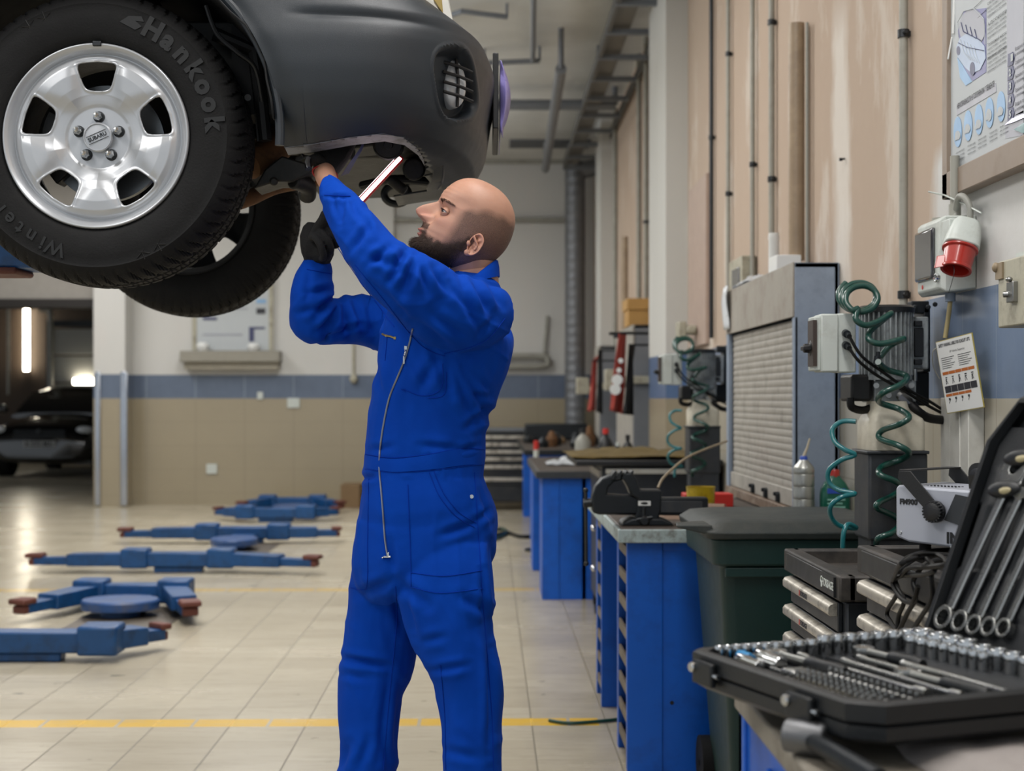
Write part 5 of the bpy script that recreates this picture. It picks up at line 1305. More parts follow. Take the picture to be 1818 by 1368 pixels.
# ================================================================ TOOL CHESTS
def chest(label, xf, ya, yb, ztop, n, logo=True, zl=None, tray=True):
    """drawer face looks along -x; ya near, yb far"""
    t = thing('tool_chest', label, 'tool chest', ((xf + 1.25) / 2, (ya + yb) / 2, 0)); xb = 1.235
    m = MB(); m.box((xf, ya, .1), (xb, yb, ztop - .06)); obj('body', m, 'chest', t, bevel=.006)
    m = MB(); 
    for (x0, y0, x1, y1) in ((xf - .02, ya - .02, xf + .02, yb + .02), (xb - .03, ya - .02, xb, yb + .02), (xf, ya - .02, xb, ya + .02), (xf, yb - .02, xb, yb + .02)): m.box((x0, y0, ztop - .058), (x1, y1, ztop))
    m.box((xf, ya, ztop - .05), (xb, yb, ztop - .035)); obj('top_tray', m, 'chesttop', t, bevel=.005)
    m = MB(); m.box((xf - .024, ya + .05, ztop - .052), (xf - .019, yb - .03, ztop - .006)); obj('tray_plate', m, 'darksteel', t, bevel=.002)
    m = MB(); m.box((xf - .026, ya + .012, ztop - .052), (xf - .02, ya + .14, ztop - .006)); obj('badge_plate', m, 'blackplastic', t)
    X = frame((xf - .0262, ya + .075, ztop - .029), (0, -1, 0), (0, 0, 1))
    if logo:
        m = MB(); text_mb('FORSAGE', X @ Matrix.Translation((.006, 0, 0)), .026, .0005, mb=m, bold=.0004)
        m.tube([X @ Vector(p) for p in ((-.052, .012, .001), (-.058, .004, .001), (-.052, -.002, .001), (-.05, -.012, .001))], .0022, 6); obj('badge_lettering', m, 'whitebox', t, smooth=0)
    for k in range(n):
        z1 = ztop - .066 - k * .0725
        m = MB(); m.box((xf - .012, ya + .03, z1 - .068), (xf, yb - .03, z1)); d = obj('drawer', m, 'chest', t, bevel=.003)
        m = MB(); r_ = [[Vector((xf - .012 - dx, y, z1 + dz)) for dx, dz in ((0, 0), (.016, -.004), (.022, -.012), (.022, -.026), (.017, -.031), (.0, -.031))] for y in (ya + .032, yb - .032)]
        m.loft(r_); hd_ = obj('drawer_pull', m, 'alu', d, smooth=50, bevel=.001)
        if logo and k < 2:
            m = MB(); X = frame((xf - .0348, (ya + yb) / 2, z1 - .018), (0, -1, 0), (0, 0, 1)); text_mb('FORSAGE', X, .018, .0004, mb=m); obj('pull_lettering', m, 'ink', d, smooth=0)
            m = MB(); m.cbox((xf - .0345, (ya + yb) / 2 + .05, z1 - .018), (.001, .006, .014)); obj('red_mark', m, 'red', d)
    m = MB(); c = (xf + .09, ya - .0, ztop - .2); m.lathe([(.017, 0), (.017, .003), (.013, .005), (.011, .003), (.001, .004)], c, (0, -1, 0), 24); obj('lock', m, 'chrome', t)
    m = MB()
    for x in (xf + .06, xb - .06):
        for y in (ya + .06, yb - .06): m.cyl((x - .015, y, .045), (x + .015, y, .045), .045, 20); m.box((x - .02, y - .02, .05), (x + .02, y + .02, .1))
    obj('caster', m, 'rubber', t)
    return t
chest('black tool chest with worn lettered drawer pulls and empty top tray, beside the wheeled bin', .808, 3.30, 3.88, .90, 9)
chest('black tool chest with two wide silver drawer pulls, under the grey machine', .812, 2.52, 3.12, .985, 10, logo=False)
# ================================================================ GREY MACHINE ON THE CHEST
CZ = .987
FA = P(1590, 975, 3.02)       # far-left lower corner region
fm = thing('fog_machine', 'silver grey fog machine with black yoke handle on top of the tool chest', 'fog machine', (.98, 2.84, CZ))
# side panel runs from far-left to near-right
a0 = Vector((sx(1590, 2.98), 2.98, CZ)); U = Vector((.34, -.40, 0)).normalized(); W = Vector((.76, .65, 0)).normalized()
X = frame(a0, U, (0, 0, 1))   # x along panel, y up, z = outward toward the aisle/camera
if (X.to_3x3() @ Vector((0, 0, 1))).x > 0: pass
Lp = .30
body = [(0.0, .035), (0.0, .130), (.006, .137), (.05, .135), (Lp, .130), (Lp, .012), (.03, .022), (.004, .030)]
m = MB(); back = W * .17
r0 = [X @ Vector((x, y, 0)) for x, y in body]; r1 = [p + back for p in r0]; m.loft([r0, r1]); obj('housing', m, 'foggrey', fm, bevel=.006)
nrmv = (X.to_3x3() @ Vector((0, 0, 1))); 
if nrmv.dot(W) > 0: nrmv = -nrmv
Xo = frame(a0, U, (0, 0, 1)); 
def fp(x, y, o=.001): return a0 + U * x + Vector((0, 0, y)) + nrmv * o
XT = lambda x, y, o=.001: frame(fp(x, y, o), U, (0, 0, 1)) if frame(fp(x, y, o), U, (0, 0, 1)).to_3x3().col[2].dot(nrmv) > 0 else frame(fp(x, y, o), U, (0, 0, 1))
m = MB(); text_mb('FM900', XT(.031, .103), .0150, .0004, mb=m, bold=.0007); obj('model_lettering', m, 'blackplastic', fm, smooth=0)
m = MB(); text_mb('INVOLIGHT', XT(.19, .036), .036, .0004, mb=m, bold=.0012, align='LEFT') if False else text_mb('INVOLIGHT', XT(.118, .036), .030, .0004, mb=m, bold=.0012, align='LEFT'); obj('maker_lettering', m, 'blackplastic', fm, smooth=0)
m = MB(); m.loft([[fp(x, y, .001) for x, y in ((.115, .072), (.165, .060), (.185, .118), (.140, .124))], [fp(x, y, .004) for x, y in ((.115, .072), (.165, .060), (.185, .118), (.140, .124))]]); obj('display', m, 'tub', fm)
for x, y in ((.012, .04), (.13, .02)):
    m = MB(); m.lathe([(.004, 0), (.003, .002), (.0001, .002)], fp(x, y, .0005), nrmv, 12); obj('screw', m, 'chrome', fm)
m = MB()
st = [(.10, .085, .006), (.012, .185, .004), (.02, .198, .004)]
w_ = .028
r0 = [fp(.095, .07, .004), fp(.118, .085, .004), fp(.040, .166, .004), fp(.012, .166, .004), fp(.010, .150, .004)]
m.loft([r0, [p + nrmv * .003 for p in r0]])
tl = [fp(.012, .166, .005), fp(.040, .166, .005)]
m.loft([[tl[0], tl[1], tl[1] + Vector((0, 0, .003)), tl[0] + Vector((0, 0, .003))], [p + W * .185 for p in (tl[0], tl[1], tl[1] + Vector((0, 0, .003)), tl[0] + Vector((0, 0, .003)))]])
r0 = [p + W * .183 for p in r0]; m.loft([r0, [p + W * .003 for p in r0]])
bk = fp(.05, .165, -.03) + W * .15
obj('yoke', m, 'blackplastic', fm, bevel=.001)
m = MB(); m.lathe([(.022, 0), (.022, .006), (.019, .008), (.019, .016), (.016, .018), (.001, .018)], fp(.098, .088, .006), nrmv, 24); 
for k in range(20): 
    q = 2 * PI * k / 20; m.cyl(fp(.098, .088, .008) + U * .0195 * math.cos(q) + Vector((0, 0, .0195 * math.sin(q))), fp(.098, .088, .023) + U * .0195 * math.cos(q) + Vector((0, 0, .0195 * math.sin(q))), .0024, 6)
obj('yoke_knob', m, 'blackplastic', fm)
m = MB(); c = fp(.14, .130, -.06); h = smooth_path([c, c + Vector((0, 0, .035)), c + U * .03 + Vector((0, 0, .046)), c + U * .13 + Vector((0, 0, .036)), c + U * .15], 5)
m.loft([[p + W * s_ * .014 + Vector((0, 0, t)) for s_, t in ((-1, 0), (1, 0), (1, .010), (-1, .010))] for p in h]); obj('carry_handle', m, 'blackplastic', fm, bevel=.003)
m = MB()
for k in range(3):
    for j in range(9): c = fp(.05 + j * .008, .1355, -.04 - k * .012); m.cbox(c, (.004, .002, .0012))
obj('vent_slots', m, 'darksteel', fm)
m = MB(); 
for x in (.05, .25):
    for d_ in (.03, .14): c = fp(x, .01, -d_); m.cyl((c.x, c.y, CZ), (c.x, c.y, CZ + .022), .012, 14)
obj('foot', m, 'rubber', fm)
# coiled mains lead hanging over the chest front
m = MB(); rnd = random.Random(4)
def cp(px, py, Y=2.93): return P(px, py, Y)
loops = [[(1700, 975), (1650, 978), (1610, 990), (1588, 1020), (1594, 1050), (1575, 1085), (1582, 1105), (1600, 1130)],
         [(1690, 985), (1640, 985), (1600, 1010), (1590, 1035), (1605, 1065), (1595, 1095), (1594, 1130)],
         [(1680, 990), (1645, 1000), (1622, 1030), (1626, 1060), (1610, 1090), (1592, 1128)],
         [(1680, 1000), (1655, 1015), (1655, 1060), (1635, 1095), (1615, 1125)],
         [(1585, 1030), (1600, 1000), (1640, 990), (1660, 1010), (1640, 1020), (1600, 1022), (1585, 1035), (1600, 1062), (1620, 1068), (1630, 1040)],
         [(1596, 1005), (1625, 985), (1665, 985), (1680, 1000), (1650, 1006), (1615, 1008), (1600, 1022)]]
for k, lp in enumerate(loops):
    m.tube(smooth_path([PF(x, y, .992 + .007 * k) if y <= 1000 else PX(x, y, .772 - .005 * k) for i, (x, y) in enumerate(lp)], 7), .0044, 8)
tag(obj('mains_lead', m, 'cable'), 'black cable looped in a loose bundle hanging over the front of the tool chest', 'cable')
# ================================================================ NEAR BENCH
nb = thing('workbench', 'blue framed workbench nearest the camera, bottom right corner, under the open socket case', 'workbench', (.85, 1.4, 0))
NZ = .85; NX = .388; NY1 = 2.27; NY0 = .75
m = MB(); m.box((NX - .004, NY0, NZ - .035), (1.28, NY1 + .02, NZ)); obj('worktop', m, mat('grey_concrete_look_top', '8a8478', .65, var=.2, dirt='5a5148', damt=.7, dscale=9), nb, bevel=.005)
m = MB(); m.box((NX + .006, NY0, NZ - .16), (NX + .03, NY1, NZ - .035)); m.box((NX, NY1 - .045, .0), (NX + .05, NY1, NZ - .035)); m.box((NX, NY0, 0), (NX + .05, NY0 + .05, NZ - .035)); m.box((1.2, NY1 - .05, 0), (1.25, NY1, NZ - .035)); m.box((NX, NY1 - .03, NZ - .16), (1.25, NY1, NZ - .035)); m.box((NX + .01, NY0, .2), (NX + .04, NY1, .24))
obj('frame', m, 'benchblue', nb, bevel=.003)
m = MB(); c = (NX + .004, 2.03, NZ - .075); m.lathe([(.011, 0), (.011, .005), (.007, .007), (.0001, .007)], c, (-1, 0, 0), 20); obj('bolt', m, 'benchblue', nb)
# dark rag and hammer head under the case
rows = []; m = MB()
for i in range(40):
    row = []
    for j in range(40):
        u, v = i / 39, j / 39; x = lerp(.52, 1.20, u); y = lerp(.95, 1.92, v)
        e = min(u, 1 - u, v, 1 - v) * 12; h = .004 + min(1, e) * (.010 + .014 * abs(noise.noise(Vector((x * 6, y * 6, 1)))) + .006 * noise.noise(Vector((x * 17, y * 17, 3))))
        row.append(Vector((x + .05 * noise.noise(Vector((y * 5, 2, 1))), y + .05 * noise.noise(Vector((x * 5, 7, 1))), NZ + h - .002 * (e < .2))))
    rows.append(row)
m.grid(rows); o = obj('rag', m, mat('grey_brown_rag', 'a09995', .95, var=.3, dirt='6a6360', damt=.5, bump=.5, bscale=400), smooth=80); so = o.modifiers.new('s', 'SOLIDIFY'); so.thickness = .002; so.offset = 1
tag(o, 'dirty grey brown rag spread on the nearest bench under the socket case', 'rag')
hm_ = thing('hammer', 'steel headed hammer with dark handle lying on the corner of the nearest bench', 'hammer', P(1440, 1295, 1.95))
a = P(1432, 1262, 1.84); b2 = P(1432, 1318, 1.84)
c = P(1434, 1290, 1.83); c.z = NZ + .024
m = MB(); m.tube([c + Vector((-.022, .02, 0)), c + Vector((.018, -.01, 0)), c + Vector((.022, -.013, 0))], [.021, .021, .018], 28); obj('head', m, mat('dull_steel', '6d6e70', .48, metal=.8, var=.15), hm_, bevel=.002)
m = MB(); m.tube([c, c.lerp(PF(1545, 1372, NZ + .02), .5), PF(1560, 1385, NZ + .018)], [.011, .012, .014], 14); obj('handle', m, 'iron', hm_)
# ================================================================ SOCKET CASE
TZ = NZ + .028
Lc = PF(1224, 1150, TZ + .055); Nc = PF(1505, 1243, TZ + .055)
eF = (Nc - Lc); eF.z = 0; LF = eF.length; eF.normalize(); eW = Vector((-eF.y, eF.x, 0)); 
if eW.x < 0: eW = -eW
case = thing('socket_case', 'open black tool case full of chrome sockets on the nearest bench, wrenches in its lid', 'tool case', (Lc.x, Lc.y, TZ))
CW = .41; CL = LF + .03
def cpnt(a, b_, z): return Vector((Lc.x, Lc.y, 0)) + eF * a + eW * b_ + Vector((0, 0, z))
def outline(ins, ch=.035):
    a0, a1, b0, b1 = ins, CL - ins, ins, CW - ins
    return [(a0 + ch * .5, b0), (a1 - ch, b0), (a1, b0 + ch), (a1, b1 - ch * .4), (a1 - ch * .4, b1), (a0 + ch * .4, b1), (a0, b1 - ch * .4), (a0, b0 + ch * .5)]
m = MB()
def ring(ins, z): return [cpnt(a, b_, z) for a, b_ in outline(ins)]
m.loft([ring(.012, TZ), ring(.0, TZ + .008), ring(-.0, TZ + .024), ring(.004, TZ + .027), ring(-.003, TZ + .030), ring(-.003, TZ + .052), ring(.002, TZ + .055), ring(.014, TZ + .055), ring(.016, TZ + .036)], caps=False)
m.loft([ring(.012, TZ), ring(.012, TZ + .001)]); obj('base', m, 'caseblack', case, smooth=30, bevel=.0015)
# tray floor with pockets
m = MB(); rows = []; FTZ = TZ + .036
na_, nb_ = 150, 120
def pocket(a, b_):
    h = 0
    # long pockets of bars and ratchets lying along the case
    for (bc, a0, a1, wd) in POCK:
        if a0 < a < a1 and abs(b_ - bc) < wd: h = -.012
    return h
POCK = [(.05, .02, .34, .008), (.085, .05, .20, .013), (.085, .24, .40, .010), (.125, .03, .36, .009), (.16, .10, .40, .007), (.195, .04, .38, .010), (.225, .14, .42, .007), (.255, .05, .40, .009), (.285, .12, .40, .007)]
for i in range(na_ + 1):
    rows.append([cpnt(a, b_, FTZ + pocket(a, b_)) for a, b_ in [(lerp(.014, CL - .014, i / na_), lerp(.014, CW - .014, j / nb_)) for j in range(nb_ + 1)]])
m.grid(rows); o = obj('tray', m, 'casetray', case, smooth=30)
for k, a in enumerate((.06, .31)):
    m = MB(); X = frame(cpnt(a, -.004, TZ + .028), eF, (0, 0, 1)); zz = -1 if (X.to_3x3() @ Vector((0, 0, 1))).dot(eW) > 0 else 1
    m.box((-.028, -.016, 0), (.028, .018, .010 * zz), 0, X); lt = obj('latch', m, 'caseblack', case, bevel=.003)
    m = MB(); m.lathe([(.0075, 0), (.0075, .006), (.006, .008), (.0001, .008)], cpnt(a - .022, -.012, TZ + .035), -eW, 16); m.lathe([(.004, -.04), (.004, .04)], cpnt(a, -.008, TZ + .03), eF, 10); obj('hinge_pin', m, 'chrome', lt)
# lid, hinged at the far side and leaning back
hb = P(1650, 1128, (cpnt(0, CW, 0)).y); TL = math.radians(22.7)
eU = (eW * math.sin(TL) + Vector((0, 0, math.cos(TL)))).normalized(); eN = eU.cross(eF).normalized()
if eN.dot(eW) > 0: eN = -eN        # faces the tray
H0 = cpnt(.006, CW + .004, TZ + .034); LH = .42
def lp_(a, h, o_=0): return H0 + eF * a + eU * h + eN * o_
def lring(ins, o_, ch=.05):
    return [lp_(a, h, o_) for a, h in ((ins, ins), (CL - ins, ins), (CL - ins, LH - ch), (CL - ch, LH - ins), (ch, LH - ins), (ins + .0, LH - ch * 1.6))]
m = MB(); m.loft([lring(.012, -.024), lring(0, -.018), lring(0, .012), lring(.006, .018), lring(.014, .018), lring(.018, .004)], caps=False); m.loft([lring(.012, -.024), lring(.012, -.023)])
lid = obj('lid', m, 'caseblack', case, smooth=30, bevel=.0015)
m = MB(); rows = []
for i in range(60):
    rows.append([lp_(a, h, .002 + .0035 * (1 if (int(a / .0235) % 2 and .07 < h < .30) else 0) - (.006 if .13 < h < .24 and not int(a / .0235) % 2 else 0)) for a, h in [(lerp(.016, CL - .016, i / 59), lerp(.016, LH - .05, j / 50)) for j in range(51)]])
m.grid(rows); obj('lid_insert', m, 'casetray', case, smooth=30)
for b0, h0 in ((.075, .315), (.062, .262)):
    m = MB(); X = frame(lp_(b0 + .02, h0, .016), (eF * .97 + eU * .12), eU)
    for v in MB().ellip((0, 0, 0), (.034, .013, .012), 24, 14).v: pass
    mm = MB(); mm.ellip((0, 0, 0), (.036, .014, .012), 24, 14, 0, X); mm.loft([[X @ Vector((.012 + .014 * math.cos(q) * .9, -.006 + .006 * math.sin(q), .0085 + .001)) for q in [2 * PI * k / 16 for k in range(16)]], [X @ Vector((.012 + .010 * math.cos(q), -.006 + .004 * math.sin(q), .0125)) for q in [2 * PI * k / 16 for k in range(16)]]], 1)
    hd2 = obj('grip_handle', mm, ['caseblack', mat('cream_insert', 'a59a76', .5)], smooth=60)
    tag(hd2, 'black tool grip with cream patch in the case lid, %s of the two' % ('upper' if h0 > .3 else 'lower'), 'tool handle')
# combination wrenches in the lid
def wrench_mb(L, s_, X):
    m = MB()
    # open jaw head
    jw = .0135 * s_; pts = []
    for a in range(-38, 219, 12):
        q = math.radians(a - 90 + 0); 
    head = [( -.45, -1.1), (-1.0, -.55), (-1.25, .15), (-1.15, .9), (-.75, 1.55), (-.42, 1.45), (-.50, .55), (-.38, .12), (0, -.05), (.38, .12), (.62, .75), (.78, 1.35), (1.15, 1.1), (1.28, .35), (1.08, -.45), (.45, -1.1)]
    th = .0032 * s_ + .001
    R15 = Matrix.Rotation(math.radians(-14), 4, 'Z')
    T = X @ Matrix.Translation((0, L / 2, 0)) @ R15
    r0 = [T @ Vector((x * jw, y * jw, -th)) for x, y in head]; r1 = [T @ Vector((x * jw, y * jw, th)) for x, y in head]
    k = len(m.v); m.v += r0 + r1; n = len(head)
    for i in range(n): m.f.append((k + i, k + (i + 1) % n, k + n + (i + 1) % n, k + n + i)); m.m.append(0)
    m.f.append(tuple(k + i for i in range(n))[::-1]); m.f.append(tuple(k + n + i for i in range(n))); m.m += [0, 0]
    rg = []
    for y in [lerp(L / 2 - jw * .85, -L / 2 + jw * .9, i / 10) for i in range(11)]:
        u = abs(y) / (L / 2); w_ = (.0048 + .0018 * u ** 4) * s_
        rg.append([X @ Vector((w_ * cx, y, .0022 * s_ * cz)) for cx, cz in ((-1, -.5), (-.7, -1), (.7, -1), (1, -.5), (1, .5), (.7, 1), (-.7, 1), (-1, .5))])
    m.loft(rg)
    # ring end with twelve-point hole
    c = Vector((0, -L / 2, 0)); ro = jw * .95; n = 48; th2 = th * 1.35; rings = []
    for (k_, z) in ((0, -th2), (1, -th2), (1, th2), (0, th2)):
        rings.append([X @ (c + Vector((math.cos(q) * (ro if k_ else jw * (.60 + .06 * abs(math.cos(6 * q)))), math.sin(q) * (ro if k_ else jw * (.60 + .06 * abs(math.cos(6 * q)))), z))) for q in [2 * PI * j / n for j in range(n)]])
    m.loft(rings, close=True)
    return m
spots = [(.062, .168, .245, 1.5, 'first wrench from the left, longest, in the lid of the tool case'), (.098, .158, .225, 1.35, 'second wrench from the left in the lid of the tool case'), (.130, .152, .215, 1.25, 'third wrench from the left in the lid of the tool case'), (.161, .149, .205, 1.2, 'fourth wrench from the left in the lid of the tool case'), (.191, .147, .195, 1.15, 'fifth wrench from the left in the lid of the tool case')]
for a, h, L, s_, lab in spots:
    wdir = (eU * .985 + eF * .17); X = frame(lp_(a, h, .011), wdir.cross(eN).normalized() * 1, wdir)
    o = obj('combination_wrench', wrench_mb(L, s_, X), mat('satin_chrome', 'a9aaa8', .28, metal=1, var=.08) if 'satin' not in M else M['satin'], smooth=30, bevel=.0008)
    M['satin'] = o.data.materials[0]
    tag(o, 'chrome combination ' + lab, 'wrench', 'combination wrenches in the case lid')
# sockets
def socket_proto(r, h, name='socket'):
    m = MB(); c = Vector((0, 0, 0))
    m.lathe([(r * .93, 0), (r * .96, .001), (r * .96, h * .45), (r, h * .52), (r, h - .0012), (r * .94, h)], c, (0, 0, 1), 28, caps=False)
    m.loft([[Vector((math.cos(q) * r * .93, math.sin(q) * r * .93, 0)) for q in [2 * PI * j / 28 for j in range(28)]], [Vector((math.cos(q) * r * .93, math.sin(q) * r * .93, .0005)) for q in [2 * PI * j / 28 for j in range(28)]]])
    n = 36
    rings = [[Vector((math.cos(q) * k * r, math.sin(q) * k * r, z)) for q in [2 * PI * j / n for j in range(n)]] for k, z in ((.94, h), (.72, h - .0008))]
    rings += [[Vector((math.cos(q) * r * (.64 + .05 * abs(math.cos(6 * q))), math.sin(q) * r * (.64 + .05 * abs(math.cos(6 * q))), z)) for q in [2 * PI * j / n for j in range(n)]] for z in (h - .002, h * .45)]
    m.loft(rings, caps=False); m.loft([rings[-1], [v * .99 for v in rings[-1]]])
    o = obj(name, m, 'chrome', origin=(0, 0, 0), smooth=40); return o
protos = {}
ORD = ['first', 'second', 'third', 'fourth', 'fifth', 'sixth', 'seventh', 'eighth', 'ninth', 'tenth', 'eleventh', 'twelfth', 'thirteenth', 'fourteenth', 'fifteenth', 'sixteenth', 'seventeenth', 'eighteenth']
def put_socket(r, h, a, b_, zoff, lab, grp):
    key = (round(r, 4), round(h, 4)); p = cpnt(a, b_, FTZ + zoff)
    if key not in protos:
        o = socket_proto(r, h); protos[key] = o; o.location = p
    else:
        o = protos[key].copy(); COL.objects.link(o); o.location = p
    tag(o, lab, 'socket', grp)
# row along the far-left short side, sizes growing to the hinge corner
n = 17; bpos = .035
for k in range(n):
    t = k / (n - 1); r = lerp(.0062, .0135, t); r = round(r * 1000 * 2) / 2000
    put_socket(r, .024 if k < 10 else .029, .024 + r * .2, bpos, .0, ORD[k] + ' and ' * 0 + ' chrome socket from the left in the graded row along the case far edge', 'sockets in the graded row along the far side of the case')
    bpos += 2 * r + .0016
    if bpos > CW - .02: break
# row along the hinge, large to small towards the camera
apos = .05
for k in range(15):
    r = round(lerp(.0165, .0105, k / 14) * 2000) / 2000
    if apos > CL - .03: break
    put_socket(r, .033 if k < 4 else .030, apos, CW - .034, 0, ORD[k] + ' chrome socket from the far end of the row along the lid hinge', 'sockets in the row along the hinge')
    apos += 2 * r + .0028
# second, inner row of middle sockets
apos = .06
for k in range(8):
    r = .0115 - .0006 * k; r = round(r * 2000) / 2000
    put_socket(r, .026, apos, CW - .062, 0, ORD[k] + ' chrome socket from the far end of the short inner row beside the hinge row', 'sockets in the inner row'); apos += 2 * r + .004
# bits, standing in rows near the front long side
bitp = None
for rr in range(4):
    for k in range(15):
        a = .20 + k * .0135; b_ = .040 + rr * .017 if rr < 3 else .11
        if a > CL - .035: continue
        p = cpnt(a, b_, FTZ)
        if bitp is None:
            m = MB(); m.lathe([(.0045, 0), (.0045, .009), (.003, .0105), (.003, .016), (.0015, .019)], (0, 0, 0), (0, 0, 1), 6); bitp = obj('screwdriver_bit', m, 'steel', origin=(0, 0, 0), smooth=20); o = bitp
        else: o = bitp.copy(); COL.objects.link(o)
        o.location = p; tag(o, 'screwdriver bit, ' + ORD[k] + ' from the left in the ' + ORD[rr] + ' bit row from the case front', 'bit', 'screwdriver bits in the case')
# bars, ratchets, universal joints
def lay(name, a0, a1, b0, b1, prof, mt, lab, cat, z=.004, parts=None, grp=None):
    A = cpnt(a0, b0, FTZ + z); B = cpnt(a1, b1, FTZ + z); d = B - A; L = d.length
    m = MB(); m.lathe([(r, t * L) for t, r in prof], A, d, 20); o = obj(name, m, mt, smooth=35); tag(o, lab, cat, grp); return o
lay('extension_bar', .06, .36, .150, .150, [(0, .006), (.06, .006), (.08, .0042), (.9, .0042), (.92, .0075), (1, .0075)], 'satin', 'long chrome extension bar across the middle of the case', 'extension bar', .008)
lay('extension_bar', .12, .39, .185, .180, [(0, .0055), (.05, .0055), (.08, .004), (.9, .004), (.92, .0068), (1, .0068)], 'satin', 'second long chrome bar, hinge side of the longest bar', 'extension bar', .008)
lay('extension_bar', .10, .25, .225, .225, [(0, .0055), (.1, .0055), (.14, .0042), (.85, .0042), (.88, .0075), (1, .0075)], 'satin', 'short chrome extension bar in front of the row of hinge sockets', 'extension bar', .007)
lay('sliding_bar', .17, .41, .25, .245, [(0, .0045), (.02, .006), (.03, .005), (.97, .005), (.98, .006), (1, .0045)], 'satin', 'plain chrome sliding bar nearest the hinge row', 'bar', .009)
lay('spark_plug_socket', .055, .115, .085, .085, [(0, .0125), (.02, .0135), (.45, .0135), (.5, .0115), (.96, .0115), (1, .010)], 'chrome', 'thick chrome spark plug socket lying near the front left corner', 'socket', .008)
lay('spark_plug_socket', .05, .11, .055, .053, [(0, .0095), (.02, .0105), (.45, .0105), (.5, .009), (.96, .009), (1, .008)], 'chrome', 'thin chrome deep socket lying at the left corner in front of the thick one', 'socket', .006)
lay('bit_driver', .12, .19, .02 + .045, .062, [(0, .0025), (.45, .0025), (.46, .0035), (.55, .0035), (.56, .0075), (.95, .009), (1, .006)], 'satin', 'slim steel bit driver shaft lying beside the screwdriver bits', 'bit driver', .006)
lay('nut_driver', .03, .06, .066, .066, [(0, .006), (.1, .0085), (.9, .0085), (1, .007)], mat('bright_blue_plastic', '1f7fb5', .35), 'small bright blue cap of a driver at the left corner of the case', 'driver', .009)
for i, (a0, a1, b0, L_, lab) in enumerate([(.045, .21, .120, 1, 'black gripped ratchet lying across the left half of the case'), (.24, .40, .205, 1, 'black gripped ratchet near the right end of the case'), (.07, .20, .255, 1, 'small ratchet with dark grip close to the hinge row')]):
    A = cpnt(a0, b0, FTZ + .010); B = cpnt(a1, b0 + .008, FTZ + .010); d = B - A; L = d.length
    t = thing('ratchet', 'chrome ' + lab if 'chrome' not in lab else lab, 'ratchet', (A.x, A.y, FTZ))
    m = MB(); m.lathe([(.0001, -.008), (.016, -.007), (.017, 0), (.016, .006), (.010, .008), (.0001, .008)], A, (0, 0, 1), 28); m.lathe([(.008, .010), (.006, .03), (.006, L * .5)], A, d, 16); obj('head', m, 'satin', t, smooth=35)
    m = MB(); m.lathe([(.006, L * .45), (.010, L * .5), (.0095, L * .7), (.011, L * .9), (.008, L)], A, d, 20); obj('grip', m, 'caseblack', t, smooth=35)
m = MB(); X = frame(cpnt(.30, .028, FTZ + .006), eF, eW)
m.box((-.06, -.012, 0), (.06, .006, .006), 0, X); tag(obj('bit_strip', m, mat('cream_strip', '9a927c', .5), bevel=.002), 'pale cream plastic strip at the front edge of the case', 'strip')
m = MB()
for k in range(7):
    A = cpnt(.13 + k * .012, .075, FTZ + .004); m2 = MB()
    m2.tube([A, A + eW * .055, A + eW * .06 + eF * .012], .0022, 6)
    tag(obj('hex_key', m2, 'steel', smooth=35), ORD[k] + ' small bent steel hex key from the left in the case', 'hex key', 'hex keys in the case')
# ================================================================ HYDRAULIC PUMP UNIT (wall side, repeated farther down)
PY = 4.0
pump = thing('pump_unit', 'grey finned electric pump above a milky tank and dark tub, near the poster wall', 'pump', (1.12, PY, 0), 'hydraulic pump units along the right wall')
def bb(px0, px1, py0, py1, ya, yb, mt, name, bev=.004, par=None, extra=None):
    a = P(px0, py1, ya); b_ = P(px1, py0, ya); m = extra or MB(); m.box((a.x, ya, a.z), (b_.x, yb, b_.z)); 
    return obj(name, m, mt, par or pump, bevel=bev) if extra is None else m
bb(1542, 1648, 803, 960, 3.95, 4.11, 'tub', 'tub', .008)
a = P(1542, 960, 3.95); m = MB(); m.box((a.x + .01, 3.96, 0), (a.x + .155, 4.10, a.z)); obj('stand', m, 'tub', pump)
m = MB(); a = P(1539, 806, 3.94); b_ = P(1651, 800, 3.94); m.box((a.x, 3.94, a.z), (b_.x, 4.12, b_.z)); obj('tub_rim', m, 'tub', pump, bevel=.003)
m = MB(); x0, x1 = sx(1543, 3.96), sx(1644, 3.96); zz = lambda py: P(0, py, 3.96).z
def rr4(x0, x1, y0, y1, z, r=.02): return rrect(x0, x1, y0, y1, z, r, 4)
m.loft([rr4(x0, x1, 3.955, 4.105, zz(800)), rr4(x0, x1, 3.955, 4.105, zz(750)), rr4(x0 + .006, x1 - .004, 3.96, 4.105, zz(743)), rr4(x0 + .02, x1 - .03, 3.98, 4.10, zz(728)), rr4(x0 + .025, x1 - .035, 3.985, 4.10, zz(712))]); obj('tank', m, 'tank', pump, smooth=40)
c = P(1573, 610, 4.06); top = P(1573, 552, 4.06).z; bot = P(1573, 668, 4.06).z
m = MB(); m.cyl((c.x, c.y, bot), (c.x, c.y, top), .060, 36)
for k in range(30):
    q = 2 * PI * k / 30; X = Matrix.Translation((c.x, c.y, 0)) @ Matrix.Rotation(q, 4, 'Z'); m.box((.055, -.0022, bot + .004), (.074, .0022, top - .004), 0, X)
m.cyl((c.x, c.y, bot - .01), (c.x, c.y, bot + .004), .072, 36); obj('motor', m, 'motor', pump, smooth=30)
m = MB(); m.lathe([(.077, top - .006), (.078, top + .008), (.07, top + .014), (.03, top + .016), (.001, top + .016)], (c.x, c.y, 0), (0, 0, 1), 40); obj('motor_cap', m, 'darksteel', pump, smooth=40)
bb(1552, 1627, 674, 714, 4.03, 4.17, 'motor', 'valve_block', .004)
m = MB()
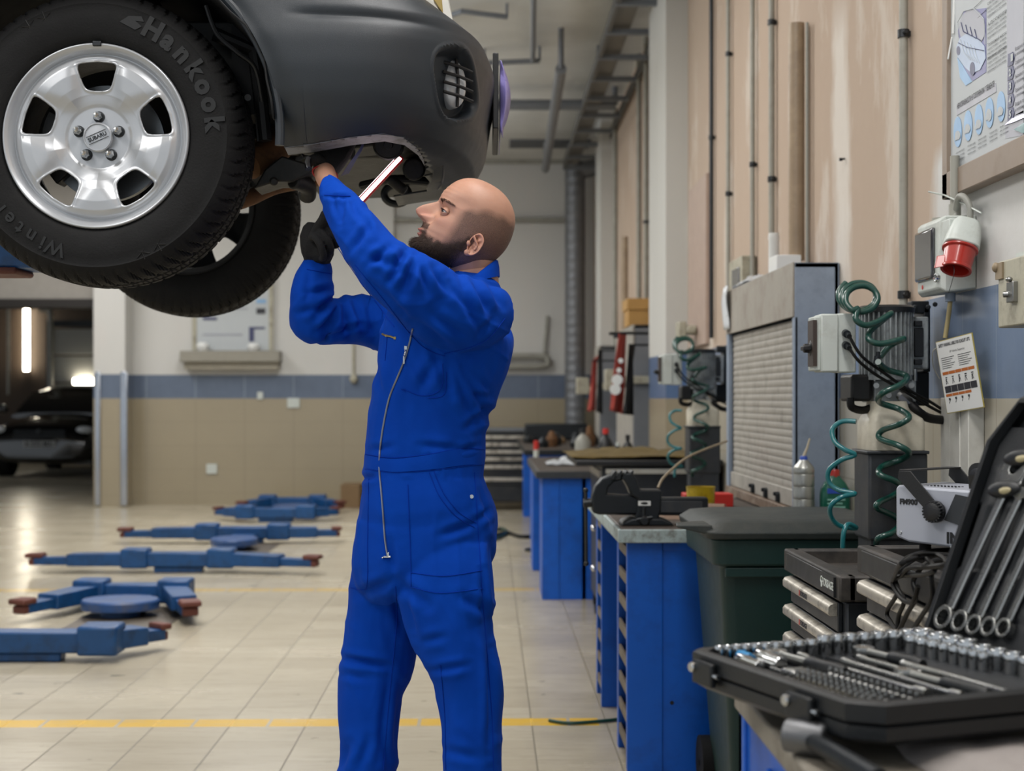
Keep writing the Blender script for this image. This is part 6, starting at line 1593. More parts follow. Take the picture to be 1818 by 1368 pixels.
for px, py in ((1556, 684), (1578, 701), (1604, 692), (1618, 684)): m.cyl(P(px, py, 4.03), P(px, py, 4.015), .008, 12)
m.cyl(P(1553, 676, 4.03), P(1553, 660, 4.03), .005, 8); m.cyl(P(1625, 676, 4.03), P(1625, 655, 4.03), .005, 8)
m.tube([P(1597, 700, 4.02), P(1612, 712, 4.0)], .013, 12); m.tube([P(1602, 704, 4.01), P(1618, 718, 3.99)], [.016, .012], 6); obj('valve_fitting', m, 'steel', pump)
m = MB(); m.tube(smooth_path([P(1612, 712, 4.0), P(1630, 730, 3.98), P(1650, 742, 4.0), P(1682, 746, 4.05)], 5), .0125, 12); obj('pressure_hose', m, 'cable', pump)
m = MB(); m.tube(smooth_path([P(1510, 706, 4.0), P(1512, 722, 4.0), P(1530, 728, 4.02), P(1545, 724, 4.05)], 5), .011, 10); obj('return_hose', m, 'cable', pump)
bb(1511, 1548, 664, 712, 4.02, 4.15, 'blackplastic', 'solenoid', .008)
m = MB(); bb(1619, 1649, 562, 655, 4.06, 4.2, '', '', extra=m); o = obj('terminal_box', m, 'motor', pump, bevel=.004)
m = MB(); bb(1624, 1640, 582, 633, 4.052, 4.07, '', '', extra=m); 
for py in (573, 641): bb(1624, 1638, py - 4, py + 6, 4.045, 4.07, '', '', extra=m)
obj('terminal_cover', m, 'darksteel', o, bevel=.002)
m = MB(); bb(1618, 1650, 534, 556, 4.16, 4.2, '', '', extra=m); bb(1640, 1652, 545, 660, 4.16, 4.26, '', '', extra=m); bb(1600, 1650, 660, 720, 4.18, 4.22, '', '', extra=m)
for px, py in ((1624, 545), (1648, 545), (1660, 540)): m.cyl(P(px, py, 4.16), P(px, py, 4.145), .008, 6)
obj('back_bracket', m, 'iron', pump, bevel=.003)
# control box, turned a little towards the aisle
Xb = frame(P(1520, 661, 3.98), (1, 0, 0), (0, 0, 1)); 
m = MB(); a = P(1487, 661, 3.93); b_ = P(1520, 556, 3.93); m.box((a.x, 3.93, a.z), (b_.x, 4.01, b_.z)); 
cb = obj('control_box', m, 'whitebox', pump, bevel=.004)
m = MB(); a = P(1457, 660, 3.93); b_ = P(1488, 557, 3.93); m.box((a.x, 3.925, a.z), (b_.x, 4.015, b_.z)); a = P(1446, 658, 3.93); b_ = P(1458, 561, 3.93); m.box((a.x, 3.93, a.z), (b_.x, 4.01, b_.z)); obj('box_lid', m, 'whitebox', cb, bevel=.004)
m = MB(); a = P(1444, 650, 3.93); b_ = P(1450, 568, 3.93); m.box((a.x - .002, 3.925, a.z), (b_.x, 3.99, b_.z)); obj('switch_plate', m, mat('dark_brown_plate', '3b302b', .5), cb)
m = MB(); a = P(1446, 618, 3.96); m.lathe([(.022, 0), (.022, .012), (.013, .014), (.012, .03), (.001, .03)], a, (-1, 0, 0), 20); m.box((a.x - .034, a.y - .02, a.z - .006), (a.x - .012, a.y + .02, a.z + .006)); obj('rotary_switch', m, 'blackplastic', cb, bevel=.002)
m = MB()
for py in (591, 612): m.cyl(P(1501, py, 3.93), P(1504, py + 2, 3.90), .0105, 14); m.cyl(P(1504, py + 1, 3.905), P(1508, py + 6, 3.88), .007, 12)
obj('cable_gland', m, 'iron', cb)
m = MB()
m.tube(smooth_path([P(1508, 597, 3.88), P(1530, 632, 3.88), P(1570, 662, 3.92), P(1610, 690, 3.97), P(1650, 712, 4.02), P(1678, 730, 4.06)], 6), .0042, 8)
m.tube(smooth_path([P(1508, 618, 3.88), P(1526, 642, 3.88), P(1560, 668, 3.92), P(1606, 694, 3.97), P(1648, 720, 4.02), P(1678, 736, 4.06)], 6), .0042, 8)
obj('control_cable', m, 'cable', pump)
# spiral air hose
def hose(pts, r, mt, Y0, amp, name, parent, seed=0):
    q = []
    for i, (x, y) in enumerate(pts): q.append(P(x, y, Y0 + amp * math.cos(i * PI / 2 * 1.0 + seed)))
    m = MB(); m.tube(smooth_path(q, 7), r, 10); return obj(name, m, mt, parent, smooth=60)
loop = []
for i in range(22):
    q = i / 21 * 2 * PI * 2.3 + 2.2; k = i / 21
    loop.append(P(1521 + 10 * k + (33 - 4 * k) * math.cos(q), 524 + 8 * k - (27 - 4 * k) * math.sin(q), 3.97 - .06 * k + .02 * math.sin(q)))
zz_ = [(1523, 548), (1519, 566), (1536, 577), (1560, 570), (1582, 556), (1562, 572), (1545, 588), (1543, 603), (1566, 610), (1605, 601), (1582, 612), (1562, 634)]
m = MB(); m.tube(smooth_path(loop + [P(x, y, 3.90 - .02 * math.sin(i)) for i, (x, y) in enumerate(zz_)], 6), .0084, 10)
lower = [(1559, 642), (1575, 656), (1609, 667), (1600, 682), (1566, 698), (1562, 714), (1596, 726), (1614, 740), (1598, 752), (1566, 764), (1562, 778), (1594, 790), (1614, 803), (1600, 815), (1566, 828), (1562, 842), (1590, 854), (1600, 866), (1584, 880), (1560, 892), (1558, 902), (1586, 915), (1598, 928), (1584, 945), (1560, 955), (1556, 968)]
m.tube(smooth_path([P(x, y, 3.90 + .03 * (1 if i % 4 in (1, 2) else -1)) for i, (x, y) in enumerate(lower)], 6), .0084, 10)
obj('spiral_hose', m, 'hose', pump, smooth=60)
m = MB(); m.cyl(P(1558, 632, 3.89), P(1556, 648, 3.89), .009, 12); m.cyl(P(1559, 624, 3.89), P(1559, 632, 3.89), .006, 12); obj('hose_fitting', m, 'iron', pump)
lt = [(1520, 748), (1495, 748), (1478, 762), (1482, 784), (1500, 798), (1518, 807), (1494, 816), (1472, 834), (1472, 856), (1490, 870), (1518, 876), (1494, 882), (1475, 898), (1476, 918), (1492, 933), (1520, 937), (1506, 930), (1498, 945), (1496, 972)]
m = MB(); m.tube(smooth_path([P(x, y, 3.93 + .02 * math.sin(i)) for i, (x, y) in enumerate(lt)], 6), .0068, 10); obj('second_hose', m, 'tealhose', pump, smooth=60)
dup(pump, (1.12, PY + 3.56, 0), 'far finned pump unit with white switch box, behind the shutter cabinet, dark coiled hose', 'hydraulic pump units along the right wall')
# ================================================================ THINGS ON THE RIGHT WALL
def wallthing(name, lab, cat, X, Y, Z, **k): return thing(name, lab, cat, (X, Y, Z), **k)
# vertical cable duct, twice
for dy, lab in ((0, 'white vertical cable duct on the wall below the hanging warning sign'), (3.56, 'white vertical cable duct at the far edge of the shutter cabinet')):
    m = MB(); m.box((1.255, 3.97 + dy, 0), (1.292, 4.05 + dy, 1.302)); m.box((1.250, 3.80 + dy, 0), (1.292, 3.955 + dy, 1.302)); m.box((1.2465, 3.86 + dy, 0), (1.25, 3.865 + dy, 1.30)); tag(obj('cable_duct', m, 'whitetrim', bevel=.002), lab, 'cable duct')
# enclosure with smoked window and red plug
sb = wallthing('socket_box', 'white wall enclosure with smoked window and red industrial plug, below the poster', 'switch box', 1.25, 3.97, 1.6)
z0, z1 = P(1650, 520, 3.9).z, P(1650, 385, 3.9).z
m = MB(); ch = .012
m.loft([[Vector(p) for p in ((1.292, 4.08, z0 + .01), (1.292, 3.86, z0 + .01), (1.292, 3.86, z1), (1.292, 4.08, z1))], [Vector(p) for p in ((1.21, 4.08, z0), (1.21, 3.86, z0), (1.21, 3.86, z1), (1.21, 4.08, z1))], [Vector(p) for p in ((1.196, 4.07, z0 + ch), (1.196, 3.87, z0 + ch), (1.196, 3.87, z1 - ch), (1.196, 4.07, z1 - ch))]])
obj('enclosure', m, 'whitebox', sb, bevel=.004)
m = MB(); za, zb = P(1650, 497, 3.95).z, P(1650, 405, 3.95).z
m.loft([[Vector((1.196, y, z)) for y, z in ((4.07, za), (3.905, za), (3.905, zb), (4.07, zb))], [Vector((1.186, y, z)) for y, z in ((4.066, za + .004), (3.91, za + .004), (3.91, zb - .004), (4.066, zb - .004))]]); obj('smoked_window', m, 'smoke', sb, bevel=.006)
m = MB(); m.lathe([(.0125, 0), (.0125, .006), (.009, .008), (.007, .004), (.0001, .005)], (1.194, 3.88, P(1650, 493, 3.88).z), (-1, -.3, 0), 20); obj('key_lock', m, 'chrome', sb)
m = MB(); m.cyl((1.2, 4.02, P(0, 507, 4.0).z), (1.1945, 4.02, P(0, 507, 4.0).z), .006, 14); obj('red_mark', m, 'red', sb)
m = MB(); m.cyl((1.235, 3.99, z1), (1.235, 3.99, z1 + .008), .022, 20); m.cyl((1.25, 3.91, z1), (1.25, 3.91, z1 + .035), .016, 16); m.cyl((1.25, 3.91, z1 + .03), (1.25, 3.91, 1.95), .0125, 14); obj('top_gland', m, 'pipegrey', sb)
m = MB(); m.cyl(P(1687, 520, 3.93), P(1687, 535, 3.93), .014, 14); obj('bottom_gland', m, 'greybox', sb)
m = MB(); m.tube(smooth_path([P(1687, 535, 3.93), P(1684, 560, 3.93), P(1678, 600, 3.93)], 5), .0065, 10); obj('entry_cable', m, mat('yellowed_cable', 'a39468', .5), sb)
# plug: white angled hood and red shroud in front of the near face
pc = P(1704, 430, 3.80); ax = (P(1696, 484, 3.74) - P(1716, 390, 3.80)).normalized()
m = MB(); A = P(1718, 392, 3.80); B = P(1705, 441, 3.78)
rg = []
for t, rx, ry in ((0, .028, .02), (.15, .036, .028), (.6, .043, .036), (1, .046, .04)):
    c_ = A.lerp(B, t); u = ax.orthogonal().normalized(); u = Vector((1, 0, 0)) - ax * ax.x; u.normalize(); w_ = ax.cross(u)
    rg.append([c_ + u * rx * math.copysign(abs(math.cos(q)) ** .6, math.cos(q)) + w_ * ry * math.copysign(abs(math.sin(q)) ** .6, math.sin(q)) for q in [2 * PI * k / 28 for k in range(28)]])
m.loft(rg); m.box((1.20, 3.80, P(0, 440, 3.85).z), (1.26, 3.90, P(0, 388, 3.85).z)); obj('plug_hood', m, 'whitebox', sb, smooth=45, bevel=.003)
m = MB(); C = P(1696, 484, 3.76); m.lathe([(.046, 0), (.046, .006), (.040, .008), (.037, .055), (.040, .056), (.040, .064), (.033, .064), (.031, .02), (.001, .018)], B, C - B, 32)
lug = P(1672, 462, 3.745); m.loft([[B.lerp(C, t) + w_ for w_ in (Vector((-.034, -.012, 0)), Vector((-.034, .012, 0)), Vector((-.058, .004, -.004)), Vector((-.058, -.004, -.004)))] for t in (.25, .75)]); obj('red_plug', m, 'redplug', sb, smooth=40, bevel=.002)
m = MB(); m.tube(smooth_path([P(1722, 392, 3.80), P(1722, 368, 3.80), P(1712, 350, 3.82), P(1702, 350, 3.86), P(1697, 372, 3.9), P(1696, 384, 3.9)], 6), .0085, 12); obj('looped_cable', m, 'greycable', sb)
m = MB(); m.tube([P(1648, 340, 3.95), P(1676, 346, 3.93), P(1712, 362, 3.85), P(1742, 378, 3.72)], .0022, 6); tag(obj('loose_wire', m, 'whitebox'), 'thin pale stiff wire sticking out above the wall enclosure', 'wire')
m = MB(); m.tube(smooth_path([P(1682, 395, 3.85), P(1690, 425, 3.82), P(1686, 450, 3.80), P(1694, 478, 3.74), P(1690, 500, 3.76), P(1684, 520, 3.86)], 5), .0008, 5); tag(obj('thin_wire', m, 'ink'), 'hair thin dark wire dangling down the front of the wall enclosure', 'wire')
# switch box at the right edge
eb = wallthing('switch_box', 'aged cream switch box cut off by the right edge of the picture', 'switch box', 1.25, 3.3, 1.5)
z0, z1 = P(0, 581, 3.42).z, P(0, 462, 3.42).z
m = MB(); m.box((1.195, 3.0, z0), (1.292, 3.42, z1)); obj('enclosure', m, 'agedbox', eb, bevel=.004)
m = MB(); m.box((1.19, 3.38, P(0, 493, 3.4).z), (1.197, 3.424, z1 - .004)); m.ellip((1.19, 3.42, P(0, 472, 3.42).z), (.009, .012, .012), 12, 8); obj('corner_tape', m, mat('brown_tape', '8a7a62', .5), eb)
m = MB(); yy = 3.32; m.box((1.183, yy - .03, P(0, 535, yy).z), (1.196, yy + .012, P(0, 498, yy).z)); m.cyl((1.195, yy, P(0, 520, yy).z), (1.175, yy + .01, P(0, 520, yy).z), .007, 12); m.ellip((1.182, yy - .01, P(0, 494, yy).z), (.008, .01, .006), 12, 8); obj('latch', m, 'steel', eb, bevel=.002)
m = MB(); m.box((1.23, 3.1, z1), (1.292, 3.40, z1 + .018)); obj('top_strip', m, 'whitebox', eb)
# warning sign hanging on a wire
sg = wallthing('warning_sign', 'small white safety label board with orange pictogram rows, hanging beside the pump motor', 'sign', 1.2, 3.86, 1.4)
tl, tr, bl, br = P(1661, 607, 3.90), P(1725, 590, 3.74), P(1676, 735, 3.90), P(1731, 733, 3.74)
u = (tr - tl); v = (tl - bl)
X = frame(tl, u, v); nrm_ = X.to_3x3() @ Vector((0, 0, 1))
if nrm_.y > 0: pass
Wd = u.length; Hg = v.length
m = MB(); m.box((0, -Hg, -.003), (Wd, 0, 0), 0, X); obj('board', m, mat('yellowed_board_edge', 'a89a4e', .5), sg)
m = MB(); m.box((.002, -Hg + .002, 0), (Wd - .002, -.002, .0006), 0, X); obj('paper', m, 'paper', sg)
ink = MB(); text_mb('SAFETY WARNING LABELS FOR ROADLIFT LIFTS', X @ Matrix.Translation((Wd * .52, -.012, .001)), .0115, 0, mb=ink, bold=.0003) if False else None
def fit(txt, X, wmax, size, mb, bold=0, align='CENTER'):
    t = text_mb(txt, None, size, 0, bold=bold, align=align); xs = [v.x for v in t.v]; sc_ = min(1, wmax / (max(xs) - min(xs)))
    S = X @ Matrix.Scale(sc_, 4, (1, 0, 0)); mb.add(t.v, t.f, 0, S)
fit('SAFETY WARNING LABELS FOR ROADLIFT LIFTS', X @ Matrix.Translation((Wd * .5, -.014, .001)), Wd * .86, .012, ink, .0004)
fit('UP Vehicle Supporter', X @ Matrix.Translation((Wd * .55, -.034, .001)), Wd * .5, .008, ink)
for c_ in (0, 1):
    for k in range(6): ink.box((.014 + c_ * Wd * .46, -.048 - k * .0055, .0007), (.014 + c_ * Wd * .46 + Wd * (.36 - .05 * (k % 3)), -.0465 - k * .0055, .001), 0, X)
bands = MB(); blk = MB()
for k in range(5):
    x0 = .010 + k * (Wd - .02) / 5; x1 = x0 + (Wd - .02) / 5 - .0015
    bands.box((x0, -.092, .0007), (x1, -.084, .001), 0, X); bands.box((x0, -.150, .0007), (x1, -.143, .001), 0, X) if k < 4 else None
    blk.box((x0, -.140, .0007), (x1, -.122, .001), 0, X)
    xm = (x0 + x1) / 2
    for q in range(4): blk.box((xm - .004 + q * .0015 * (k % 2), -.098 - q * .005, .0007), (xm + .004 - .0015 * q + .001 * k * .5, -.101 - q * .005, .001), 0, X)
    blk.tube([X @ Vector((xm - .004, -.118, .001)), X @ Vector((xm + .003 * (k % 3 - 1), -.104, .001)), X @ Vector((xm + .005, -.116, .001))], .0007, 4)
    if k < 4: blk.box((xm - .004, -.160, .0007), (xm + .004, -.154, .001), 0, X); blk.tube([X @ Vector((xm - .004, -.168, .001)), X @ Vector((xm + .003, -.158, .001))], .0008, 4)
    if k < 4:
        for q in range(3): 
            pass
obj('print', ink, 'ink', sg, smooth=0, recalc=False); obj('orange_rows', bands, 'orangeink', sg); obj('pictograms', blk, 'ink', sg)
m = MB(); m.tube(smooth_path([X @ Vector((.004, -.016, .002)), P(1656, 625, 3.9), P(1657, 650, 3.92), P(1668, 672, 3.93)], 5), .0015, 6); obj('hanging_wire', m, 'greycable', sg)
# ---- big poster in a brown frame
XP = 1.266; po = wallthing('wall_poster', 'large framed fuel system poster with blue ovals and numbered tabs, top right on the wall', 'poster', XP, 3.6, 1.9)
YL = PX(1689, 300, XP).y; ZB = PX(1690, 305, XP).z; ZT = 3.15; YR = 2.75
m = MB(); m.box((XP - .001, YR, ZB), (XP + .010, YL, ZT)); obj('board', m, 'posterpaper', po)
m = MB(); m.box((XP - .012, YL, ZB - .07), (XP + .026, YL + .045, ZT)); m.box((XP - .012, YR, ZB - .07), (XP + .026, YL + .045, ZB)); obj('frame', m, 'posterframe', po, bevel=.003)
PU_, PV_ = Vector((0, -1, 0)), Vector((0, 0, 1))
def pp(px, py, o_=.002): q = PX(px, py, XP); return Vector((XP - o_, q.y, q.z))
def pquad(mb, c4, o_=.002):
    a = [pp(x, y, o_) for x, y in c4]; mb.loft([a, [p + Vector((.001, 0, 0)) for p in a]])
def ptext(mb, txt, px, py, px1, py1, hpx, bold=0.0):
    a = pp(px, py, .003); b_ = pp(px1, py1, .003); sz = hpx * a.y / F * 1.3
    L = abs(a.y - b_.y); tl_ = b_.z - a.z
    t = text_mb(txt, None, sz, 0, align='LEFT', bold=bold); xs = [v.x for v in t.v]; k = L / max(1e-6, max(xs) - min(xs))
    Xt = frame(a, PU_, PV_) @ Matrix.Scale(k, 4, (1, 0, 0)); mb.add(t.v, t.f, 0, Xt)
pr = MB()
vio = MB(); pquad(vio, [(1702, 55), (1712, 20), (1752, 14), (1752, 128), (1728, 144), (1712, 120)]); obj('picture_field', vio, 'posterviolet', po)
cy = MB(); pquad(cy, [(1701, 102), (1712, 118), (1727, 145), (1716, 152), (1706, 138)], .0025); obj('cyan_wedge', cy, 'posterblue', po)
# cutaway car drawing: glass dome, body, two wheels
def pell(mb, cx, cy_, rx, ry, o_=.003, n=28, slant=0):
    a = [pp(cx + rx * math.cos(q), cy_ + ry * math.sin(q) + slant * rx * math.cos(q), o_) for q in [2 * PI * k / n for k in range(n)]]; mb.loft([a, [p + Vector((.001, 0, 0)) for p in a]])
dm = MB(); pell(dm, 1728, 50, 23, 34, .0032); obj('drawn_glass_roof', dm, 'postergrey', po)
dm = MB(); pquad(dm, [(1700, 84), (1706, 68), (1717, 60), (1736, 66), (1750, 82), (1752, 104), (1742, 124), (1728, 130), (1716, 120), (1702, 100)], .0036); obj('car_drawing', dm, 'postercar', po)
dk = MB(); pell(dk, 1729, 122, 4.5, 12, .0042); pell(dk, 1704, 90, 3.2, 8, .0042)
for k in range(4): dk.tube([pp(1709 + 8 * k, 40 + 4 * k, .0042), pp(1713 + 8 * k, 56 + 4 * k, .0042), pp(1720 + 8 * k, 60 + 4 * k, .0042)], .0012, 4)
dk.tube([pp(1704, 76, .0042), pp(1720, 84, .0042), pp(1750, 90, .0042)], .001, 4); obj('car_drawing_dark', dk, 'posternavy', po)
wh = MB()
for k in range(5): wh.tube([pp(1708 + 6 * k, 70 + 3 * k, .0046), pp(1714 + 6 * k, 92 + 3 * k, .0046), pp(1726 + 4 * k, 106 + 1.5 * k, .0046)], .0007, 4)
wh.tube([pp(1704, 66, .0046), pp(1703, 40, .0046), pp(1714, 20, .0046), pp(1732, 15, .0046), pp(1750, 34, .0046), pp(1752, 78, .0046)], .0009, 4)
obj('drawn_white_lines', wh, 'posterpaper', po)
gs = MB(); pquad(gs, [(1700, 186), (1769, 147), (1770, 163), (1700, 205)], .0022); pquad(gs, [(1789, 0), (1818, 0), (1818, 200), (1789, 210)], .0018); pquad(gs, [(1786, 214), (1818, 196), (1818, 240), (1786, 246)], .0018); obj('grey_strips', gs, 'postergrey', po)
ov = MB()
for cx, cy_ in ((1702, 234), (1720.5, 223), (1739.5, 212), (1758.5, 200), (1779, 189)): pell(ov, cx, cy_, 7.2, 27 - (cx - 1702) * .0, .003)
obj('blue_ovals', ov, 'posterblue', po)
ow = MB()
for i, (cx, cy_) in enumerate(((1703, 240), (1720.5, 228), (1740, 220), (1758.5, 204), (1779, 197))): pell(ow, cx, cy_, 4.6, 8 if i != 3 else 11, .0045); pquad(ow, [(cx - 5, cy_ + 2), (cx + 1, cy_ - 1), (cx + 1, cy_ + 7), (cx - 5, cy_ + 10)], .0048)
obj('oval_drawings', ow, 'posterpaper', po)
nv = MB()
for k in range(5):
    y0 = 94 + k * 24.5; pquad(nv, [(1792, y0 + 2), (1800, y0 - 2), (1803, y0 + 8), (1800, y0 + 21), (1791, y0 + 25)], .0035)
obj('numbered_tabs', nv, 'posternavy', po)
dg = MB()
for k in range(5): ptext(dg, str(k + 1), 1794.5, 106 + k * 24.5, 1798.5, 104 + k * 24.5, 13, .001)
for v_ in dg.v: v_.x -= .002
obj('tab_numerals', dg, 'posterpaper', po, smooth=0, recalc=False)
ptext(pr, 'НЕИСПРАВНОСТИ В ТОПЛИВНОМ ЭЛЕМЕНТЕ', 1701, 190, 1767, 155, 10, .0004)
for i, (y0, words) in enumerate([(4, 'система подачи'), (42, 'АДСОРБЕР'), (78, 'Топливный насос'), (102, 'Регулятор давления')]):
    ptext(pr, words, 1755, y0 + 3, 1789, y0 - 8, 6)
    for k in range(3): ptext(pr, ('подача топлива к форсункам', 'очистка и подогрев смеси', 'давление в системе')[k], 1755, y0 + 11 + k * 7.5, 1788, y0 - 2 + k * 7.5, 4)
for k, w_ in enumerate(('насос', 'фильтр', 'рампа', 'форсунка', 'бак')):
    x = 1699 + k * 19.5; y = 272 - k * 11.5
    for j in range(3): ptext(pr, w_ + ' ' + ('не подаёт', 'топливо', 'под ним')[j], x, y + j * 7, x + 15, y - 8 + j * 7, 3.5)
for k, w_ in enumerate(('Воздух', 'Слабое', 'Высокое', 'Прокачка', 'Вода')):
    ptext(pr, w_ + ' в топливе', 1804, 88 + k * 24.5, 1830, 80 + k * 24.5, 7); ptext(pr, 'и топливный бак', 1804, 98 + k * 24.5, 1830, 90 + k * 24.5, 6)
pr.tube([pp(1727, 18, .003), pp(1748, -2, .003)], .0006, 4); pr.tube([pp(1738, 32, .003), pp(1756, 14, .003)], .0006, 4)
obj('print', pr, 'ink', po, smooth=0, recalc=False)
sw = MB(); a = [(1786, 222), (1800, 210), (1818, 203), (1840, 198), (1840, 204), (1818, 210), (1802, 217)]; pquad(sw, a, .0045); obj('violet_swoosh', sw, 'purple', po)
tq = MB(); pquad(tq, [(1803, 230), (1818, 219), (1840, 210), (1840, 236), (1818, 236)], .0045); obj('teal_patch', tq, 'tealhose', po)
m = MB(); m.tube([P(1683, 105, 3.98), P(1690, 66, 3.98)], .0022, 6); m.tube([P(1692, 60, 3.96), P(1695, -20, 3.96)], .0035, 6); tag(obj('loose_frame_strip', m, 'paper'), 'thin pale strip hanging loose at the left edge of the poster frame', 'strip')
# ---- vertical pipes on the right wall
def vpipe(px, X, py0, py1, r, mt, lab, clamps=(), name='wall_pipe', Y=None):
    Yp = PX(px, 300, X).y; z0 = P(px, py1, Yp).z; z1 = min(P(px, py0, Yp).z, HCEIL)
    m = MB(); m.tube([(X, Yp, z0), (X, Yp, z1)], r, 14); t = thing(name, lab, 'pipe', (X, Yp, z0)); obj('pipe', m, mt, t)
    for c_ in clamps:
        z = P(px, c_, Yp).z; m = MB(); m.cyl((X, Yp, z - .012), (X, Yp, z + .012), r * 1.35, 14); m.box((X, Yp - .006, z - .008), (XW, Yp + .006, z + .008)); m.cyl((X - .002, Yp - r - .022, z), (X - .002, Yp - r, z), .006, 8); obj('clamp', m, 'darksteel', t)
    return t
vpipe(1604, 1.272, -900, 548, .0135, 'pipegrey', 'grey vertical pipe rising above the pump motor, nearest wall pipe', (523, 60))
vpipe(1414, 1.245, 42, 462, .033, 'pipebrown', 'fat cream brown painted pipe standing behind the shutter cabinet', ())
vpipe(1433, 1.27, 40, 466, .0065, 'greycable', 'slim bright strip pipe directly right of the fat cream brown pipe', ())
vpipe(1370, 1.27, -900, 500, .014, 'pipegrey', 'dark mottled vertical pipe left of the fat cream brown pipe', (40, 318), )
vpipe(1336, 1.27, -900, 500, .012, 'pipegrey', 'grey vertical pipe with two small clamps, second to the left of the fat pipe', (292, ))
vpipe(1293, 1.27, -900, 600, .012, 'pipegrey', 'grey vertical pipe ending above the far end of the shutter cabinet', (96, 344))
vpipe(1263, 1.27, -900, 600, .013, 'darksteel', 'dark vertical pipe with a knob just right of the white pilaster', (244, ))
vpipe(1175, 1.27, 300, 700, .030, 'pipebrown', 'short beige pipe at the left edge of the white pilaster', ())
vpipe(1147, 1.27, -900, 720, .02, 'pipegrey', 'thin far pipe on the right wall, second left of the pilaster', (394, ))
vpipe(1134, 1.27, -900, 720, .02, 'pipegrey', 'thin far pipe on the right wall, third left of the pilaster', ())
vpipe(1110, 1.27, 420, 720, .035, 'pipebrown', 'far beige pipe above the yellow wooden box', ())
vpipe(1092, 1.27, -900, 720, .025, 'pipegrey', 'farthest thin pipe on the right wall near the corner', ())
m = MB(); X_ = 1.28; ya, yb = PX(1256, 400, X_).y, PX(1225, 400, X_).y; m.box((1.27, ya, 1.62), (1.292, yb, 2.62)); tag(obj('wall_board', m, mat('pink_beige_board', 'a99487', .6), bevel=.003), 'plain pinkish board fixed on the wall right of the white pilaster', 'board')
m = MB(); c = PX(1500, 282, 1.29); m.cyl(c, c + Vector((-.02, 0, 0)), .004, 8); m.cbox(c + Vector((-.015, 0, -.004)), (.01, .012, .006)); tag(obj('wall_hook', m, 'iron'), 'tiny dark hook in the bare plaster between the fat pipe and the poster', 'hook')
# ================================================================ FAR BENCHES AND CLUTTER ALONG THE RIGHT WALL
fb = workbench('far blue steel workbench with brown top beyond the black trolley', .345, 1.27, 9.46, 11.6, .835, None, edge='tub')
m = MB(); m.box((.345, 9.46, 0), (.63, 9.50, .79)); m.box((.345, 9.46, 0), (.37, 9.95, .79)); m.box((.60, 9.46, 0), (1.27, 9.9, .79)); m.box((.345, 9.455, 0), (.455, 9.46, .79)); obj('pedestal', m, 'benchblue', fb, bevel=.005)
m = MB(); m.box((.33, 11.05, 0), (.62, 11.5, .79)); obj('pedestal', m, 'benchblue', fb, bevel=.005)
tr = thing('tool_trolley', 'black tool trolley on casters with pale strip and ochre rag, behind the bench vise', 'trolley', (.93, 8.5, 0))
m = MB(); m.box((.62, 8.02, .14), (1.26, 8.9, .93)); obj('body', m, 'chest', tr, bevel=.006)
m = MB(); m.box((.475, 7.97, .93), (1.28, 8.95, .965)); obj('top', m, 'blackplastic', tr, bevel=.008)
m = MB(); m.box((.64, 8.0, .888), (1.25, 8.02, .915)); obj('drawer_pull', m, 'whitetrim', tr, bevel=.003)
m = MB(); m.box((.61, 8.1, .86), (.62, 8.82, .9)); obj('side_strip', m, 'alu', tr)
for x in (.66, 1.2):
    for y in (8.08, 8.84): m = MB(); m.cyl((x - .02, y, .075), (x + .02, y, .075), .075, 28); m.box((x - .03, y - .03, .06), (x + .03, y + .03, .15)); obj('caster', m, 'rubber', tr, bevel=.003)
crumple('ochre_rag', (.84, 8.47, .967), .78, .95, .09, 'ochrecloth', 'wrinkled ochre brown rag spread over the black trolley top', 'rag', 9)
def bottle(x, y, z, r, h, mt, lab, capmt='blackplastic'):
    t = thing('bottle', lab, 'bottle', (x, y, z)); m = MB(); m.lathe([(r, 0), (r, h * .6), (r * .7, h * .72), (r * .35, h * .8), (r * .35, h * .88), (.001, h * .88)], (x, y, z), (0, 0, 1), 20); obj('body', m, mt, t)
    m = MB(); m.lathe([(r * .42, h * .86), (r * .42, h), (.001, h)], (x, y, z), (0, 0, 1), 16); obj('cap', m, capmt, t); return t
bottle(.86, 9.75, .837, .035, .17, 'blackplastic', 'small black bottle with pale cap on the far blue bench', 'whitebox')
bottle(.79, 9.9, .837, .05, .26, 'blackplastic', 'stout black bottle with red cap standing near the hanging red cloth', 'red'); bottle(.93, 9.8, .837, .038, .22, 'blackplastic', 'slim black bottle right of the stout black bottle')
bottle(.70, 10.9, .837, .06, .24, 'pipegrey', 'grey canister left of the black bottles on the far blue bench')
crumple('white_rag', (.55, 10.3, .837), .30, .4, .08, 'film', 'crumpled white rag on the far blue workbench', 'rag', 2)
# grey standing cabinets on the far bench side
def far_cab(x0, y0, y1, z1, lab, mt='greypanel'):
    t = thing('wall_cabinet', lab, 'cabinet', (x0 + .08, (y0 + y1) / 2, .84)); m = MB(); m.box((x0, y0, .84), (1.288, y0 + .03, z1)); m.box((x0, y1 - .03, .84), (1.288, y1, z1)); m.box((x0, y0, z1 - .03), (1.288, y1, z1)); obj('body', m, mt, t, bevel=.004)
    m = MB(); m.box((x0 - .005, y0 + .03, .86), (x0 + .02, y1 - .03, z1 - .2)); m.box((x0 - .01, y0 + .0, z1 - .2), (x0 + .01, y1, z1)); obj('shutter', m, 'slat', t); return t
far_cab(1.12, 11.3, 12.8, 1.87, 'tall grey blue cabinet side standing beside the red hanging cloth')
far_cab(1.10, 14.5, 15.1, 1.82, 'smaller grey cabinet farther off, left of the red hanging cloth')
m = MB(); m.box((1.1, 11.55, 1.872), (1.28, 11.9, 2.07)); m.box((1.09, 11.53, 2.0), (1.282, 11.95, 2.09)); tag(obj('wooden_box', m, 'wood', bevel=.006), 'yellow wooden box on top of the tall grey cabinet', 'box')
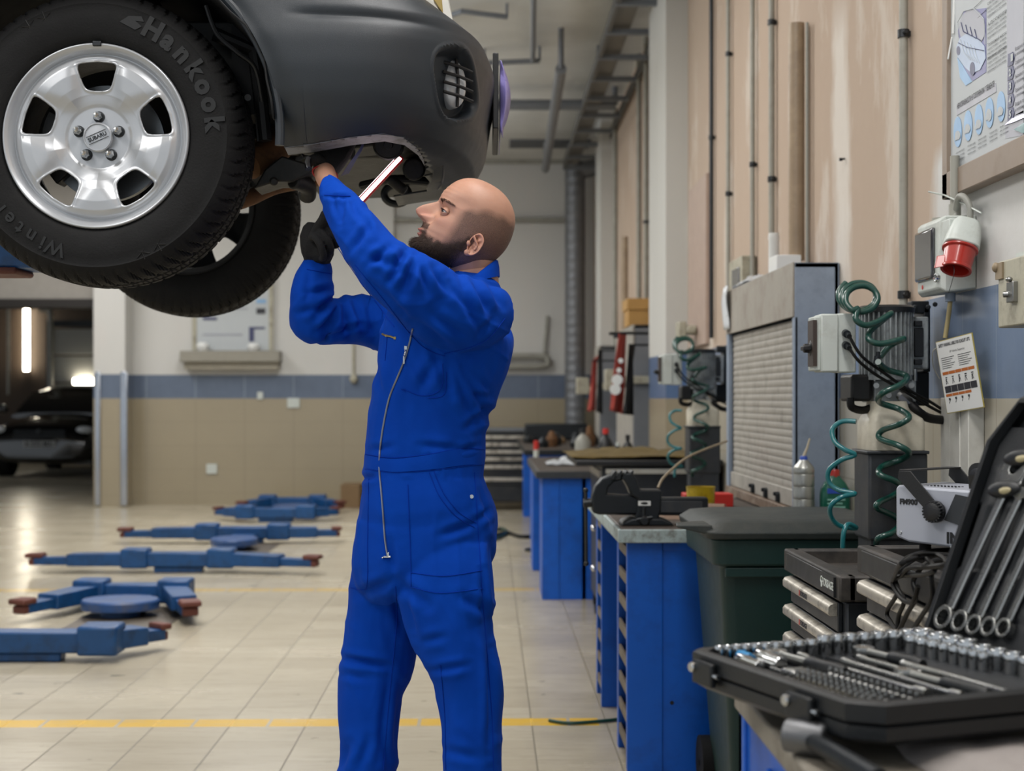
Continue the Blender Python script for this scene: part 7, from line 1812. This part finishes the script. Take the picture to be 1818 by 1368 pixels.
fb2 = workbench('farthest workbench under the dark clutter near the corner duct', .36, 1.27, 13.2, 16.6, .84, None, edge='iron')
m = MB(); m.box((.38, 13.22, 0), (1.2, 13.5, .79)); m.box((.38, 16.1, 0), (1.2, 16.5, .79)); obj('pedestal', m, 'benchblue', fb2, bevel=.005)
# hanging cloths
def cloth(c4, Y0, Y1, mt, lab, cat, thick=.01, letters=False):
    t = thing('hanging_cloth', lab, cat, P(c4[3][0], c4[3][1], Y0)); rows = []
    tl, tr_, br, bl = [P(x, y, Y0) for x, y in c4]
    for j in range(17):
        v = j / 16; row = []
        for i in range(13):
            u = i / 12; p = tl.lerp(tr_, u).lerp(bl.lerp(br, u), v); row.append(p + Vector((0, (Y1 - Y0) * u + .03 * math.sin(u * 9 + v * 2) * (.3 + v), 0)))
        rows.append(row)
    m = MB(); m.grid(rows); o = obj('fabric', m, mt, t, smooth=60); so = o.modifiers.new('s', 'SOLIDIFY'); so.thickness = thick
    m = MB(); m.tube([tl, (1.292, Y0, tl.z)], .008, 8); obj('hook_rod', m, 'iron', t); return t
c_ = cloth([(1101, 592), (1116, 588), (1108, 735), (1083, 728)], 10.6, 10.75, 'redcloth', 'red cloth with white lettering hanging before the tall grey cabinet', 'cloth')
m = MB()
for k in range(4): a = P(1102 - k * 3.2, 640 + k * 17, 10.53); m.lathe([(.04 if k > 1 else .018, 0), (.04 if k > 1 else .018, .004), (.028 if k > 1 else .008, .005), (.0001, .005)], a, (0, -1, 0), 20)
obj('white_print', m, 'paper', c_)
cloth([(1116, 612), (1128, 612), (1127, 737), (1108, 735)], 10.78, 10.9, 'darkcloth', 'black cloth hanging directly behind the red lettered cloth', 'cloth')
cloth([(1052, 640), (1062, 630), (1058, 728), (1045, 730)], 13.6, 13.7, 'redcloth', 'small red and white cloth hanging farther away near the corner duct', 'cloth')
cloth([(1062, 622), (1070, 622), (1070, 735), (1060, 730)], 13.75, 13.8, 'darkcloth', 'narrow black cloth hanging right of the small far red cloth', 'cloth')
m = MB(); m.tube([P(1082, 592, 10.7), P(1118, 591, 10.75), (1.28, 10.8, P(0, 591, 10.8).z)], .012, 8); m.tube([P(1096, 592, 10.72), P(1096, 600, 10.72)], .03, 8); tag(obj('hanging_rail', m, 'iron'), 'dark bracket rail from which the red lettered cloth hangs', 'rail')
for (px0, px1, py0, py1, Y, lab) in ((1075, 1097, 655, 693, 11.2, 'cream junction box on the wall beside the red lettered cloth'), (1024, 1046, 670, 700, 14.2, 'small cream junction box near the corner duct'), (1205, 1219, 570, 600, 8.9, 'tiny pale box low on the white pilaster')):
    a, b_ = P(px0, py1, Y), P(px1, py0, Y); m = MB(); m.box((a.x, Y, a.z), (b_.x, Y + .15, b_.z)); m.box((b_.x, Y + .05, (a.z + b_.z) / 2 - .03), (XW, Y + .1, (a.z + b_.z) / 2 + .03)); m.cyl((b_.x, Y + .02, a.z + .05), (b_.x + .06, Y + .02, a.z + .05), .03, 10)
    tag(obj('junction_box', m, 'agedbox', bevel=.008), lab, 'junction box')
m = MB(); m.box((1.22, 7.05, 1.62), (1.291, 7.42, 1.99)); m.box((1.212, 7.1, 1.68), (1.221, 7.3, 1.94), 1); tag(obj('meter_box', m, ['agedbox', 'smoke'], bevel=.006), 'white meter box with dark window above the far pump unit', 'switch box')
# dark clutter on the farthest bench
rnd = random.Random(8)
for i in range(9):
    x = .42 + .08 * i + rnd.uniform(-.02, .02); y = 13.6 + rnd.uniform(0, 1.6); h = rnd.uniform(.06, .2)
    m = MB(); m.lathe([(.05, 0), (.06, h * .5), (.035, h * .8), (.02, h), (.001, h)], (x, y, .842), (0, 0, 1), 14); o = obj('jar', m, ['darksteel', 'iron', 'rust', 'blackplastic', 'cardboard'][i % 5])
    tag(o, ('dark steel', 'black iron', 'rusty', 'black plastic', 'brown')[i % 5] + ' small jar, ' + ORD[i] + ' from the left on the farthest bench', 'jar', 'jars on the farthest bench')
# red and white post, black tool cabinet
ps = thing('striped_post', 'red and white striped post beside the black drawer cabinet', 'post', P(952, 862, 12.5))
for k in range(5):
    m = MB(); a = P(952, 862 - k * 16, 12.5); b_ = P(952, 846 - k * 16, 12.5); m.cyl(a, b_, .022, 16); obj('band', m, 'red' if k % 2 == 0 else 'whitebox', ps)
a = P(952, 862, 12.5); m = MB(); m.cyl((a.x, a.y, 0), a, .015, 12); m.cyl((a.x, a.y, 0), (a.x, a.y, .02), .1, 20); obj('foot', m, 'iron', ps)
tc = thing('drawer_cabinet', 'black drawer cabinet with wide silver pulls against the far wall behind the man', 'tool cabinet', (.2, 17.3, 0))
x0, x1 = sx(812, 17.0), sx(945, 17.0); zc = lambda py: P(0, py, 17.0).z
m = MB(); m.box((x0, 17.0, .1), (x1, 17.5, zc(762))); obj('body', m, 'chest', tc, bevel=.01)
for py in (775, 788, 801, 814, 828, 850):
    m = MB(); m.box((x0 + .05, 16.975, zc(py + 11)), (sx(936, 17), 17.0, zc(py - 2))); d_ = obj('drawer', m, 'chest', tc, bevel=.004)
    m = MB(); m.box((x0 + .05, 16.95, zc(py + 4)), (sx(934, 17), 16.99, zc(py - 2))); obj('drawer_pull', m, 'alu', d_, bevel=.005)
m = MB(); m.box((x0, 16.97, zc(765)), (x1, 17.5, zc(760))); obj('top', m, 'greypanel', tc)
m = MB()
for x in (x0 + .08, x1 - .08): m.cyl((x - .03, 17.1, .06), (x + .03, 17.1, .06), .06, 18)
obj('caster', m, 'rubber', tc)
m = MB(); 
for k, (x, y, w_, h) in enumerate([(940, 760, .35, .14), (975, 762, .5, .12), (1010, 760, .4, .16)]): a = P(x, 775, 16.2); m.box((a.x - w_ / 2, 16.2, a.z), (a.x + w_ / 2, 16.6, a.z + h))
m = MB(); a = P(940, 800, 16.75); m.box((.40, 16.2, .842), (1.1, 16.5, 1.02)); tag(obj('tool_crate', m, 'iron', bevel=.02), 'long dark crate on the farthest bench by the corner duct', 'crate')
# corner duct
d_ = thing('ventilation_duct', 'round silver ventilation duct standing in the far right corner', 'duct', (sx(1021, 17.6), 17.6, 0))
xx = sx(1021, 17.6); m = MB(); pf = []
z = 0.0
while z < P(0, 305, 17.6).z: pf += [(.122, z), (.122, z + .1), (.1235, z + .104)]; z += .11
m.lathe(pf, (xx, 17.6, 0), (0, 0, 1), 32); m.ellip((xx, 17.6, pf[-1][1]), (.12, .12, .12)); m.tube([(xx, 17.6, z - .05), (xx + .3, 17.6, z + .02)], .1, 20); obj('pipe', m, 'duct', d_, smooth=30)
# far wall fittings
def hpipe(px0, py0, px1, py1, Y, r, mt, lab, name='wall_pipe'):
    m = MB(); m.tube([P(px0, py0, Y), P(px1, py1, Y)], r, 10); tag(obj(name, m, mt), lab, 'pipe')
hpipe(600, 390, 1003, 390, 17.94, .03, 'pipegrey', 'grey level pipe on the far wall at the height of the man\'s head')
hpipe(700, 286, 1062, 286, 17.93, .035, 'pipegrey', 'grey level pipe high on the far wall just under the ceiling')
m = MB(); m.tube(smooth_path([P(860, 632, 17.9), P(960, 632, 17.9), P(972, 641, 17.9), P(960, 650, 17.9), P(860, 650, 17.9)], 5), .035, 10); m.tube([P(966, 632, 17.93), P(972, 560, 17.95)], .02, 8); tag(obj('heating_pipe_loop', m, 'pipegrey'), 'grey U shaped heating pipe on the far wall right of the man', 'pipe')
m = MB(); m.tube([P(628, 560, 17.94), P(628, 672, 17.94)], .02, 8); m.ellip(P(628, 672, 17.94), (.05, .05, .06), 12, 8); tag(obj('hanging_chain', m, 'agedbox'), 'thin pale hanging chain on the far wall beside the raised sleeve', 'chain')
fp_ = thing('notice_board', 'white notice board with blue and black prints on the far wall under the tyres', 'board', P(415, 620, 17.96))
m = MB(); a, b_ = P(345, 622, 17.96), P(482, 490, 17.96); m.box((a.x, 17.95, a.z), (b_.x, 17.99, b_.z)); obj('board', m, 'posterpaper', fp_, bevel=.004)
m = MB(); m.box((a.x - .02, 17.94, a.z), (a.x + .03, 17.99, b_.z)); m.box((b_.x - .03, 17.94, a.z), (b_.x + .02, 17.99, b_.z)); obj('frame', m, 'agedbox', fp_)
for (x0_, y0_, x1_, y1_, mt) in ((455, 531, 472, 538, 'posterblue'), (455, 547, 471, 557, 'ink'), (442, 580, 451, 606, 'posternavy'), (451, 580, 470, 584, 'posternavy'), (360, 563, 385, 568, 'posternavy'), (360, 592, 430, 595, 'postergrey'), (385, 546, 440, 549, 'postergrey')):
    a, b_ = P(x0_, y1_, 17.94), P(x1_, y0_, 17.94); m = MB(); m.box((a.x, 17.944, a.z), (b_.x, 17.952, b_.z)); obj('print', m, mt, fp_)
sh = thing('wall_shelf', 'grey shelf below the notice board on the far wall', 'shelf', P(405, 640, 17.8))
a, b_ = P(318, 642, 17.7), P(495, 622, 17.7); m = MB(); m.box((a.x, 17.72, a.z), (b_.x, 17.99, b_.z)); obj('shelf', m, mat('grey_shelf', '8c887d', .5), sh, bevel=.01)
a, b_ = P(318, 655, 17.7), P(495, 642, 17.7); m = MB(); m.box((a.x + .03, 17.82, a.z), (b_.x - .03, 17.99, b_.z)); obj('apron', m, mat('pale_shelf_apron', 'a8a293', .5), sh, bevel=.006)
for px, w_, h in ((360, .17, .1), (450, .12, .09)):
    a = P(px, 622, 17.85); m = MB(); m.lathe([(.06, 0), (.08, h * .5), (.05, h), (.001, h)], a, (0, 0, 1), 16); tag(obj('white_cup', m, 'paper'), 'small white vessel on the wall shelf, %s' % ('left one' if px < 400 else 'right one'), 'cup')
m = MB(); a, b_ = P(606, 893, 17.5), P(640, 852, 17.5); m.box((a.x, 17.4, 0), (b_.x, 17.85, b_.z - a.z)); tag(obj('cardboard_box', m, 'cardboard', bevel=.006), 'brown cardboard box on the floor against the far wall left of the man', 'box')
for i, (px, py, w_, h) in enumerate([(462, 702, .07, .09), (521, 715, .15, .12), (376, 832, .13, .12)]):
    a = P(px, py, 17.99); m = MB(); m.cbox(a, (w_, .02, h)); tag(obj('wall_socket', m, 'whitebox', bevel=.004), ('small pale socket plate just below the blue band, far wall', 'wider pale socket plate below the blue band right of the small one', 'pale socket plate low on the brown tiles of the far wall')[i], 'socket plate')
# loose hoses on the floor
def floor_hose(pts, r, mt, lab, z=.02):
    m = MB(); m.tube(smooth_path([PF(x, y, r + .001) for x, y in pts], 6), r, 8); tag(obj('floor_hose', m, mt), lab, 'hose')
floor_hose([(878, 950), (900, 945), (925, 952), (960, 950), (985, 945)], .018, 'cable', 'dark hose snaking on the floor between the man and the far benches')
floor_hose([(870, 943), (890, 938), (900, 945), (880, 956)], .016, 'hose', 'green hose loop on the floor right behind the man')
floor_hose([(975, 1278), (1010, 1283), (1060, 1280), (1098, 1276), (1130, 1270)], .007, 'hose', 'green hose lying over the end of the near yellow line')
# ================================================================ UNDER THE CEILING
ct = thing('cable_tray', 'grey ladder cable tray running under the ceiling along the right wall', 'cable tray', (1.08, 12, 4.0))
m = MB(); m.box((.87, 6.5, 4.0), (.90, 17.2, 4.08)); m.box((1.25, 6.5, 4.0), (1.27, 17.2, 4.08)); obj('rail', m, mat('ceiling_steel', '5d5c5a', .6), ct)
for k in range(14): m = MB(); m.box((.87, 6.8 + .8 * k, 3.99), (1.27, 6.85 + .8 * k, 4.03)); obj('rung', m, 'greypanel', ct)
m = MB(); m.box((.90, 6.5, 4.05), (1.05, 17.2, 4.10)); obj('cable_bundle', m, mat('ceiling_steel2', '6a6864', .6), ct)
for k in range(5): m = MB(); m.cyl((.9, 7.5 + 2.3 * k, 4.04), (.9, 7.5 + 2.3 * k, HCEIL), .01, 8); obj('hanger', m, 'greypanel', ct)
CX = lambda px, py, z: PF(px, py, z)
def cpipe(pts, r, z, lab, mt='greypanel'):
    m = MB(); m.tube([CX(x, y, z) for x, y in pts], r, 10)
    a = CX(pts[0][0], pts[0][1], z); m.cyl(a, (a.x, a.y, HCEIL), r * .5, 8); a = CX(pts[-1][0], pts[-1][1], z); m.cyl(a, (a.x, a.y, HCEIL), r * .5, 8)
    tag(obj('ceiling_pipe', m, mt), lab, 'pipe')
cpipe([(800, 186), (1092, 186)], .05, 4.05, 'dark level pipe crossing under the ceiling behind the bumper')
cpipe([(948, -60), (946, 108)], .022, 4.1, 'thin ceiling pipe running away from the camera above the man\'s head')
cpipe([(860, 112), (958, 108)], .022, 4.1, 'short thin ceiling pipe crossing above the man\'s head')
cpipe([(700, 60), (820, 20), (900, 30)], .02, 4.12, 'thin bent conduit on the ceiling above the bumper')
cpipe([(996, 122), (968, 300)], .045, 3.9, 'dark angled ceiling beam hanging between the bumper and the cable tray', 'duct')
m = MB(); a = P(905, 250, 16.5); b_ = P(1050, 232, 16.5); m.box((a.x, 16.5, a.z), (b_.x, 17.0, HCEIL)); tag(obj('ceiling_beam', m, mat('dark_beam', '55585c', .7), bevel=.01), 'dark beam under the ceiling close to the far wall', 'beam')
# ================================================================ BLACK CAR IN THE BACK BAY
bc = thing('car', 'black car facing the camera in the dark bay at far left', 'car', (sx(88, 24.6), 24.6, 0))
cx = sx(88, 24.6); HWc = .92
def carring(y, hw, z0, z1, top, rnd_=.12): # superellipse-ish section
    out = []
    for k in range(28):
        q = 2 * PI * k / 28; c, s_ = math.cos(q), math.sin(q); e = 3.5; kk = (abs(c) ** e + abs(s_) ** e) ** (-1 / e)
        zz_ = (z0 + z1) / 2 + (z1 - z0) / 2 * s_ * kk; w_ = hw * (1 if s_ < 0 else lerp(1, top, s_ * kk)); out.append(Vector((cx + w_ * c * kk, y, zz_)))
    return out
m = MB(); m.loft([carring(24.05, .74, .32, .72, .9), carring(24.12, .84, .25, .86, .9), carring(24.4, .91, .22, .96, .88), carring(25.2, .92, .22, 1.06, .88), carring(26.5, .92, .25, 1.05, .9), carring(28.2, .9, .3, 1.05, .9)]); obj('body', m, 'carblack', bc, smooth=40)
m = MB(); m.loft([carring(25.1, .80, .95, 1.06, .9), carring(25.75, .76, .95, 1.46, .80), carring(26.2, .74, .95, 1.55, .78), carring(27.4, .72, .95, 1.53, .78), carring(28.1, .7, .95, 1.1, .8)]); obj('cabin', m, 'carblack', bc, smooth=40)
m = MB(); m.loft([[Vector((cx + x, y, z)) for x, y, z in ((-.72, 25.08, 1.07), (.72, 25.08, 1.07), (.60, 25.68, 1.42), (-.60, 25.68, 1.42))], [Vector((cx + x, y + .02, z)) for x, y, z in ((-.72, 25.10, 1.07), (.72, 25.10, 1.07), (.60, 25.70, 1.42), (-.60, 25.70, 1.42))]]); obj('windscreen', m, 'glassdark', bc)
for s_ in (-1, 1):
    m = MB(); m.ellip((cx + s_ * .70, 24.17, .78), (.16, .1, .07), 20, 12); obj('headlamp', m, 'lens', bc)
    m = MB(); m.ellip((cx + s_ * 1.02, 25.3, 1.12), (.11, .06, .08), 16, 10); obj('mirror', m, 'carblack', bc)
    m = MB(); m.cyl((cx + s_ * .70, 24.9, .33), (cx + s_ * .92, 24.9, .33), .33, 32); obj('wheel', m, 'rubber', bc)
    m = MB(); m.cyl((cx + s_ * .70, 27.6, .33), (cx + s_ * .92, 27.6, .33), .33, 32); obj('wheel', m, 'rubber', bc)
m = MB(); m.box((cx - .26, 24.02, .50), (cx + .26, 24.05, .61)); pl_ = obj('number_plate', m, 'plate', bc, bevel=.004)
m = MB(); text_mb('B 593 MA', frame((cx, 24.015, .555), (1, 0, 0), (0, 0, 1)), .11, .002, mb=m, bold=.001); obj('plate_characters', m, 'ink', bc, smooth=0)
m = MB()
for k in range(4): m.box((cx - .42, 24.03, .66 + .035 * k), (cx + .42, 24.07, .675 + .035 * k))
m.ellip((cx, 24.03, .76), (.05, .02, .05), 14, 8); obj('grille', m, 'darksteel', bc)
